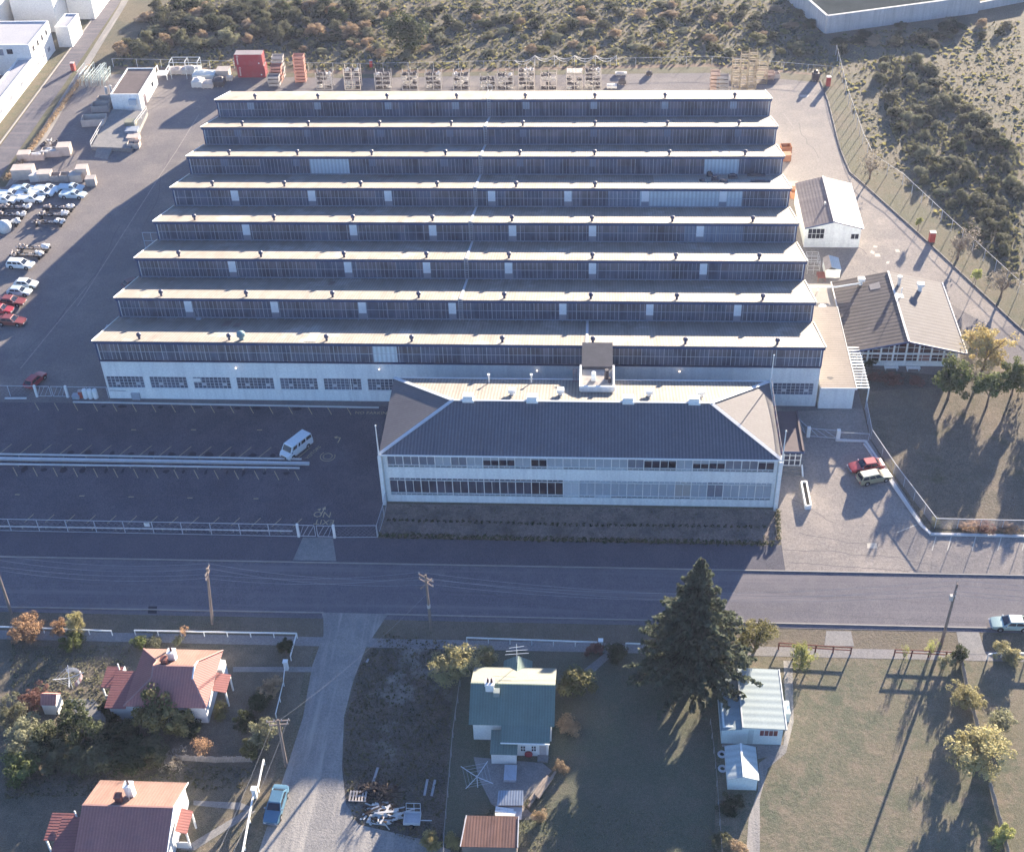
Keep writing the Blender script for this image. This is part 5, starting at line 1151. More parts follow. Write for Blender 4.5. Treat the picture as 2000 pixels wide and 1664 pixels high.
# dark scrap heap, red parts by the ramp, pale pipe frames
def heap(name, u, v, rx, ry, h, n, mats, label, cat, seed=1, long_=False):
    q = G(u, v); r = thing(name, (q.x,q.y,0), label, cat); rg2 = random.Random(seed)
    for j, (nm, m, k) in enumerate(mats):
        b = MB()
        for i in range(int(n*k)):
            a, d = rg2.uniform(0, 6.28), rg2.random()**.6; x = q.x+rx*d*math.cos(a); y = q.y+ry*d*math.sin(a); z = h*(1-d)*rg2.uniform(.4,1)+.06
            if long_ and rg2.random() < .75:
                t = rg2.uniform(-.6,.6) if rg2.random() < .6 else rg2.uniform(0,3.1); L = rg2.uniform(.8,2.4)
                b.bar((x-L/2*math.cos(t),y-L/2*math.sin(t),z),(x+L/2*math.cos(t),y+L/2*math.sin(t),z+rg2.uniform(-.2,.2)), rg2.uniform(.08,.22), .07)
            elif rg2.random() < .6: b.blob((x,y,z), rg2.uniform(.12,.4),rg2.uniform(.12,.35),rg2.uniform(.1,.25), i, 6, 4, .35)
            else: b.obox((x,y,z), rg2.uniform(.3,.9),rg2.uniform(.15,.5),rg2.uniform(.04,.2), rg2.uniform(0,3), 0, rg2.uniform(-.5,.5))
        b.build(nm, m, r)
    return r
heap('scrap_heap', 101,283,1.9,1.5,1.3,26,[('dark_scrap',PARTD,1),('pale_scrap',PARTP,.5)],'dark tangled scrap heap at the left yard edge, above the crate row','scrap',3)
heap('red_machine_parts', 213,246,.8,1.3,1.0,14,[('red_casting',mat('red_castings', (.26,.06,.05), .7, .2, 2),1),('dark_casting',PARTD,.6)],'red and dark machine parts beside the largest open crate on the dock','machine parts',4)
def pipe_rack(u, v, n, sx, sy, label):
    q = G(u, v); r = thing('pipe_frame_stack', (q.x,q.y,0), label, 'frames'); rg2 = random.Random(n)
    for i in range(n):
        x = q.x-sx/2+sx*i/n; b = MB()
        y0, y1, h = q.y-sy/2+rg2.uniform(-.5,.5), q.y+sy/2+rg2.uniform(-.5,.5), rg2.uniform(1.6,3.2)
        for y in (y0, (y0+y1)/2, y1): b.bar((x,y,0),(x+.3,y+.25,h), .07)
        for z in (.4,.65,1.0): b.bar((x+.1,y0,h*z),(x+.1+.2*z,y1,h*z), .06)
        b.build('pipe_frame', mat('pale_green_pipe', (.55,.62,.60), .6, .15, 2), r)
pipe_rack(181,160,11,4.2,4.0,'dense stack of pale green pipe frames left of the white store'); pipe_rack(206,160,5,2.0,4.2,'smaller stack of leaning pale pipe frames right beside the white store')
for u, v, lb in ((209,186,'left one of two pale bundles standing at the store corner'),(218,183,'right one of two pale bundles standing at the store corner')):
    q = G(u, v); b = MB()
    for i in range(5): b.blob((q.x,q.y,.3+.32*i), .32,.3,.2, i, 7, 4, .2)
    tag(b.build('stacked_rolls', WRAP, None, (q.x,q.y,0)), lb, 'bundle')
# stillages: open-topped steel boxes on legs, one thing each, stacked
def stillage_proto(m, sx, sy, sz, solid):
    r = thing('stillage', (0,0,0), 'stillage', 'stillage')
    b = MB()
    for x in (-sx/2+.05, sx/2-.05):
        for y in (-sy/2+.05, sy/2-.05): b.box(x-.05,y-.05,0,x+.05,y+.05,sz)
    if solid: MB().box(-sx/2+.06,-sy/2+.06,.16,sx/2-.06,sy/2-.06,.24).build('tray', m, r)
    else:
        for y in (-sy*.25, sy*.25): MB().box(-sx/2+.06,y-.09,.16,sx/2-.06,y+.09,.2).build('slat', m, r)
    hs = (.34,.5,.66,.82) if solid else (.18,.55)
    for z in hs:
        zz = sz*z; th = .09 if solid else .06
        for y in (-sy/2, sy/2): b.bar((-sx/2+.02,y*.97,zz),(sx/2-.02,y*.97,zz), .04, th)
        for x in (-sx/2, sx/2): b.bar((x*.97,-sy/2+.02,zz),(x*.97,sy/2-.02,zz), .04, th)
    b.build('frame', m, r); note(r); return r
USED = set()
def stack(u, v, n, proto, sz, group, desc, jitter=.08, seed=1):
    q = G(u, v); rg2 = random.Random(seed)
    for i in range(n):
        if id(proto) in USED: o = copy_tree(proto)
        else: o = proto; USED.add(id(proto))
        o.location = (q.x+rg2.uniform(-jitter,jitter), q.y+rg2.uniform(-jitter,jitter), .02+sz*i); o.rotation_euler = (0,0,rg2.uniform(-.03,.03))
        pos = 'topmost' if i == n-1 else ORD[i]
        o['label'] = pos+' '+desc; o['group'] = group
PS = stillage_proto(PINK, 2.2, 1.7, .72, True); GS = stillage_proto(GREYS, 2.3, 1.7, .8, True); OS = stillage_proto(OCH, 1.7, 1.5, 1.05, False); OW = stillage_proto(OCH, 2.5, 1.5, 1.0, False); WS_ = stillage_proto(mat('pale_pinkish_stillage', (.46,.33,.27), .75, .15, 1.5), 1.8, 1.6, .8, True)
stack(589,160,8,PS,.72,'pink steel stillages by the red containers','pink stillage in the straight stack right of the containers',.05,1)
stack(537,168,3,GS,.8,'grey and pink stillages by the red containers','grey stillage in the front stack beside the containers',.08,2)
stack(543,160,5,PS,.72,'grey and pink stillages by the red containers','pink stillage in the leaning stack next to the containers',.12,3)
stack(547,152,6,GS,.8,'grey and pink stillages by the red containers','grey stillage in the rear stack next to the containers',.1,4)
stack(1395,176,5,WS_,.8,'stillage stacks at the right back corner','pale pink stillage in the leftmost stack of the right back corner',.05,5)
stack(1410,176,4,GS,.8,'stillage stacks at the right back corner','grey stillage in the second stack of the right back corner',.05,6)
stack(1437,177,4,OS,1.05,'stillage stacks at the right back corner','ochre stillage in the front left ochre stack, right back corner',.05,7)
stack(1436,160,5,OS,1.05,'stillage stacks at the right back corner','ochre stillage in the rear left ochre stack, right back corner',.05,8)
stack(1451,170,7,OS,1.05,'stillage stacks at the right back corner','ochre stillage in the tall middle ochre stack, right back corner',.06,9)
stack(1466,166,7,OS,1.05,'stillage stacks at the right back corner','ochre stillage in the tallest right ochre stack, right back corner',.06,10)
stack(1467,177,3,OS,1.05,'stillage stacks at the right back corner','ochre stillage in the low front ochre stack, right back corner',.06,11)
stack(1485,163,5,OW,1.0,'stillage stacks at the right back corner','wide ochre stillage in the broad stack, right back corner',.04,12)
stack(1502,155,2,WS_,.8,'stillage stacks at the right back corner','pale stillage in the low end stack, right back corner',.08,13)
crate(1513,152,1.8,1.4,.9,'low pale crate at the right end of the ochre stillage stacks',WOOD,True,R(8),0,'crates stored on the yards')
# racks of metal parts in a row behind the factory
def rack(u, v, rows, m, label, loads, seed, tubes=False):
    q = G(u, v); sx, sy, H = 3.1, 2.0, rows*.9
    r = thing('parts_rack', (q.x,q.y,0), label, 'rack', 'racks of metal parts along the back yard')
    b = MB()
    for x in (-sx/2, 0, sx/2):
        for y in (-sy/2, sy/2): b.box(q.x+x-.07,q.y+y-.07,0,q.x+x+.07,q.y+y+.07,H)
    b.build('frame', m, r)
    rg2 = random.Random(seed)
    for i in range(rows):
        z = .1+.9*i; b = MB()
        for y in (-sy/2, -.3, .3, sy/2): b.bar((q.x-sx/2+.05,q.y+y,z),(q.x+sx/2-.05,q.y+y,z), .1, .11)
        b.build('shelf', m, r)
    if tubes:
        b = MB()
        for i in range(11): b.tube([(q.x-sx/2+.15+.28*i,q.y-1.0,H+.1),(q.x-sx/2+.15+.28*i,q.y+1.0,H+.1)], .1, 6)
        tag(b.build('pipe_bundle', PARTP, None, (q.x,q.y,H)), 'pale pipes laid side by side on top of a dark parts rack', 'pipes')
    return q, sx, sy, H, rg2
PROT = []
for k in range(6):
    b = MB(); rg2 = random.Random(90+k)
    for i in range(4): b.blob((rg2.uniform(-.35,.35),rg2.uniform(-.5,.5),.22+rg2.uniform(0,.12)), rg2.uniform(.15,.34),rg2.uniform(.15,.4),rg2.uniform(.12,.24), i, 7, 4, .35)
    b.obox((0,0,.1), .9, 1.0, .12, rg2.uniform(-.2,.2))
    o = b.build('metal_part', PARTP if k % 2 else PARTD, None, (0,0,0)); PROT.append([o, False])
    tag(o, 'metal part', 'machine part', 'metal parts stored on the racks')
RK = [(636,172,4,GREYS,'brown rack of dark parts, first rack right of the pink stillages',.9),(691,172,5,WOOD,'pale rack heaped on top, second from the left of the rack row',.9),(750,172,4,GREYS,'grey rack crammed with pale castings, third from the left',1),(802,172,4,GREYS,'rack of white-topped castings, fourth from the left',1),(848,172,4,GREYS,'rack with a red board behind it, fifth from the left',1),(902,173,4,GREYS,'rack of mixed castings standing alone, sixth from the left',1),(953,173,3,GREYS,'low rack beside the top of the roof ladder, left of the ladder',.9),(988,173,4,GREYS,'rack just right of the roof ladder top',.9),(1029,173,5,WOODG,'rack of round dark castings in pairs, left one',1),(1072,173,4,WOODG,'rack with brown stakes and one dark pair on top',.8),(1122,173,4,WOODG,'rack under a row of pale pipes, second from the right',.7),(1158,173,5,WOODG,'tall twin rack of round dark castings, rightmost of the rack row',1)]
SH = ['rack next to the pink stillages','second rack from the left','third rack from the left','fourth rack from the left','rack before the red board','lone sixth rack','low rack left of the roof ladder','rack right of the roof ladder','left rack of round castings','rack with brown stakes','rack under pale pipes','tall rightmost rack']
for ix, (u, v, rows, m, lb, fillf) in enumerate(RK):
    q, sx, sy, H, rg2 = rack(u, v, rows, m, lb, None, ix, ix == 10)
    for i in range(rows):
        for j in range(3):
            if rg2.random() > fillf or (ix == 10 and i == rows-1): continue
            k = rg2.choice((0,1,2,3,4,2,5,0)) if ix not in (8, 11) else rg2.choice((0,2,4,1)); o, used = PROT[k]
            if used: c = o.copy(); COL.objects.link(c)
            else: c = o; PROT[k][1] = True
            c.location = (q.x-sx/2+.55+1.0*j+rg2.uniform(-.08,.08), q.y+rg2.uniform(-.35,.1), 1.0*.14+.9*i); c.rotation_euler = (0,0,rg2.uniform(-.4,.4))
            c['label'] = ('pale casting' if k % 2 else 'dark casting')+' stored on the '+SH[ix]
# loose bits on the back yard
def sheetpile(u, v, sx, sy, sz, m, lb, rz=0, name='pallet_load', cat='pallet'):
    q = G(u, v); r = thing(name, (0,0,0), lb, cat); b = MB(); b.box(-sx/2,-sy/2,.14,sx/2,sy/2,sz); b.blob((0,0,sz), sx*.42,sy*.4,sz*.35, int(u), 8, 4, .25); b.build('load', m, r)
    b = MB()
    for x in (-sx*.4, 0, sx*.4): b.box(x-.08,-sy/2,0,x+.08,sy/2,.138)
    b.build('pallet', WOOD, r); r.location = (q.x,q.y,.015); r.rotation_euler = (0,0,rz); return r
sheetpile(1213,147,2.4,1.1,.5,PARTP,'long pale pallet load on the back yard, right of the rack row'); sheetpile(1215,164,1.5,1.2,.9,PARTD,'dark pallet load with a white lump beside it behind the factory roof'); sheetpile(1195,172,2.0,1.3,.6,WRAP,'white wrapped load right behind the factory roof edge')
sheetpile(1268,147,1.2,1.0,.7,PARTD,'small dark load casting a long shadow on the empty back yard')
sheetpile(1592,157,1.3,1.2,1.6,PARTD,'dark upright load at the far right corner of the back yard'); 
sheetpile(388,168,2.2,2.4,1.3,WRAP,'white wrapped pallet nearest the factory corner at the back left'); sheetpile(401,153,4.6,2.6,1.2,paint('cover_white', (.6,.64,.62), .5),'long white covered load at the back left, beside the red containers'); sheetpile(408,170,2.2,2.2,1.1,WOOD,'brown pallet load between the white wrapped pallet and the dark bundle'); sheetpile(428,166,2.4,2.6,1.2,PARTD,'dark bundle of parts nearest the back left corner of the factory roof'); sheetpile(449,157,1.2,1.2,.8,PARTP,'little pale load in front of the red containers'); sheetpile(375,143,3.4,2.2,1.2,PARTP,'pile of pale tubes inside the tall pipe frame at the back left'); sheetpile(346,143,3.2,2.2,1.0,WOOD,'pale pile between the white bench frame and the tall pipe frame')
crate(438,150,2.6,2.4,1.7,'grey wooden crate with a pale lid just left of the red containers',WOODG,False,0,0,'crates stored on the yards')
b = MB(); q = G(366,150); H = 3.6
for x in (-2.9, 2.9, .3):
    for y in (-1.3, 1.3): b.bar((q.x+x,q.y+y,0),(q.x+x,q.y+y,H), .1)
for y in (-1.3, 1.3): b.bar((q.x-2.9,q.y+y,H),(q.x+2.9,q.y+y,H), .1)
for x in (-2.9, .3, 2.9): b.bar((q.x+x,q.y-1.3,H),(q.x+x,q.y+1.3,H), .1)
for z in (1.2, 2.4): b.bar((q.x+.3,q.y+1.3,z),(q.x+2.9,q.y+1.3,z), .08)
tag(b.build('tall_storage_frame', mat('pale_blue_pipe', (.45,.48,.50), .6), None, (q.x,q.y,0)), 'tall open pipe frame over stored tubes at the back left fence', 'frame')
q = G(319,152); r = thing('white_bench_frame', (q.x,q.y,0), 'white slatted rack with raised ends beside the flat-roofed store', 'rack'); b = MB()
for i in range(5): b.box(q.x-1.2,q.y-1.2+.5*i,1.0,q.x+1.2,q.y-.85+.5*i,1.08)
b.build('slats', WHITE, r)
for x in (-1.2, 1.2):
    b = MB()
    for y in (-1.2, 1.2): b.bar((q.x+x,q.y+y,0),(q.x+x,q.y+y,2.2), .12)
    b.bar((q.x+x,q.y-1.2,2.15),(q.x+x,q.y+1.2,2.15), .12); b.build('end_frame', WHITE, r)
# red skips / boxes by the right kerb and along the left fence
def redbox(u, v, sx, sy, h, lb, name='red_bin'):
    q = G(u, v); r = thing(name, (q.x,q.y,0), lb, 'bin'); b = MB(); b.box(q.x-sx/2,q.y-sy/2,0,q.x+sx/2,q.y+sy/2,h); b.build('body', paint('bin_red', (.42,.06,.05), .5), r); MB().box(q.x-sx/2-.03,q.y-sy/2-.03,h,q.x+sx/2+.03,q.y+sy/2+.03,h+.14).build('lid', mat('pale_lid', (.5,.42,.4), .6), r)
redbox(1617,168,.8,.8,1.8,'red upright hose cabinet in the far right back corner'); redbox(1819,472,.9,.8,1.7,'red upright hose cabinet by the curved kerb above the canteen'); redbox(144,138,.8,.8,1.6,'red cabinet beside the left street fence'); redbox(725,132,.6,.4,1.4,'small red and white sign board at the back fence','sign_board'); redbox(159,776,.5,.5,1.1,'small red drum left of the white drums at the front wall','red_drum')
for i in range(3):
    q = G(168+10*i, 777); b = MB(); b.lathe((q.x,q.y,0), [(.34,0),(.36,.1),(.36,1.35),(.3,1.5),(.1,1.52)], 12); tag(b.build('white_cylinder', WHITE, None, (q.x,q.y,0), smooth=40), ('leftmost','middle','rightmost')[i]+' of the three white cylinders at the factory front corner', 'cylinder', 'white cylinders at the factory corner')
q = G(150,777); b = MB(); b.box(q.x-.5,q.y-.4,0,q.x+.5,q.y+.4,.5); b.box(q.x-.55,q.y-.45,.5,q.x+.55,q.y+.45,.58); tag(b.build('grey_box', GUT, None, (q.x,q.y,0)), 'low grey box left of the red drum near the yard gate', 'box')
# junk on the vacant lot
heap('timber_pile', 735,1545,2.6,1.2,.7,34,[('dark_plank',mat('dark_timber', (.05,.04,.035), .9, .3, 2),1),('brown_plank',mat('brown_timber', (.085,.06,.045), .9, .3, 2),.8)],'pile of dark charred timber on the vacant lot','timber',7,True)
heap('rubble_pile', 752,1590,2.2,1.3,.35,46,[('white_board',mat('white_scrap', (.55,.54,.52), .8, .1, 2),1),('brown_scrap',mat('brown_timber', (.085,.06,.045), .9),.6)],'scatter of broken white boards and rubble in front of the dark timber','rubble',8,True)
q = G(700,1557); b = MB()
for i in range(6): b.box(q.x-.9+.32*i,q.y-.7,.3,q.x-.72+.32*i,q.y+.6,.36)
for y in (-.6,0,.5): b.box(q.x-.9,q.y+y-.05,.2,q.x+.9,q.y+y+.05,.298)
tag(b.build('wooden_pallet', WOODG, None, (q.x,q.y,0)), 'grey wooden pallet at the left end of the dark timber pile', 'pallet')
q = G(806,1605); r = thing('box_trailer', (q.x,q.y,0), 'small white trailer with a front frame on the vacant lot', 'trailer'); b = MB()
b.box(q.x-.85,q.y-.7,.45,q.x+.85,q.y-.64,.85); b.box(q.x-.85,q.y+.64,.45,q.x+.85,q.y+.7,.85); b.box(q.x-.85,q.y-.64,.45,q.x-.79,q.y+.64,.85); b.box(q.x+.79,q.y-.64,.45,q.x+.85,q.y+.64,.85); b.box(q.x-.79,q.y-.64,.45,q.x+.79,q.y+.64,.52); b.build('box', mat('white_trailer', (.55,.56,.58), .7, .1), r)
b = MB()
for x in (-.7, .1, .75): b.bar((q.x+x,q.y+.75,.5),(q.x+x,q.y+1.2,1.5), .05)
b.bar((q.x-.7,q.y+1.2,1.5),(q.x+.75,q.y+1.2,1.5), .05); b.bar((q.x-.7,q.y+.95,1.0),(q.x+.75,q.y+.95,1.0), .05); b.build('front_frame', MULL, r)
MB().bar((q.x+.86,q.y-.1,.5),(q.x+2.0,q.y-.05,.45), .08).build('drawbar', MULL, r)
for s in (-.78, .78): MB().tube([(q.x,q.y+s-.08,.28),(q.x,q.y+s+.08,.28)], .28, 12).build('wheel', TYRE, r)
for (u0, v0, u1, v1), lb in (((835,1523,829,1554),'left one of two white planks in the weeds of the vacant lot'),((850,1524,843,1555),'right one of two white planks in the weeds of the vacant lot'),((738,1500,727,1535),'long grey plank sticking up from the dark timber pile'),((720,1288,716,1294),'short white slab at the edge of the gravel lane')):
    a, c = G(u0, v0), G(u1, v1); b = MB(); b.bar((a.x,a.y,.14),(c.x,c.y,.1), .24, .08); tag(b.build('plank', mat('grey_plank', (.36,.37,.39), .8, .15), None, (a.x,a.y,0)), lb, 'plank', 'planks on the vacant lot')
# tyres by the garage, log beside the green house, clothes lines
for u, v, lb in ((1410,1474,'upper white-painted tyre left of the small garage'),(1411,1502,'lower white-painted tyre left of the small garage')):
    q = G(u, v); b = MB(); n = 14
    b.tube([(q.x+.36*math.cos(6.2832*i/n),q.y+.36*math.sin(6.2832*i/n),.13) for i in range(n+1)], .13, 7, cap=False); tag(b.build('tyre', mat('white_tyre', (.5,.52,.56), .7), None, (q.x,q.y,0), smooth=60), lb, 'tyre', 'white tyres by the garage')
a, c = G(1078,1512), G(1033,1577); b = MB(); rg2 = random.Random(2)
for i in range(9):
    o = Vector((rg2.uniform(-.45,.45), rg2.uniform(-.3,.3), 0)); f0 = rg2.uniform(0,.3); f1 = rg2.uniform(.7,1)
    b.tube([a.lerp(c,f0)+o+Vector((0,0,.25+.1*(i%3))), a.lerp(c,f1)+o+Vector((0,0,.25+.1*(i%3)))], [.13,.17], 7)
tag(b.build('log_pile', mat('weathered_logs', (.30,.25,.21), .9, .25, 2), None, tuple(a)), 'long pile of weathered logs beside the yard of the green-roofed house', 'logs')
def washing_line(u, v, L, lb, ang):
    q = G(u, v); r = thing('rotary_clothesline', (q.x,q.y,0), lb, 'clothesline'); MB().tube([q, q+Vector((0,0,2.0))], .05, 8).build('post', MULL, r)
    for i in range(4):
        a_ = ang+math.pi/2*i; d = Vector((math.cos(a_), math.sin(a_), 0)); MB().bar(q+Vector((0,0,1.75)), q+d*L+Vector((0,0,2.1)), .06).build('arm', MULL, r)
    b = MB()
    for k_ in (.4,.65,.9):
        pts = [q+Vector((math.cos(ang+math.pi/2*i),math.sin(ang+math.pi/2*i),0))*L*k_+Vector((0,0,1.8+.3*k_)) for i in range(5)]
        for x, y in zip(pts[:-1], pts[1:]): b.bar(x, y, .015)
    b.build('line', MULL, r); return q
washing_line(933,1537,2.0,'empty rotary clothesline left of the green-roofed house',R(60))
q = washing_line(142,1344,1.7,'rotary clothesline hung with washing in the left garden',R(20))
CL = [paint('cloth_white', (.66,.67,.68), .9), paint('cloth_blue', (.30,.42,.60), .9), paint('cloth_pink', (.55,.36,.36), .9)]
rg2 = random.Random(9)
for i in range(9):
    a_ = R(-25)+R(16)*i; x, y = q.x+1.25*math.cos(a_), q.y+1.25*math.sin(a_); t = Vector((-math.sin(a_), math.cos(a_), 0)); m = CL[rg2.choice((0,0,1,2))]; w2, h2_ = rg2.uniform(.3,.5), rg2.uniform(.5,1.0); p = Vector((x,y,2.0)); b = MB(); n = 4
    for j in range(n):
        f0, f1 = -1+2*j/n, -1+2*(j+1)/n; o0, o1 = .05*math.sin(j*2), .05*math.sin(j*2+2); nn = Vector((math.cos(a_), math.sin(a_), 0))
        b.slab([p+t*w2*f0+nn*o0, p+t*w2*f1+nn*o1, p+t*w2*f1+nn*(o1+.06)-Vector((0,0,h2_)), p+t*w2*f0+nn*(o0+.06)-Vector((0,0,h2_))], .012)
    tag(b.build('hanging_cloth', m, None, tuple(p)), {0:'white',1:'blue',2:'pink'}[CL.index(m)]+' cloth hanging on the rotary clothesline in the left garden', 'washing', 'washing on the clothesline')
# planter box on the forecourt
pts = P2((1564,948),(1574,947),(1583,994),(1573,995)); b = MB(); ps = [Vector((x,y,0)) for x, y in pts]
for i in range(4): p, s2_ = ps[i], ps[(i+1)%4]; b.bar((p.x,p.y,.35),(s2_.x,s2_.y,.35), .18, .7)
cx, cy = sum(p.x for p in ps)/4, sum(p.y for p in ps)/4
pb = thing('planter_box', (cx,cy,0), 'long empty white planter box standing on the right forecourt', 'planter'); b.build('wall', WHITE, pb); MB().poly([(p.x,p.y,.42) for p in ps]).build('soil', SOIL, pb)
# ------------------------------------------------------------------ fences, gates, poles, wires
PIPE = mat('galvanised_pipe', (.46,.48,.52), .6, .1); DKRED = mat('dark_red_timber', (.16,.06,.05), .85, .2); GREYT = mat('grey_timber', (.30,.28,.27), .9, .2, 1.5); MESHM = mat('wire_netting', (.28,.28,.30), .7, .1)
def fence(name, pts, h, label, cat='fence', m=PIPE, gap=3.735, pw=.09, rails=(1.0,), rw=.06, mesh=0, panel=None, group=None):
    p = [Vector((a[0], a[1], 0)) for a in pts]; c = sum(p, Vector())/len(p)
    r = thing(name, tuple(p[0]), label, cat, group)
    posts = [p[0]]
    for a, b_ in zip(p[:-1], p[1:]):
        n = max(1, round((b_-a).length/gap))
        for i in range(1, n+1): posts.append(a.lerp(b_, i/n))
    for i, q in enumerate(posts):
        if i < 100: MB().box(q.x-pw/2,q.y-pw/2,0,q.x+pw/2,q.y+pw/2,h).build('post', m, r)
    for f in rails:
        b = MB()
        for a, b_ in zip(p[:-1], p[1:]): b.bar(a+Vector((0,0,h*f)), b_+Vector((0,0,h*f)), rw, rw*1.3)
        b.build('rail', m, r)
    if mesh:
        b = MB()
        for a, b_ in zip(p[:-1], p[1:]):
            L = (b_-a).length; n = int(L/mesh); d = (b_-a)/L
            for i in range(n):
                s = i*mesh; e = min(L, s+h*.9)
                b.bar(a+d*s+Vector((0,0,.08)), a+d*e+Vector((0,0,.08+(e-s))), .013); s2_ = max(0, L-s-h*.9)
                b.bar(a+d*(L-s)+Vector((0,0,.08)), a+d*s2_+Vector((0,0,.08+(L-s-s2_))), .013)
        b.build('netting', MESHM, r)
    if panel:
        b = MB()
        for a, b_ in zip(p[:-1], p[1:]):
            L = (b_-a).length; n = int(L/panel); d = (b_-a)/L; rg2 = random.Random(4)
            for i in range(n):
                q = a+d*(i+.5)*panel; hh = h*rg2.uniform(.85,1.05); b.obox(Vector((q.x,q.y,hh/2+.05)), panel*.72, .03, hh, math.atan2(d.y,d.x))
        b.build('pickets', m, r)
    return r
def wpts(*uv): return [G2(u, v) for u, v in uv]
fy = G(300,1042).y
fence('chain_wire_fence', [(-4.74-3.735*4, fy+.1), (G(584,1048).x, fy-.1)], 2.05, 'tall pipe-post wire fence along the street side of the parking lot', mesh=.8, rails=(.02,1.0))
fence('chain_wire_fence', wpts((655,1050),(737,1049.5)), 2.05, 'two wire fence panels between the lot gate and the office lawn', mesh=.55, rails=(.03,1.0))
fence('chain_wire_fence', wpts((738,1049),(750,1010),(755,985)), 2.05, 'wire fence running from the street back to the office corner', mesh=.4, rails=(.03,1.0))
def gate(name, a, b_, h, label, leaves, m=PIPE, pm=WHITE, pw=.3):
    a = Vector((a[0],a[1],0)); b_ = Vector((b_[0],b_[1],0)); r = thing(name, tuple(a), label, 'gate')
    for q in (a, b_): MB().box(q.x-pw/2,q.y-pw/2,0,q.x+pw/2,q.y+pw/2,h+.15).build('post', pm, r)
    for i in range(leaves):
        p, q = a.lerp(b_, i/leaves+.03), a.lerp(b_, (i+1)/leaves-.03); b = MB(); z0, z1 = Vector((0,0,.15)), Vector((0,0,h))
        b.bar(p+z0,q+z0,.07); b.bar(p+z1,q+z1,.07); b.bar(p+z0,p+z1,.07); b.bar(q+z0,q+z1,.07)
        for f in (.0,.33,.66):
            x, y = (p.lerp(q,f), p.lerp(q,min(1,f+.5))) if i % 2 else (p.lerp(q,1-f), p.lerp(q,max(0,.5-f)))
            b.bar(x+z1 if i == 0 and leaves > 1 else x+z0, y+z0 if i == 0 and leaves > 1 else y+z1, .05)
        b.build('leaf', m, r)
    return r
gate('double_gate', G2(584,1048), G2(654,1050), 2.0, 'double pipe gate with white posts at the parking lot exit', 2)
gate('double_gate', (-10.74,.48), (-6.21,.44), 1.9, 'pipe gate with white posts at the left yard, beside the red hatchback', 2)
fence('chain_wire_fence', [(-30,.6),(-10.9,.5)], 1.9, 'wire fence left of the yard gate at the picture edge', mesh=.6)
fence('chain_wire_fence', [(-6.0,.44),(-.2,.4)], 1.9, 'short wire fence between yard gate and factory corner', mesh=.6)
gate('pipe_gate', G2(1578,853), G2(1636,858), 1.5, 'white pipe gate between thick white posts beside the entrance porch', 1, PIPE, WHITE, .45)
a = G(1577,851); b = MB(); b.bar((a.x-.2,a.y+.3,.15),(a.x-1.2,a.y+2.0,.15),.06); b.bar((a.x-.2,a.y+.3,1.4),(a.x-1.2,a.y+2.0,1.4),.08,.12); b.bar((a.x-1.2,a.y+2.0,.1),(a.x-1.2,a.y+2.0,1.45),.1); b.bar((a.x-.2,a.y+.3,.1),(a.x-1.2,a.y+2.0,1.4),.05); tag(b.build('gate_leaf', PIPE, None, tuple(a)), 'open white gate leaf swung back left of the pipe gate', 'gate')
fence('chain_wire_fence', wpts((1640,858),(1696,861)), 1.2, 'low wire fence between the pipe gate and the canteen lawn', mesh=.35, rails=(1.0,.05))
fence('chain_wire_fence', wpts((1689,800),(1700,858),(1745,925),(1825,1032),(2000,1036),(2200,1044)), 1.7, 'wire netting fence around the canteen lawn above the white kerb', mesh=.16, gap=3, pw=.06, rails=(1.0,))
fence('chain_wire_fence', wpts((1632,108),(1652,190),(1684,282),(1703,322),(1762,362),(1857,452),(2060,640)), 2.1, 'thin-posted wire fence along the scrub side of the right-hand yard road', gap=3.4, pw=.08, rails=(1.0,), rw=.035)
fence('chain_wire_fence', wpts((222,131),(700,141),(1390,127),(1625,147)), 1.8, 'thin wire fence along the scrub behind the back yard', gap=5.0, pw=.07, rails=(1.0,), rw=.03)
b = MB(); us = (1005,1045,1083,1122,1163,1204)
r = thing('rope_line', tuple(G(1045,128)), 'white ropes sagging between short posts along the back fence', 'rope')
tp = []
for u in us[1:]: q = G(u,129); MB().box(q.x-.05,q.y-.05,0,q.x+.05,q.y+.05,2.2).build('post', KERBW, r); tp.append(q+Vector((0,0,2.2)))
q = G(1005,130); tp = [q+Vector((0,0,1.2))]+tp
b = MB()
for a, c in zip(tp[:-1], tp[1:]):
    for sg in (.7, 1.3):
        pts = [a.lerp(c, i/8)-Vector((0,0,sg*4*(i/8)*(1-i/8))) for i in range(9)]
        for x, y in zip(pts[:-1], pts[1:]): b.bar(x, y, .07)
b.build('rope', KERBW, r)
WR_ = WHITE
fence('white_rail_fence', wpts((-60,1231),(43,1234),(220,1241)), .85, 'white rail fence at the roadside, far left front garden', m=WR_, gap=2.6, pw=.1, rails=(.95,), rw=.12)
fence('white_rail_fence', wpts((265,1240),(581,1246),(569,1290)), .85, 'white rail fence along the front garden of the left red-roofed house', m=WR_, gap=2.6, pw=.1, rails=(.95,), rw=.12)
fence('white_rail_fence', wpts((558,1308),(555,1340),(540,1402)), .8, 'crooked low white rail beside the gravel lane near the telegraph pole', m=WR_, gap=2.6, pw=.1, rails=(.9,), rw=.08)
fence('white_rail_fence', wpts((517,1493),(506,1547)), .9, 'short white rail fence by the lane, just above the white gate pillar', m=WR_, gap=2.6, pw=.12, rails=(.95,), rw=.14)
fence('white_rail_fence', wpts((498,1556),(479,1660),(465,1730)), .9, 'white rail fence by the blue sedan running out of the picture', m=WR_, gap=2.6, pw=.12, rails=(.95,), rw=.16)
fence('white_rail_fence', wpts((912,1255),(1166,1264)), .9, 'white rail fence behind the green-roofed house along the footpath', m=WR_, gap=2.6, pw=.1, rails=(.95,), rw=.12)
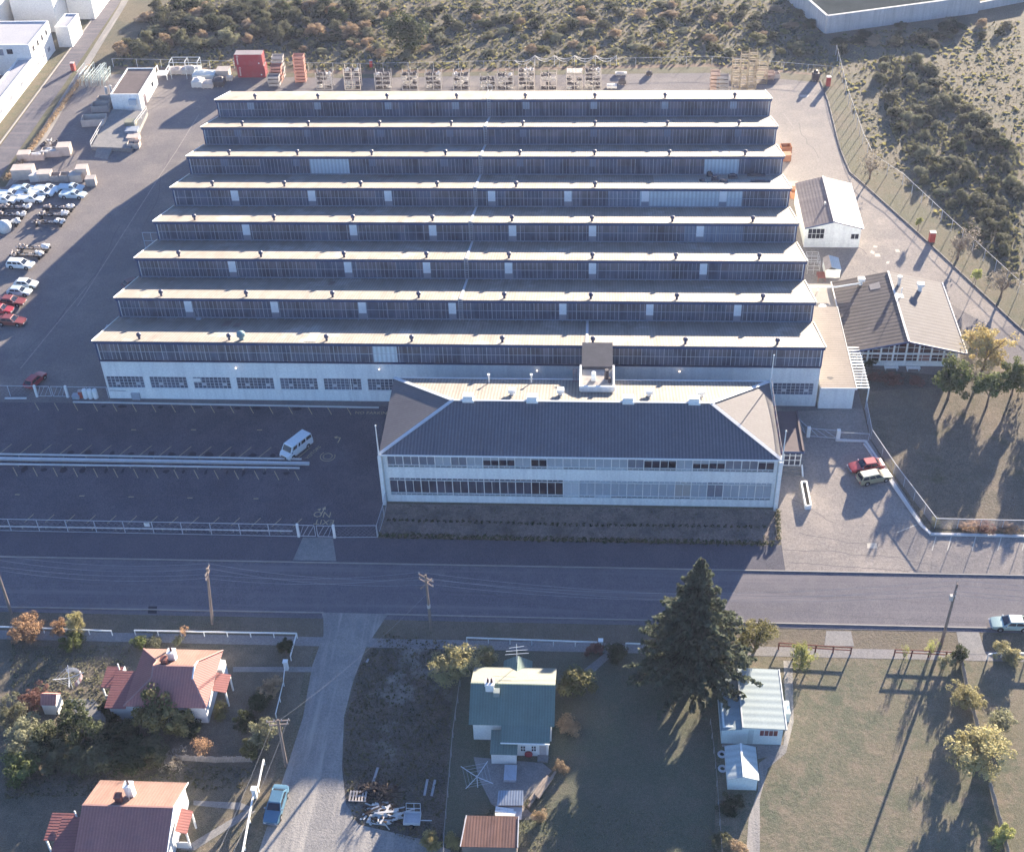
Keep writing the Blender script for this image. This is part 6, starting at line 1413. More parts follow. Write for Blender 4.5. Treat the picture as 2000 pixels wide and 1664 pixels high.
fence('white_rail_fence', wpts((1222,1266),(1330,1270)), .9, 'white rail fence between the dark round hedge and the conifer', m=WR_, gap=2.6, pw=.1, rails=(.95,), rw=.12)
fence('white_rail_fence', wpts((1928,1288),(1955,1284),(2100,1290)), .9, 'white rail fence at the right edge beside the clipped hedge', m=WR_, gap=2.6, pw=.12, rails=(.95,), rw=.14)
fence('dark_rail_fence', wpts((1520,1268),(1592,1273),(1661,1277)), 1.15, 'dark red timber rail fence at the paddock, left of the driveway gap', m=DKRED, gap=2.0, pw=.14, rails=(.95,.55), rw=.09)
fence('dark_rail_fence', wpts((1746,1281),(1880,1287)), 1.15, 'dark red timber rail fence at the paddock below the right power pole', m=DKRED, gap=2.0, pw=.14, rails=(.95,.55), rw=.09)
fence('picket_fence', wpts((347,1485),(420,1489),(492,1488)), 1.0, 'weathered grey picket fence between the two red-roofed houses', m=GREYT, gap=2.4, panel=.16, rails=(.7,))
fence('wire_fence', wpts((899,1340),(885,1440),(868,1640),(866,1720)), 1.1, 'grey rail and wire fence between vacant lot and green-roofed house', m=GREYT, gap=2.4, pw=.1, rails=(.95,), rw=.07)
fence('wire_fence', wpts((1387,1415),(1397,1500),(1408,1650),(1412,1720)), 1.0, 'leaning grey wire fence left of the small garage', m=GREYT, gap=2.2, pw=.08, rails=(.9,), rw=.035)
fence('board_fence', wpts((1876,1295),(1888,1350),(1908,1425)), 1.1, 'grey board fence under the pale trees at the right of the paddock', m=GREYT, gap=2.4, panel=.3, rails=(.8,))
fence('board_fence', wpts((1932,1535),(1962,1650),(1980,1720)), 1.1, 'grey board fence in the bottom right corner', m=GREYT, gap=2.4, panel=.3, rails=(.8,))
for u, v, h, lb in ((560,1307,1.3,'white gate pillar at the side path of the left red-roofed house'),(499,1556,1.4,'white gate pillar by the lane just above the blue sedan'),(1173,1266,1.3,'white gate post between the clipped round hedges')):
    q = G(u, v); b = MB(); b.box(q.x-.22,q.y-.22,0,q.x+.22,q.y+.22,h); b.box(q.x-.28,q.y-.28,h,q.x+.28,q.y+.28,h+.12); tag(b.build('gate_pillar', WHITE, None, tuple(q)), lb, 'pillar')
def barrier(a, c, h, w_, label):
    a = Vector((*a,0)); c = Vector((*c,0)); r = thing('parking_barrier', tuple(a), label, 'barrier', 'white barrier rails in the parking lot'); MB().bar(a+Vector((0,0,h)), c+Vector((0,0,h)), w_, w_*.8).build('rail', KERBW, r)
    n = int((c-a).length/3)
    for i in range(min(n, 100)): q = a.lerp(c, (i+.5)/n); MB().box(q.x-.06,q.y-.06,0,q.x+.06,q.y+.06,h-w_*.4).build('post', KERBG, r)
barrier(G2(-160,884,.45), G2(589,896.5,.45), .45, .2, 'farther thin white barrier rail of the three across the parking lot')
barrier(G2(-160,893.5,.3), G2(604,905.5,.3), .3, .42, 'thick middle white barrier of the three across the parking lot')
barrier(G2(-160,904,.45), G2(585,914,.45), .45, .2, 'nearer thin white barrier rail of the three across the parking lot')
barrier(G2(-160,1025,.4), G2(571,1037,.4), .4, .14, 'low white rail just inside the street fence of the parking lot')
q = AY(287,1024,fy+.12); b = MB(); b.box(q.x-.35,q.y-.1,q.z-.3,q.x+.35,q.y-.06,q.z+.3); tag(b.build('fence_sign', WHITE, None, tuple(q)), 'small white sign fixed to the street fence of the parking lot', 'sign')
# low hedge on two sides of the office lawn, and the low wall at its right end
PW = mat('pole_wood', (.24,.195,.17), .9, .15, 1.0); CER = mat('insulator', (.5,.48,.46), .4)
def pole(base, top, arms, label, ang=math.pi/2, m=None):
    b_ = Vector(base); t = Vector(top); r = thing('power_pole', tuple(b_), label, 'pole', 'timber power poles')
    MB().tube([b_, b_.lerp(t,.5), t], [.19,.16,.12], 10).build('post', m or PW, r); out = []
    for z, L, n in arms:
        c = t-(t-b_).normalized()*z; d = Vector((math.cos(ang), math.sin(ang), 0)); a = MB().bar(c-d*L/2, c+d*L/2, .12, .14).build('crossarm', m or PW, r)
        for i in range(n):
            q = c+d*(L*.46*(2*i/(n-1)-1)); MB().tube([q+Vector((0,0,.07)), q+Vector((0,0,.3))], [.06,.045], 6).build('insulator', CER, a); out.append(q+Vector((0,0,.3)))
    return r, out
y0p = G(22,1198); P0, w0 = pole((y0p.x,y0p.y,0), (y0p.x+.3,y0p.y,9.0), ((.4,1.9,2),(1.1,1.7,2)), 'power pole at the left edge of the picture')
P1, w1 = pole((24.75,-42.58,0), (25.66,-42.58,9.2), ((.4,1.9,2),(1.1,1.7,2)), 'sunlit leaning power pole on the verge left of the gravel lane')
P2_, w2_ = pole((50.69,-43.05,0), (50.67,-43.05,9.3), ((.5,2.2,2),(1.25,2.2,2)), 'power pole with crossed arms right of the gravel lane', R(-35))
MB().tube([(50.69,-43.05,4.0),(50.69,-43.05,4.5)], [.21,.21], 8).build('pole_band', CER, P2_)
c_ = Vector((50.67,-43.05,7.9)); dd_ = Vector((math.cos(R(55)), math.sin(R(55)), 0)); MB().bar(c_-dd_*1.0, c_+dd_*1.0, .12, .14).build('crossarm', PW, P2_)
P3, w3 = pole((109.0,-43.3,0), (109.0,-43.6,10.0), ((.6,1.9,2),(1.3,1.7,2)), 'dark power pole in front of the paddock, far right', R(75))
MB().box(108.5,-43.9,7.6,108.85,-43.5,8.3).build('transformer_box', CER, P3)
lp = G(559,1495); lt = AY(542.5,1405,lp.y); P4, w4 = pole(tuple(lp), (lt.x,lp.y,lt.z), ((.25,2.4,4),(.8,2.0,2)), 'telegraph pole with a double crossarm beside the gravel lane', R(8))
def wire(a, c, sag, label, rad=.017):
    b = MB(); n = 14; pts = [Vector(a).lerp(Vector(c), i/n)-Vector((0,0,sag*4*(i/n)*(1-i/n))) for i in range(n+1)]; b.tube(pts, rad, 4)
    tag(b.build('overhead_wire', mat('aged_wire', (.30,.31,.34), .6), None, tuple(a)), label, 'wire', 'overhead wires along the street')
NM = ['upper inner','upper outer','lower inner','lower outer']
for i in range(4):
    wire(w0[i], w1[i], .9+.08*i, NM[i]+' wire between the left edge pole and the sunlit leaning pole')
    wire(w1[i], w2_[i], .9+.08*i, NM[i]+' wire between the sunlit leaning pole and the crossed-arm pole')
    wire(w2_[i], w3[i], 2.0+.15*i, NM[i]+' wire from the crossed-arm pole past the conifer to the right')
    q = w3[i]+Vector((45, -.5, -.5)); wire(w3[i], q, 1.0, NM[i]+' wire leaving the far right pole')
wire((50.6,-43.1,6.3), w4[2], .8, 'single wire crossing the gravel lane to the telegraph pole', .011)
q = G(500,1664,6.0); wire(w4[1], (w4[1].x-3.5, w4[1].y-22, w4[1].z), .6, 'left wire running down from the telegraph pole along the lane', .010); wire(w4[3], (w4[3].x-3.5, w4[3].y-22, w4[3].z), .6, 'right wire running down from the telegraph pole along the lane', .010)
for (x, y, z0, z1), lb in (((42.45,-21.35,7.6,13.0),'white flagpole at the left front corner of the office'),((92.5,-21.4,7.0,13.0),'white flagpole at the right front corner of the office'),((92.62,-5.3,4.0,12.6),'tall white flagpole at the right rear corner of the office')):
    b = MB(); b.tube([(x,y,z0),(x,y,z1)], [.09,.06], 8); b.blob((x,y,z1+.1), .13,.13,.13, 1); tag(b.build('flagpole', WHITE, None, (x,y,z0)), lb, 'flagpole')
bt = thing('bunting', (92.55,-13,8.9), 'line of red, white and blue flags strung along the right eave of the office', 'bunting'); FL = [paint('flag_blue', (.04,.08,.30), .8), paint('flag_white', (.65,.65,.68), .8), paint('flag_red', (.45,.05,.06), .8)]
A0, A1 = Vector((92.6,-20.9,8.95)), Vector((92.6,-5.6,9.1)); b = MB(); b.tube([A0.lerp(A1, i/10)-Vector((0,0,.25*4*(i/10)*(1-i/10))) for i in range(11)], .03, 4); b.build('cord', KERBG, bt)
for i in range(34):
    f = (i+.5)/34; p = A0.lerp(A1, f)-Vector((0,0,f*(1-f))); e = Vector((.04,.2,0)); o = Vector((.02*math.sin(i*3),0,0)); b = MB(); b.slab([p-e, p+e, p+Vector((.02,.04,-.85))+o], .012); b.build('flag', FL[(0,1,2,0)[i % 4]], bt)
# ------------------------------------------------------------------ trees, shrubs, scrub
LM = {'drygrass': leafmat('leaf_dry_grass', (.19,.165,.10)), 'olive': leafmat('leaf_olive', (0.189,0.177,0.079)), 'pale': leafmat('leaf_pale', (0.317,0.287,0.146)), 'dark': leafmat('leaf_dark', (0.055,0.067,0.034)), 'conifer': leafmat('leaf_conifer', (.080,.094,.066), .35, .35), 'green': leafmat('leaf_green', (0.122,0.146,0.055)),
      'orange': leafmat('leaf_orange', (0.40,0.255,0.15)), 'yellow': leafmat('leaf_yellow', (0.40,0.325,0.14)), 'red': leafmat('leaf_red', (0.20,0.105,0.085)), 'gorse': leafmat('leaf_gorse', (0.122,0.122,0.071)), 'straw': leafmat('leaf_straw', (0.354,0.262,0.165)), 'grey': leafmat('leaf_grey_twig', (0.256,0.226,0.183)), 'lime': leafmat('leaf_lime', (0.317,0.329,0.122)), 'sage': leafmat('leaf_sage', (0.207,0.207,0.128))}
BARK = mat('bark', (.16,.12,.10), .95, .25, 1.5); TWIG = mat('twig', (.22,.18,.155), .95, .2, 1.5)
def leafmesh(name, seed, npuff, per, size, mat_, spread=.62, pr=(.28,.46), flat=0, hollow=.55):
    rg2 = random.Random(seed); b = MB(); P = []; lob = []
    for i in range(6):
        d = Vector((rg2.gauss(0,1), rg2.gauss(0,1), rg2.gauss(0,.8))).normalized(); lob.append((d*rg2.uniform(.22,.52), rg2.uniform(.36,.62)))
    for i in range(npuff):
        while True:
            d = Vector((rg2.gauss(0,1), rg2.gauss(0,1), rg2.gauss(0,1))).normalized()
            if d.z > -.75: break
        lc, lr = rg2.choice(lob); P.append((lc+d*lr*rg2.uniform(.5,1.05), rg2.uniform(*pr)*.8))
    for c, r in P:
        for j in range(per):
            d = Vector((rg2.gauss(0,1), rg2.gauss(0,1), rg2.gauss(0,1)+.25)).normalized()
            p = c+d*r*rg2.uniform(hollow,1.05); nn = (d+Vector((rg2.uniform(-.8,.8), rg2.uniform(-.8,.8), rg2.uniform(-.5,.8)))).normalized()
            u = nn.orthogonal().normalized(); a = rg2.uniform(0,6.28); v = nn.cross(u); u, v = u*math.cos(a)+v*math.sin(a), v*math.cos(a)-u*math.sin(a)
            s = size*rg2.uniform(.6,1.4); b.v += [tuple(p-u*s), tuple(p-v*s*.6), tuple(p+u*s), tuple(p+v*s*.6)]; o = len(b.v)-4; b.f.append([o,o+1,o+2,o+3]); b.m.append(0)
    me = bpy.data.meshes.new(name); me.from_pydata(b.v, [], b.f); me.materials.append(mat_); return me
CROWN = {}
def crown_mesh(col, dens, var):
    k = (col, dens, var)
    if k not in CROWN:
        pr = {'dense': (46, 105, .052), 'loose': (36, 80, .05), 'sparse': (34, 24, .045), 'fine': (90, 66, .034)}[dens]
        CROWN[k] = leafmesh('foliage_'+col, hash((var, dens)) % 999 if False else var*17+len(dens), pr[0], pr[1], pr[2], LM[col], .80, (.17,.42) if dens != 'fine' else (.12,.28))
    return CROWN[k]
def twigs(name, seed, spread=.9, levels=4):
    rg2 = random.Random(seed); b = MB()
    def go(p, d, L, r, lv):
        q = p+d*L; b.tube([p, q], [r, r*.65], 4, cap=False)
        if lv == 0: return
        for i in range(rg2.choice((2,3,3))): go(p.lerp(q, rg2.uniform(.55,1)), (d+Vector((rg2.gauss(0,.5), rg2.gauss(0,.5), rg2.gauss(.05,.35)))).normalized(), L*rg2.uniform(.6,.82), r*.62, lv-1)
    for i in range(5):
        a = 6.28*i/5+rg2.uniform(-.4,.4); go(Vector((0,0,-.95)), Vector((math.cos(a)*.55, math.sin(a)*.55, .85)).normalized(), .55, .035, levels)
    me = bpy.data.meshes.new(name); me.from_pydata([tuple(v) for v in b.v], [], b.f); me.materials.append(TWIG); return me
TW = [twigs('branches', s) for s in (1, 2)]
TRK = {}
def tree(u, v, zc, w_, h_, col, dens, label, cat='tree', name='tree', var=1, bare=False, group=None, lean=0):
    """crown centred at height zc over the spot that photo point (u, v) marks at that height; w_, h_ crown width and height in metres"""
    c = G(u, v, zc); r = thing(name, (c.x, c.y, 0), label, cat, group)
    zb = max(.05, zc-h_*.42); b = MB(); tr_ = max(.05, w_*.03)
    b.tube([(c.x,c.y,-.05),(c.x+lean*.4,c.y,zb*.5),(c.x,c.y,zb),(c.x,c.y,zc)], [tr_*1.3,tr_,tr_*.8,tr_*.4], 7)
    rg2 = random.Random(int(u+v))
    for i in range(4): a = 6.28*i/4+rg2.uniform(-.5,.5); b.tube([(c.x,c.y,zb*.9),(c.x+math.cos(a)*w_*.3,c.y+math.sin(a)*w_*.3,zc+h_*rg2.uniform(-.05,.25))], [tr_*.6,tr_*.2], 5)
    b.build('trunk' if cat == 'tree' else 'stem', BARK, r)
    if bare:
        o = bpy.data.objects.new('branches', TW[var % 2]); COL.objects.link(o); o.parent = r; o.location = (0,0,zc); o.scale = (w_/2*.62, w_/2*.62, h_/2)
    o = bpy.data.objects.new('crown' if cat == 'tree' else 'foliage', crown_mesh(col, dens, var)); COL.objects.link(o); o.parent = r; o.location = (0,0,zc); o.scale = (w_/2*1.28*rg2.uniform(.92,1.08), w_/2*1.28*rg2.uniform(.92,1.08), h_/2*1.22); o.rotation_euler = (0,0,rg2.uniform(0,6.28))
    return r
# the big conifer
def conifer(u, v, H, rad, label):
    q = G(u, v); r = thing('conifer_tree', (q.x,q.y,0), label, 'tree'); rg2 = random.Random(5)
    MB().tube([(q.x,q.y,-.1),(q.x,q.y,H*.5),(q.x+.1,q.y,H)], [.5,.3,.05], 9).build('trunk', BARK, r)
    b = MB(); br = MB(); nl = 40
    for l in range(nl):
        f = l/(nl-1); z = 2.9+(H-3.1)*f**.95; L0 = rad*(1-f)**1.0*(1.0,1.12,.9,1.06)[l % 4]+.3; n = int(16-9*f)
        for i in range(n):
            a = 6.28*i/n+l*1.1+rg2.uniform(-.25,.25); L = L0*rg2.uniform(.5,1.18); d = Vector((math.cos(a), math.sin(a), 0)); up = .10+.25*f
            tip = Vector((q.x,q.y,z))+d*L+Vector((0,0,L*(-.14+up*.5)))
            br.bar((q.x,q.y,z+.2), Vector((q.x,q.y,z+.2)).lerp(tip,.8), .05)
            m_ = int(9+L*3.2)
            for j in range(m_):
                t = (j+rg2.random())/m_; t = .18+.82*t; p = Vector((q.x,q.y,z))+d*L*t+Vector((0,0,L*t*(-.14+up*.5)*t))
                sd = Vector((-d.y,d.x,0)); wd = .55*(1-t*.6)*min(1, L/3)
                for k_ in range(4):
                    c = p+sd*rg2.uniform(-wd,wd)+Vector((0,0,rg2.uniform(-.28,.06))); ax = Vector((rg2.gauss(0,1)+d.x*.5,rg2.gauss(0,1)+d.y*.5,rg2.gauss(-.4,.8))).normalized(); nn = ax.cross(Vector((rg2.gauss(0,1),rg2.gauss(0,1),rg2.gauss(0,1)))).normalized(); s = rg2.uniform(.2,.42)*(1.25 if t > .7 else 1)
                    b.v += [tuple(c-ax*s*.6), tuple(c+nn*s*.42), tuple(c+ax*s*.7), tuple(c-nn*s*.42)]; o = len(b.v)-4; b.f.append([o,o+1,o+2,o+3]); b.m.append(0)
    br.build('branches', mat('dark_bark', (.04,.03,.025), .95, .2), r); b.build('crown', LM['conifer'], r)
conifer(1350, 1338, 19.5, 6.6, 'tall dark conifer beside the mint-green cottage')
T = [ # u, v, centre height, width, height, colour, density, label, cat, name, variant, bare
 (1478,1240,2.6,5.0,4.6,'olive','fine','feathery olive tree beside the conifer, behind the mint cottage','tree','tree',1,False),
 (1445,1262,2.0,2.6,3.4,'olive','loose','small olive tree squeezed between conifer and feathery tree','tree','tree',2,False),
 (1568,1278,1.9,2.8,3.4,'lime','fine','pale yellow-green tree by the dark rail fence','tree','tree',2,False),
 (882,1290,2.4,5.8,4.4,'pale','fine','big pale olive shrub tree behind the green-roofed house','tree','tree',3,False),
 (952,1282,2.0,2.9,2.8,'pale','loose','smaller pale shrub right of the big pale one, by the house gable','shrub','shrub',1,False),
 (1118,1335,1.6,4.0,3.2,'olive','dense','round olive shrub at the right wall of the green-roofed house','shrub','shrub',2,False),
 (1110,1416,.8,2.8,1.7,'straw','loose','straw-coloured shrub on the lawn right of the green-roofed house','shrub','shrub',3,False),
 (1097,1498,.5,1.6,1.2,'straw','loose','little straw-coloured shrub at the upper end of the log pile','shrub','shrub',1,False),
 (1056,1592,.6,1.6,1.3,'straw','loose','dry shrub at the lower end of the log pile','shrub','shrub',2,False),
 (1160,1268,.7,1.9,1.5,'red','dense','clipped dark reddish hedge left of the white gate post','hedge','hedge',1,False),
 (1200,1270,.95,2.7,2.1,'dark','dense','clipped round dark green hedge right of the white gate post','hedge','hedge',2,False),
 (302,1388,2.3,5.2,4.4,'olive','dense','bushy olive tree in front of the left red-roofed house','tree','tree',4,False),
 (348,1408,1.6,3.2,3.2,'olive','dense','olive tree standing just right of the bushy one, left house','tree','tree',5,False),
 (160,1418,2.6,5.0,5.4,'dark','loose','dark pointed tree left of the bushy olive one','tree','tree',1,False),
 (55,1430,1.9,6.2,3.6,'sage','fine','big pale sage shrub at the left edge below the garden hut','shrub','shrub',4,False),
 (120,1470,1.2,4.5,2.3,'gorse','dense','low grey-green shrub in front of the dark pointed tree','shrub','shrub',1,False),
 (35,1490,1.3,4.5,2.6,'green','dense','green shrub at the left edge below the sage one','shrub','shrub',2,False),
 (255,1478,1.2,5.0,2.5,'dark','dense','wide dark shrub in the hollow between the two red-roofed houses','shrub','shrub',3,False),
 (205,1460,1.0,3.0,2.1,'gorse','dense','grey-green shrub left of the wide dark shrub','shrub','shrub',4,False),
 (395,1458,1.0,2.4,2.2,'orange','sparse','small orange autumn shrub in front of the left house','shrub','shrub',1,True),
 (338,1480,.7,3.2,1.6,'grey','sparse','grey leafless bramble at the left end of the picket fence','shrub','shrub',1,True),
 (526,1340,1.3,2.8,2.4,'straw','fine','rounded straw-coloured shrub beside the crooked white rail','shrub','shrub',2,False),
 (505,1372,.9,3.0,1.9,'dark','dense','dark shrub below the rounded straw-coloured one','shrub','shrub',3,False),
 (515,1432,2.0,3.6,3.6,'sage','loose','pale half-bare tree under the telegraph pole','tree','tree',3,True),
 (490,1462,1.2,2.4,2.4,'olive','dense','olive shrub at the right end of the picket fence','shrub','shrub',5,False),
 (478,1405,1.2,2.6,2.3,'dark','dense','dark shrub left of the half-bare tree','shrub','shrub',1,False),
 (70,1362,.9,3.8,1.9,'red','fine','rusty red shrub above the garden hut','shrub','shrub',2,False),
 (52,1220,1.5,5.2,2.8,'orange','fine','wide orange autumn tree by the road at the left edge','tree','tree',4,False),
 (112,1226,1.1,2.0,2.1,'orange','loose','small orange sapling between the wide orange tree and the taller one','tree','sapling',5,False),
 (147,1218,1.8,2.6,3.6,'pale','fine','taller orange-green tree by the white roadside rail, left','tree','tree',5,False),
 (140,1248,.8,2.6,1.6,'green','dense','green shrub at the foot of the taller roadside tree','shrub','shrub',1,False),
 (359,1232,1.0,1.1,2.0,'orange','sparse','thin orange sapling at the white rail fence of the left house','tree','sapling',1,True),
 (268,1252,.6,2.0,1.2,'green','dense','low green shrub at the left end of the long white rail fence','shrub','shrub',2,False),
 (300,1254,.5,2.2,1.0,'sage','dense','low sage shrub next to the green one by the long white rail','shrub','shrub',3,False),
 (346,1252,.6,1.4,1.2,'sage','loose','low pale shrub below the thin orange sapling','shrub','shrub',4,False),
 (205,1378,.8,1.6,1.6,'dark','dense','dark shrub against the front wall of the left house','shrub','shrub',5,False),
 (222,1404,.7,1.5,1.5,'dark','dense','second dark shrub at the front left corner of the left house','shrub','shrub',1,False),
 (430,1392,.8,2.2,1.7,'olive','loose','flowering shrub at the right porch of the left red-roofed house','shrub','shrub',2,False),
 (365,1418,.6,2.6,1.2,'dark','dense','dark hedge along the front wall of the left house','hedge','hedge',2,False),
 (558,1262,1.2,1.8,2.4,'dark','dense','dark shrub in the corner of the white rail fence by the lane','shrub','shrub',3,False),
 (1918,1470,3.0,6.6,5.2,'pale','fine','big pale feathery tree in the lower right garden','tree','tree',1,True),
 (1890,1356,2.0,3.8,3.6,'pale','fine','pale tree leaning over the grey board fence, right garden','tree','tree',2,True),
 (1955,1408,1.6,3.2,2.9,'sage','loose','sage shrub behind the big pale feathery tree','shrub','shrub',3,False),
 (1873,1279,1.2,1.8,2.3,'dark','dense','small dark round tree at the corner of the dark rail fence','tree','tree',4,False),
 (1848,1290,1.0,1.8,1.8,'sage','loose','pale shrub left of the small dark round tree','shrub','shrub',5,False),
 (1968,1277,.9,3.0,1.8,'pale','dense','clipped pale hedge at the right edge by the road','hedge','hedge',5,False),
 (1822,1262,1.7,1.5,3.2,'lime','sparse','slender sapling below the far right power pole','tree','sapling',1,True),
 (1768,1274,1.0,1.1,1.9,'lime','sparse','smaller slender sapling on the dark rail fence','tree','sapling',2,True),
 (1958,1632,1.2,2.2,2.4,'lime','dense','pale green shrub in the bottom right corner','shrub','shrub',1,False),
 (845,1645,.7,2.3,1.4,'yellow','dense','bright yellow shrub at the bottom edge, left one','shrub','shrub',2,False),
 (882,1642,.7,2.0,1.4,'yellow','loose','yellow shrub touching the rusty shed at the bottom edge','shrub','shrub',3,False),
 (1860,738,3.8,5.6,5.4,'green','dense','round dark green tree in front of the canteen gable','tree','tree',4,False),
 (1937,752,3.9,4.6,4.2,'green','dense','round-headed green tree right of the canteen garden','tree','tree',5,False),
 (1985,735,3.4,4.6,4.8,'green','dense','green tree cut by the right edge beside the round-headed one','tree','tree',1,False),
 (1932,672,4.6,6.6,5.6,'yellow','fine','autumn yellow willow behind the canteen','tree','tree',2,True),
 (1703,318,3.2,5.0,4.8,'grey','sparse','leafless grey tree at the bend of the right-hand kerb','tree','bare_tree',1,True),
 (1878,468,3.6,6.0,5.2,'grey','sparse','leafless spreading tree by the right-hand fence above the canteen','tree','bare_tree',2,True),
 (1962,548,3.2,5.0,4.6,'grey','sparse','leafless tree at the right edge beyond the canteen','tree','bare_tree',1,True),
 (1796,432,1.9,1.2,1.3,'lime','dense','tiny round lime-green tree on the verge near the hose cabinet','tree','tree',3,False),
 (1909,535,2.6,1.7,1.9,'lime','dense','round lime-green tree on a thin stem beside the right-hand road','tree','tree',4,False),
 (1790,745,.4,2.6,.8,'red','fine','low reddish shrub in the canteen flower bed, right part','shrub','shrub',5,False),
 (1745,741,.4,3.4,.8,'red','fine','low reddish shrub in the middle of the canteen flower bed','shrub','shrub',1,False),
 (1712,735,.4,2.4,.9,'red','fine','low reddish shrub at the left end of the canteen flower bed','shrub','shrub',2,False),
 (1700,708,.7,2.2,1.4,'dark','loose','dark climbing shrub beside the pergola','shrub','shrub',3,False),
 (1898,1028,.4,3.4,.7,'orange','fine','low orange flower clump above the white kerb, left one','flowers','shrub',4,False),
 (1925,1030,.4,2.8,.7,'red','fine','low red flower clump above the white kerb, middle one','flowers','shrub',5,False),
 (1972,1032,.4,2.6,.7,'orange','fine','low orange flower clump above the white kerb at the right edge','flowers','shrub',1,False),
 (1830,1022,.35,1.8,.7,'sage','loose','little pale shrub in the corner of the canteen lawn','shrub','shrub',2,False),
 (1440,1655,.6,2.0,1.2,'straw','loose','dry shrub at the bottom edge left of the gravel path','shrub','shrub',3,False),
 (1405,1640,.6,2.2,1.2,'gorse','loose','dark weedy shrub at the bottom of the leaning wire fence','shrub','shrub',4,False),
 (1425,1570,.5,3.0,1.0,'dark','loose','dark weeds below the small garage','shrub','shrub',5,False),
 (96,1448,1.5,4.2,3.0,'dark','dense','dark shrub between the sage shrub and the dark pointed tree','shrub','shrub',4,False),
 (180,1478,1.3,4.6,2.6,'gorse','dense','grey-green shrub below the dark pointed tree','shrub','shrub',5,False),
 (230,1440,1.3,3.6,2.6,'dark','dense','dark shrub under the bushy olive tree','shrub','shrub',2,False),
 (300,1462,1.1,3.6,2.2,'gorse','dense','grey-green shrub just left of the bramble','shrub','shrub',3,False),
 (20,1392,1.4,4.0,2.8,'sage','fine','sage shrub at the left edge beside the garden hut','shrub','shrub',1,False),
 (800,62,3.9,8.6,8.0,'dark','dense','dark dense tree standing above the scrub at the top','tree','tree',2,False),
]
for a in T: tree(*a[:8], cat=a[8], name=a[9], var=a[10], bare=a[11])
# trees just right of the picture whose long shadows fall across the lawn and forecourt
for k, (x, y, zc, w_, h_, c) in enumerate(((134.5,5,4.2,6.5,6.5,'green'),(138,-3,4.5,6.5,6.5,'green'),(139,12,5.0,6,7.5,'olive'),(141,-18,4,6,6,'green'),(132.5,-8,3.2,4.5,5,'olive'),(122.5,-58,3.2,5,5,'olive'),(121.5,-66,3,5,5,'pale'),(145,20,5,7,8,'green'))):
    r = thing('tree', (x,y,0), 'garden tree just beyond the right edge of the picture', 'tree', 'trees beyond the right edge'); b = MB(); b.tube([(x,y,0),(x,y,zc)], [.25,.12], 7); b.build('trunk', BARK, r)
    o = bpy.data.objects.new('crown', crown_mesh(c, 'dense', 1+k % 5)); COL.objects.link(o); o.parent = r; o.location = (0,0,zc); o.scale = (w_/2,w_/2,h_/2)
# hedge rows: rust-red hedge along the left fence, low hedge round the office lawn
def hedge_row(name, pts, w_, h_, col, dens, label, step, group=None, cat='hedge'):
    r = thing(name, (*pts[0],0), label, cat, group); rg2 = random.Random(8)
    L = []
    for a, c in zip(pts[:-1], pts[1:]):
        a = Vector((*a,0)); c = Vector((*c,0)); n = max(1, int((c-a).length/step)); L += [a.lerp(c, i/n) for i in range(n)]
    b = MB()
    for p in L:
        for j in range(int(90*step*w_*max(.6,h_))):
            d = Vector((rg2.gauss(0,1), rg2.gauss(0,1), rg2.gauss(0,1)+.4)).normalized(); k_ = rg2.uniform(.5,1.1); s = rg2.uniform(.08,.2); hh = h_*rg2.uniform(.8,1.15)
            c = p+Vector((d.x*w_*.6*k_+rg2.uniform(-.5,.5)*step*.4, d.y*w_*.6*k_+rg2.uniform(-.5,.5)*step*.4, hh*.5+d.z*hh*.5*k_)); u = d.orthogonal().normalized(); v = d.cross(u)
            b.v += [tuple(c-u*s), tuple(c-v*s*.7), tuple(c+u*s), tuple(c+v*s*.7)]; o = len(b.v)-4; b.f.append([o,o+1,o+2,o+3]); b.m.append(0)
    b.build('foliage', LM[col], r); return r
hedge_row('hedge', P2((12,352),(45,318),(150,170),(178,130)), 1.0, .8, 'straw', 'fine', 'long rusty autumn hedge along the left yard fence', 1.0)
hedge_row('hedge', P2((742,1047),(1000,1054),(1260,1059),(1520,1064)), .7, .55, 'dark', 'fine', 'low dark hedge along the street side of the office lawn', .8)
hedge_row('hedge', P2((1518,1002),(1521,1062)), .6, .7, 'gorse', 'fine', 'low straggly hedge at the right end of the office lawn', .8)
hedge_row('hedge', P2((758,1016),(1140,1026),(1505,1030)), .3, .22, 'dark', 'fine', 'thin line of low plants across the middle of the office lawn', .8)
# scrub beyond the fences: single bushes, one each
rg2 = random.Random(21); BUSH = []
def inside(pt, poly):
    x, y = pt; c = False; n = len(poly)
    for i in range(n):
        (x1, y1), (x2, y2) = poly[i], poly[(i+1) % n]
        if (y1 > y) != (y2 > y) and x < (x2-x1)*(y-y1)/(y2-y1)+x1: c = not c
    return c
def zone(poly, n, wr, hr, cols, label, dens='dense', mind=.55):
    us, vs = [p[0] for p in poly], [p[1] for p in poly]; W = [G2(*p) for p in poly]; xs, ys_ = [p[0] for p in W], [p[1] for p in W]; got = []; tries = 0
    while len(got) < n and tries < n*60:
        tries += 1; x, y = rg2.uniform(min(xs),max(xs)), rg2.uniform(min(ys_),max(ys_))
        if not inside((x, y), W): continue
        w_ = rg2.uniform(*wr)
        if any((x-a)**2+(y-b_)**2 < ((w_+c)*.5*mind)**2 for a, b_, c in got): continue
        got.append((x, y, w_)); h_ = rg2.uniform(*hr); col = rg2.choice(cols)
        o = bpy.data.objects.new('gorse_bush', crown_mesh(col, dens, rg2.choice((1,2,3)))); COL.objects.link(o); o.location = (x,y,h_*.36); o.scale = (w_/2,w_/2*rg2.uniform(.8,1.15),h_*.62); o.rotation_euler = (0,0,rg2.uniform(0,6.28))
        lb = label[col] if isinstance(label, dict) else label
        tag(o, lb, 'bush', lb); BUSH.append(o)
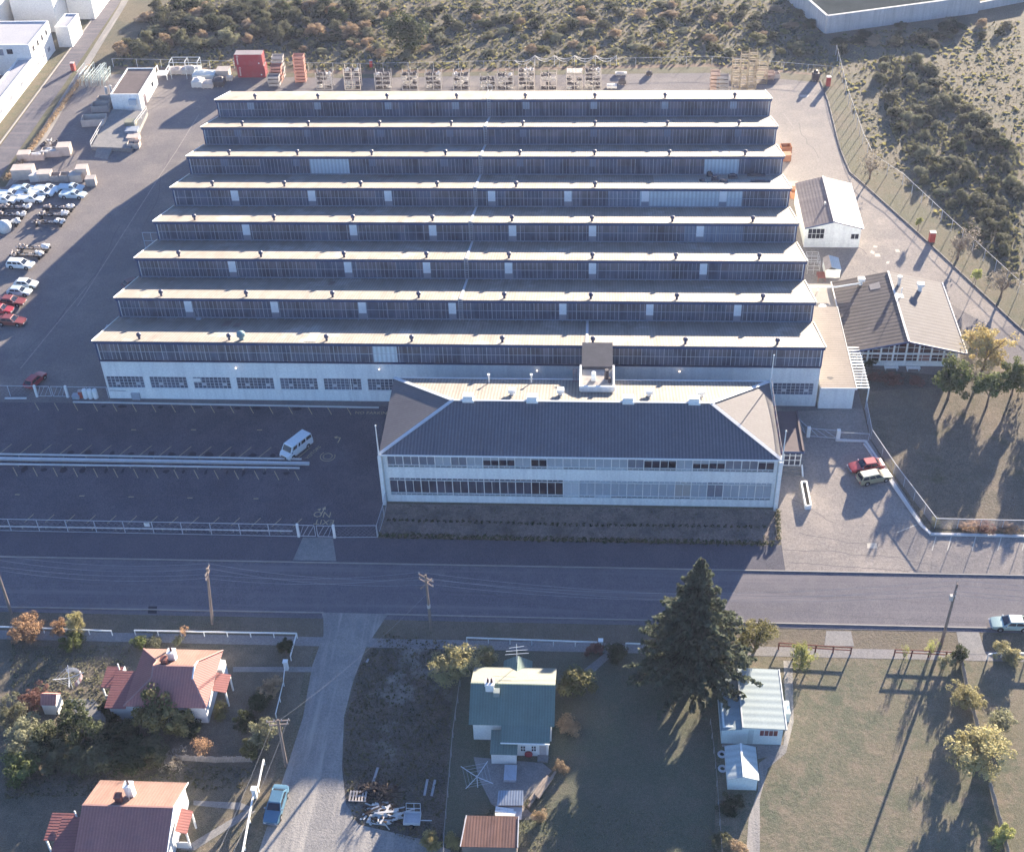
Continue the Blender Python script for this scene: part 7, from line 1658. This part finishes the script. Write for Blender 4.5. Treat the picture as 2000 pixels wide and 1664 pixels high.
def lb(where): return {'gorse':'grey-green gorse bush in '+where, 'dark':'dark green bush in '+where, 'straw':'straw-brown bush in '+where, 'sage':'pale sage bush in '+where, 'olive':'olive green bush in '+where, 'red':'reddish brown bush in '+where, 'pale':'pale yellowish bush in '+where}
zone([(232,112),(300,15),(470,10),(705,20),(720,70),(560,75),(450,92),(350,108)], 72, (3.2,6.5), (2.0,3.8), ['gorse','gorse','dark','gorse','straw','sage'], lb('the tall thicket beyond the back left yard'))
zone([(560,75),(720,65),(760,110),(640,118),(560,100)], 22, (2.0,4.0), (1.0,2.0), ['straw','straw','sage','gorse'], lb('the dry scrub above the pink stillages'))
zone([(760,62),(1200,58),(1600,62),(1610,110),(1400,112),(1000,112),(780,118)], 52, (2.0,4.2), (.9,1.9), ['sage','gorse','olive','sage','straw'], lb('the low scrub beyond the middle of the back fence'))
zone([(720,15),(1200,12),(1595,14),(1600,60),(1200,56),(860,60),(730,50)], 52, (2.4,5.0), (1.0,2.2), ['gorse','gorse','dark','straw'], lb('the far scrub along the top of the picture'))
zone([(1612,72),(1780,48),(1985,35),(1985,75),(1800,95),(1650,120)], 22, (2.4,5), (1.0,2.0), ['gorse','dark','straw'], lb('the shade under the concrete-walled building'))
zone([(1722,112),(1790,112),(1880,190),(1990,290),(1990,560),(1900,480),(1800,360),(1742,260),(1715,170)], 78, (2.2,4.4), (1.4,2.6), ['gorse','gorse','gorse','sage','dark'], lb('the gorse thicket on the right hillside'), mind=.5)
# undergrowth nobody could count
def tufts(name, zones, col, label):
    b = MB()
    for poly, n, (s0, s1), (h0, h1) in zones:
        W = [G2(*p) for p in poly]; xs, ys_ = [p[0] for p in W], [p[1] for p in W]; k_ = 0
        while k_ < n:
            k_ += 1; x, y = rg2.uniform(min(xs),max(xs)), rg2.uniform(min(ys_),max(ys_))
            if not inside((x, y), W): continue
            h = rg2.uniform(h0,h1); s = rg2.uniform(s0,s1); a = rg2.uniform(0,6.28); dx, dy = math.cos(a)*s, math.sin(a)*s; lx, ly = rg2.uniform(-.5,.5)*h, rg2.uniform(-.5,.5)*h
            b.v += [(x-dx,y-dy,0),(x+dx,y+dy,0),(x+dx*.5+lx,y+dy*.5+ly,h),(x-dx*.6+lx,y-dy*.6+ly,h*.85)]; o = len(b.v)-4; b.f.append([o,o+1,o+2,o+3]); b.m.append(0)
    o = b.build(name, LM[col]); tag(o, label, None, None, 'stuff')
BACKZ = [(205,140),(330,0),(1000,-5),(1600,0),(1625,145),(1390,126),(700,139),(225,130)]
HILL = [(1640,150),(1610,70),(1990,40),(2030,560),(1860,450),(1765,358),(1706,320),(1660,190)]
VAC = [(750,1235),(900,1258),(885,1330),(865,1664),(690,1600),(672,1500),(678,1400),(705,1300)]
PAD = [(1412,1290),(1980,1300),(1985,1664),(1490,1664),(1545,1460),(1540,1300)]
tufts('rough_grass', [(BACKZ, 12000, (.10,.3), (.06,.18)), (HILL, 8000, (.10,.3), (.04,.13))], 'drygrass', 'dry rough grass of the scrubland behind and beside the yard')
tufts('low_scrub', [(BACKZ, 3500, (.15,.5), (.3,.7)), ([(1722,112),(1790,112),(1880,190),(1990,290),(1990,560),(1900,480),(1800,360),(1742,260),(1715,170)], 3500, (.15,.5), (.3,.7))], 'gorse', 'low grey-green scrub between the gorse bushes')
tufts('low_olive_scrub', [(BACKZ, 2500, (.2,.6), (.2,.5)), (HILL, 2200, (.2,.6), (.15,.45))], 'olive', 'low olive scrub scattered through the rough grass')
tufts('weeds', [(VAC, 5000, (.05,.16), (.06,.3)), ([(10,1500),(180,1500),(330,1490),(500,1500),(470,1540),(10,1560)], 2500, (.05,.15), (.05,.25)), ([(745,985),(1512,997),(1520,1062),(742,1048)], 3500, (.05,.14), (.04,.16))], 'gorse', 'dark weeds over the vacant lot and office lawn')
tufts('grass_tufts', [([(905,1600),(1000,1560),(1080,1560),(1390,1600),(1390,1664),(900,1664)], 2500, (.04,.1), (.04,.14)), ([(20,1260),(260,1260),(200,1380),(20,1400)], 3000, (.05,.15), (.04,.2))], 'sage', 'short grass tufts in the gardens')
# ------------------------------------------------------------------ the air between camera and ground
hz = MB().box(-800,-600,-1,1000,1100,126); hzm = bpy.data.materials.new('haze'); hzm.use_nodes = True; t = hzm.node_tree; t.nodes.remove(t.nodes['Principled BSDF'])
pv_ = t.nodes.new('ShaderNodeVolumePrincipled'); pv_.inputs['Color'].default_value = (.62,.70,1,1); pv_.inputs['Density'].default_value = .00009; pv_.inputs['Anisotropy'].default_value = .25
t.links.new(pv_.outputs[0], t.nodes['Material Output'].inputs['Volume'])
tag(hz.build('haze', hzm), kind='stuff')
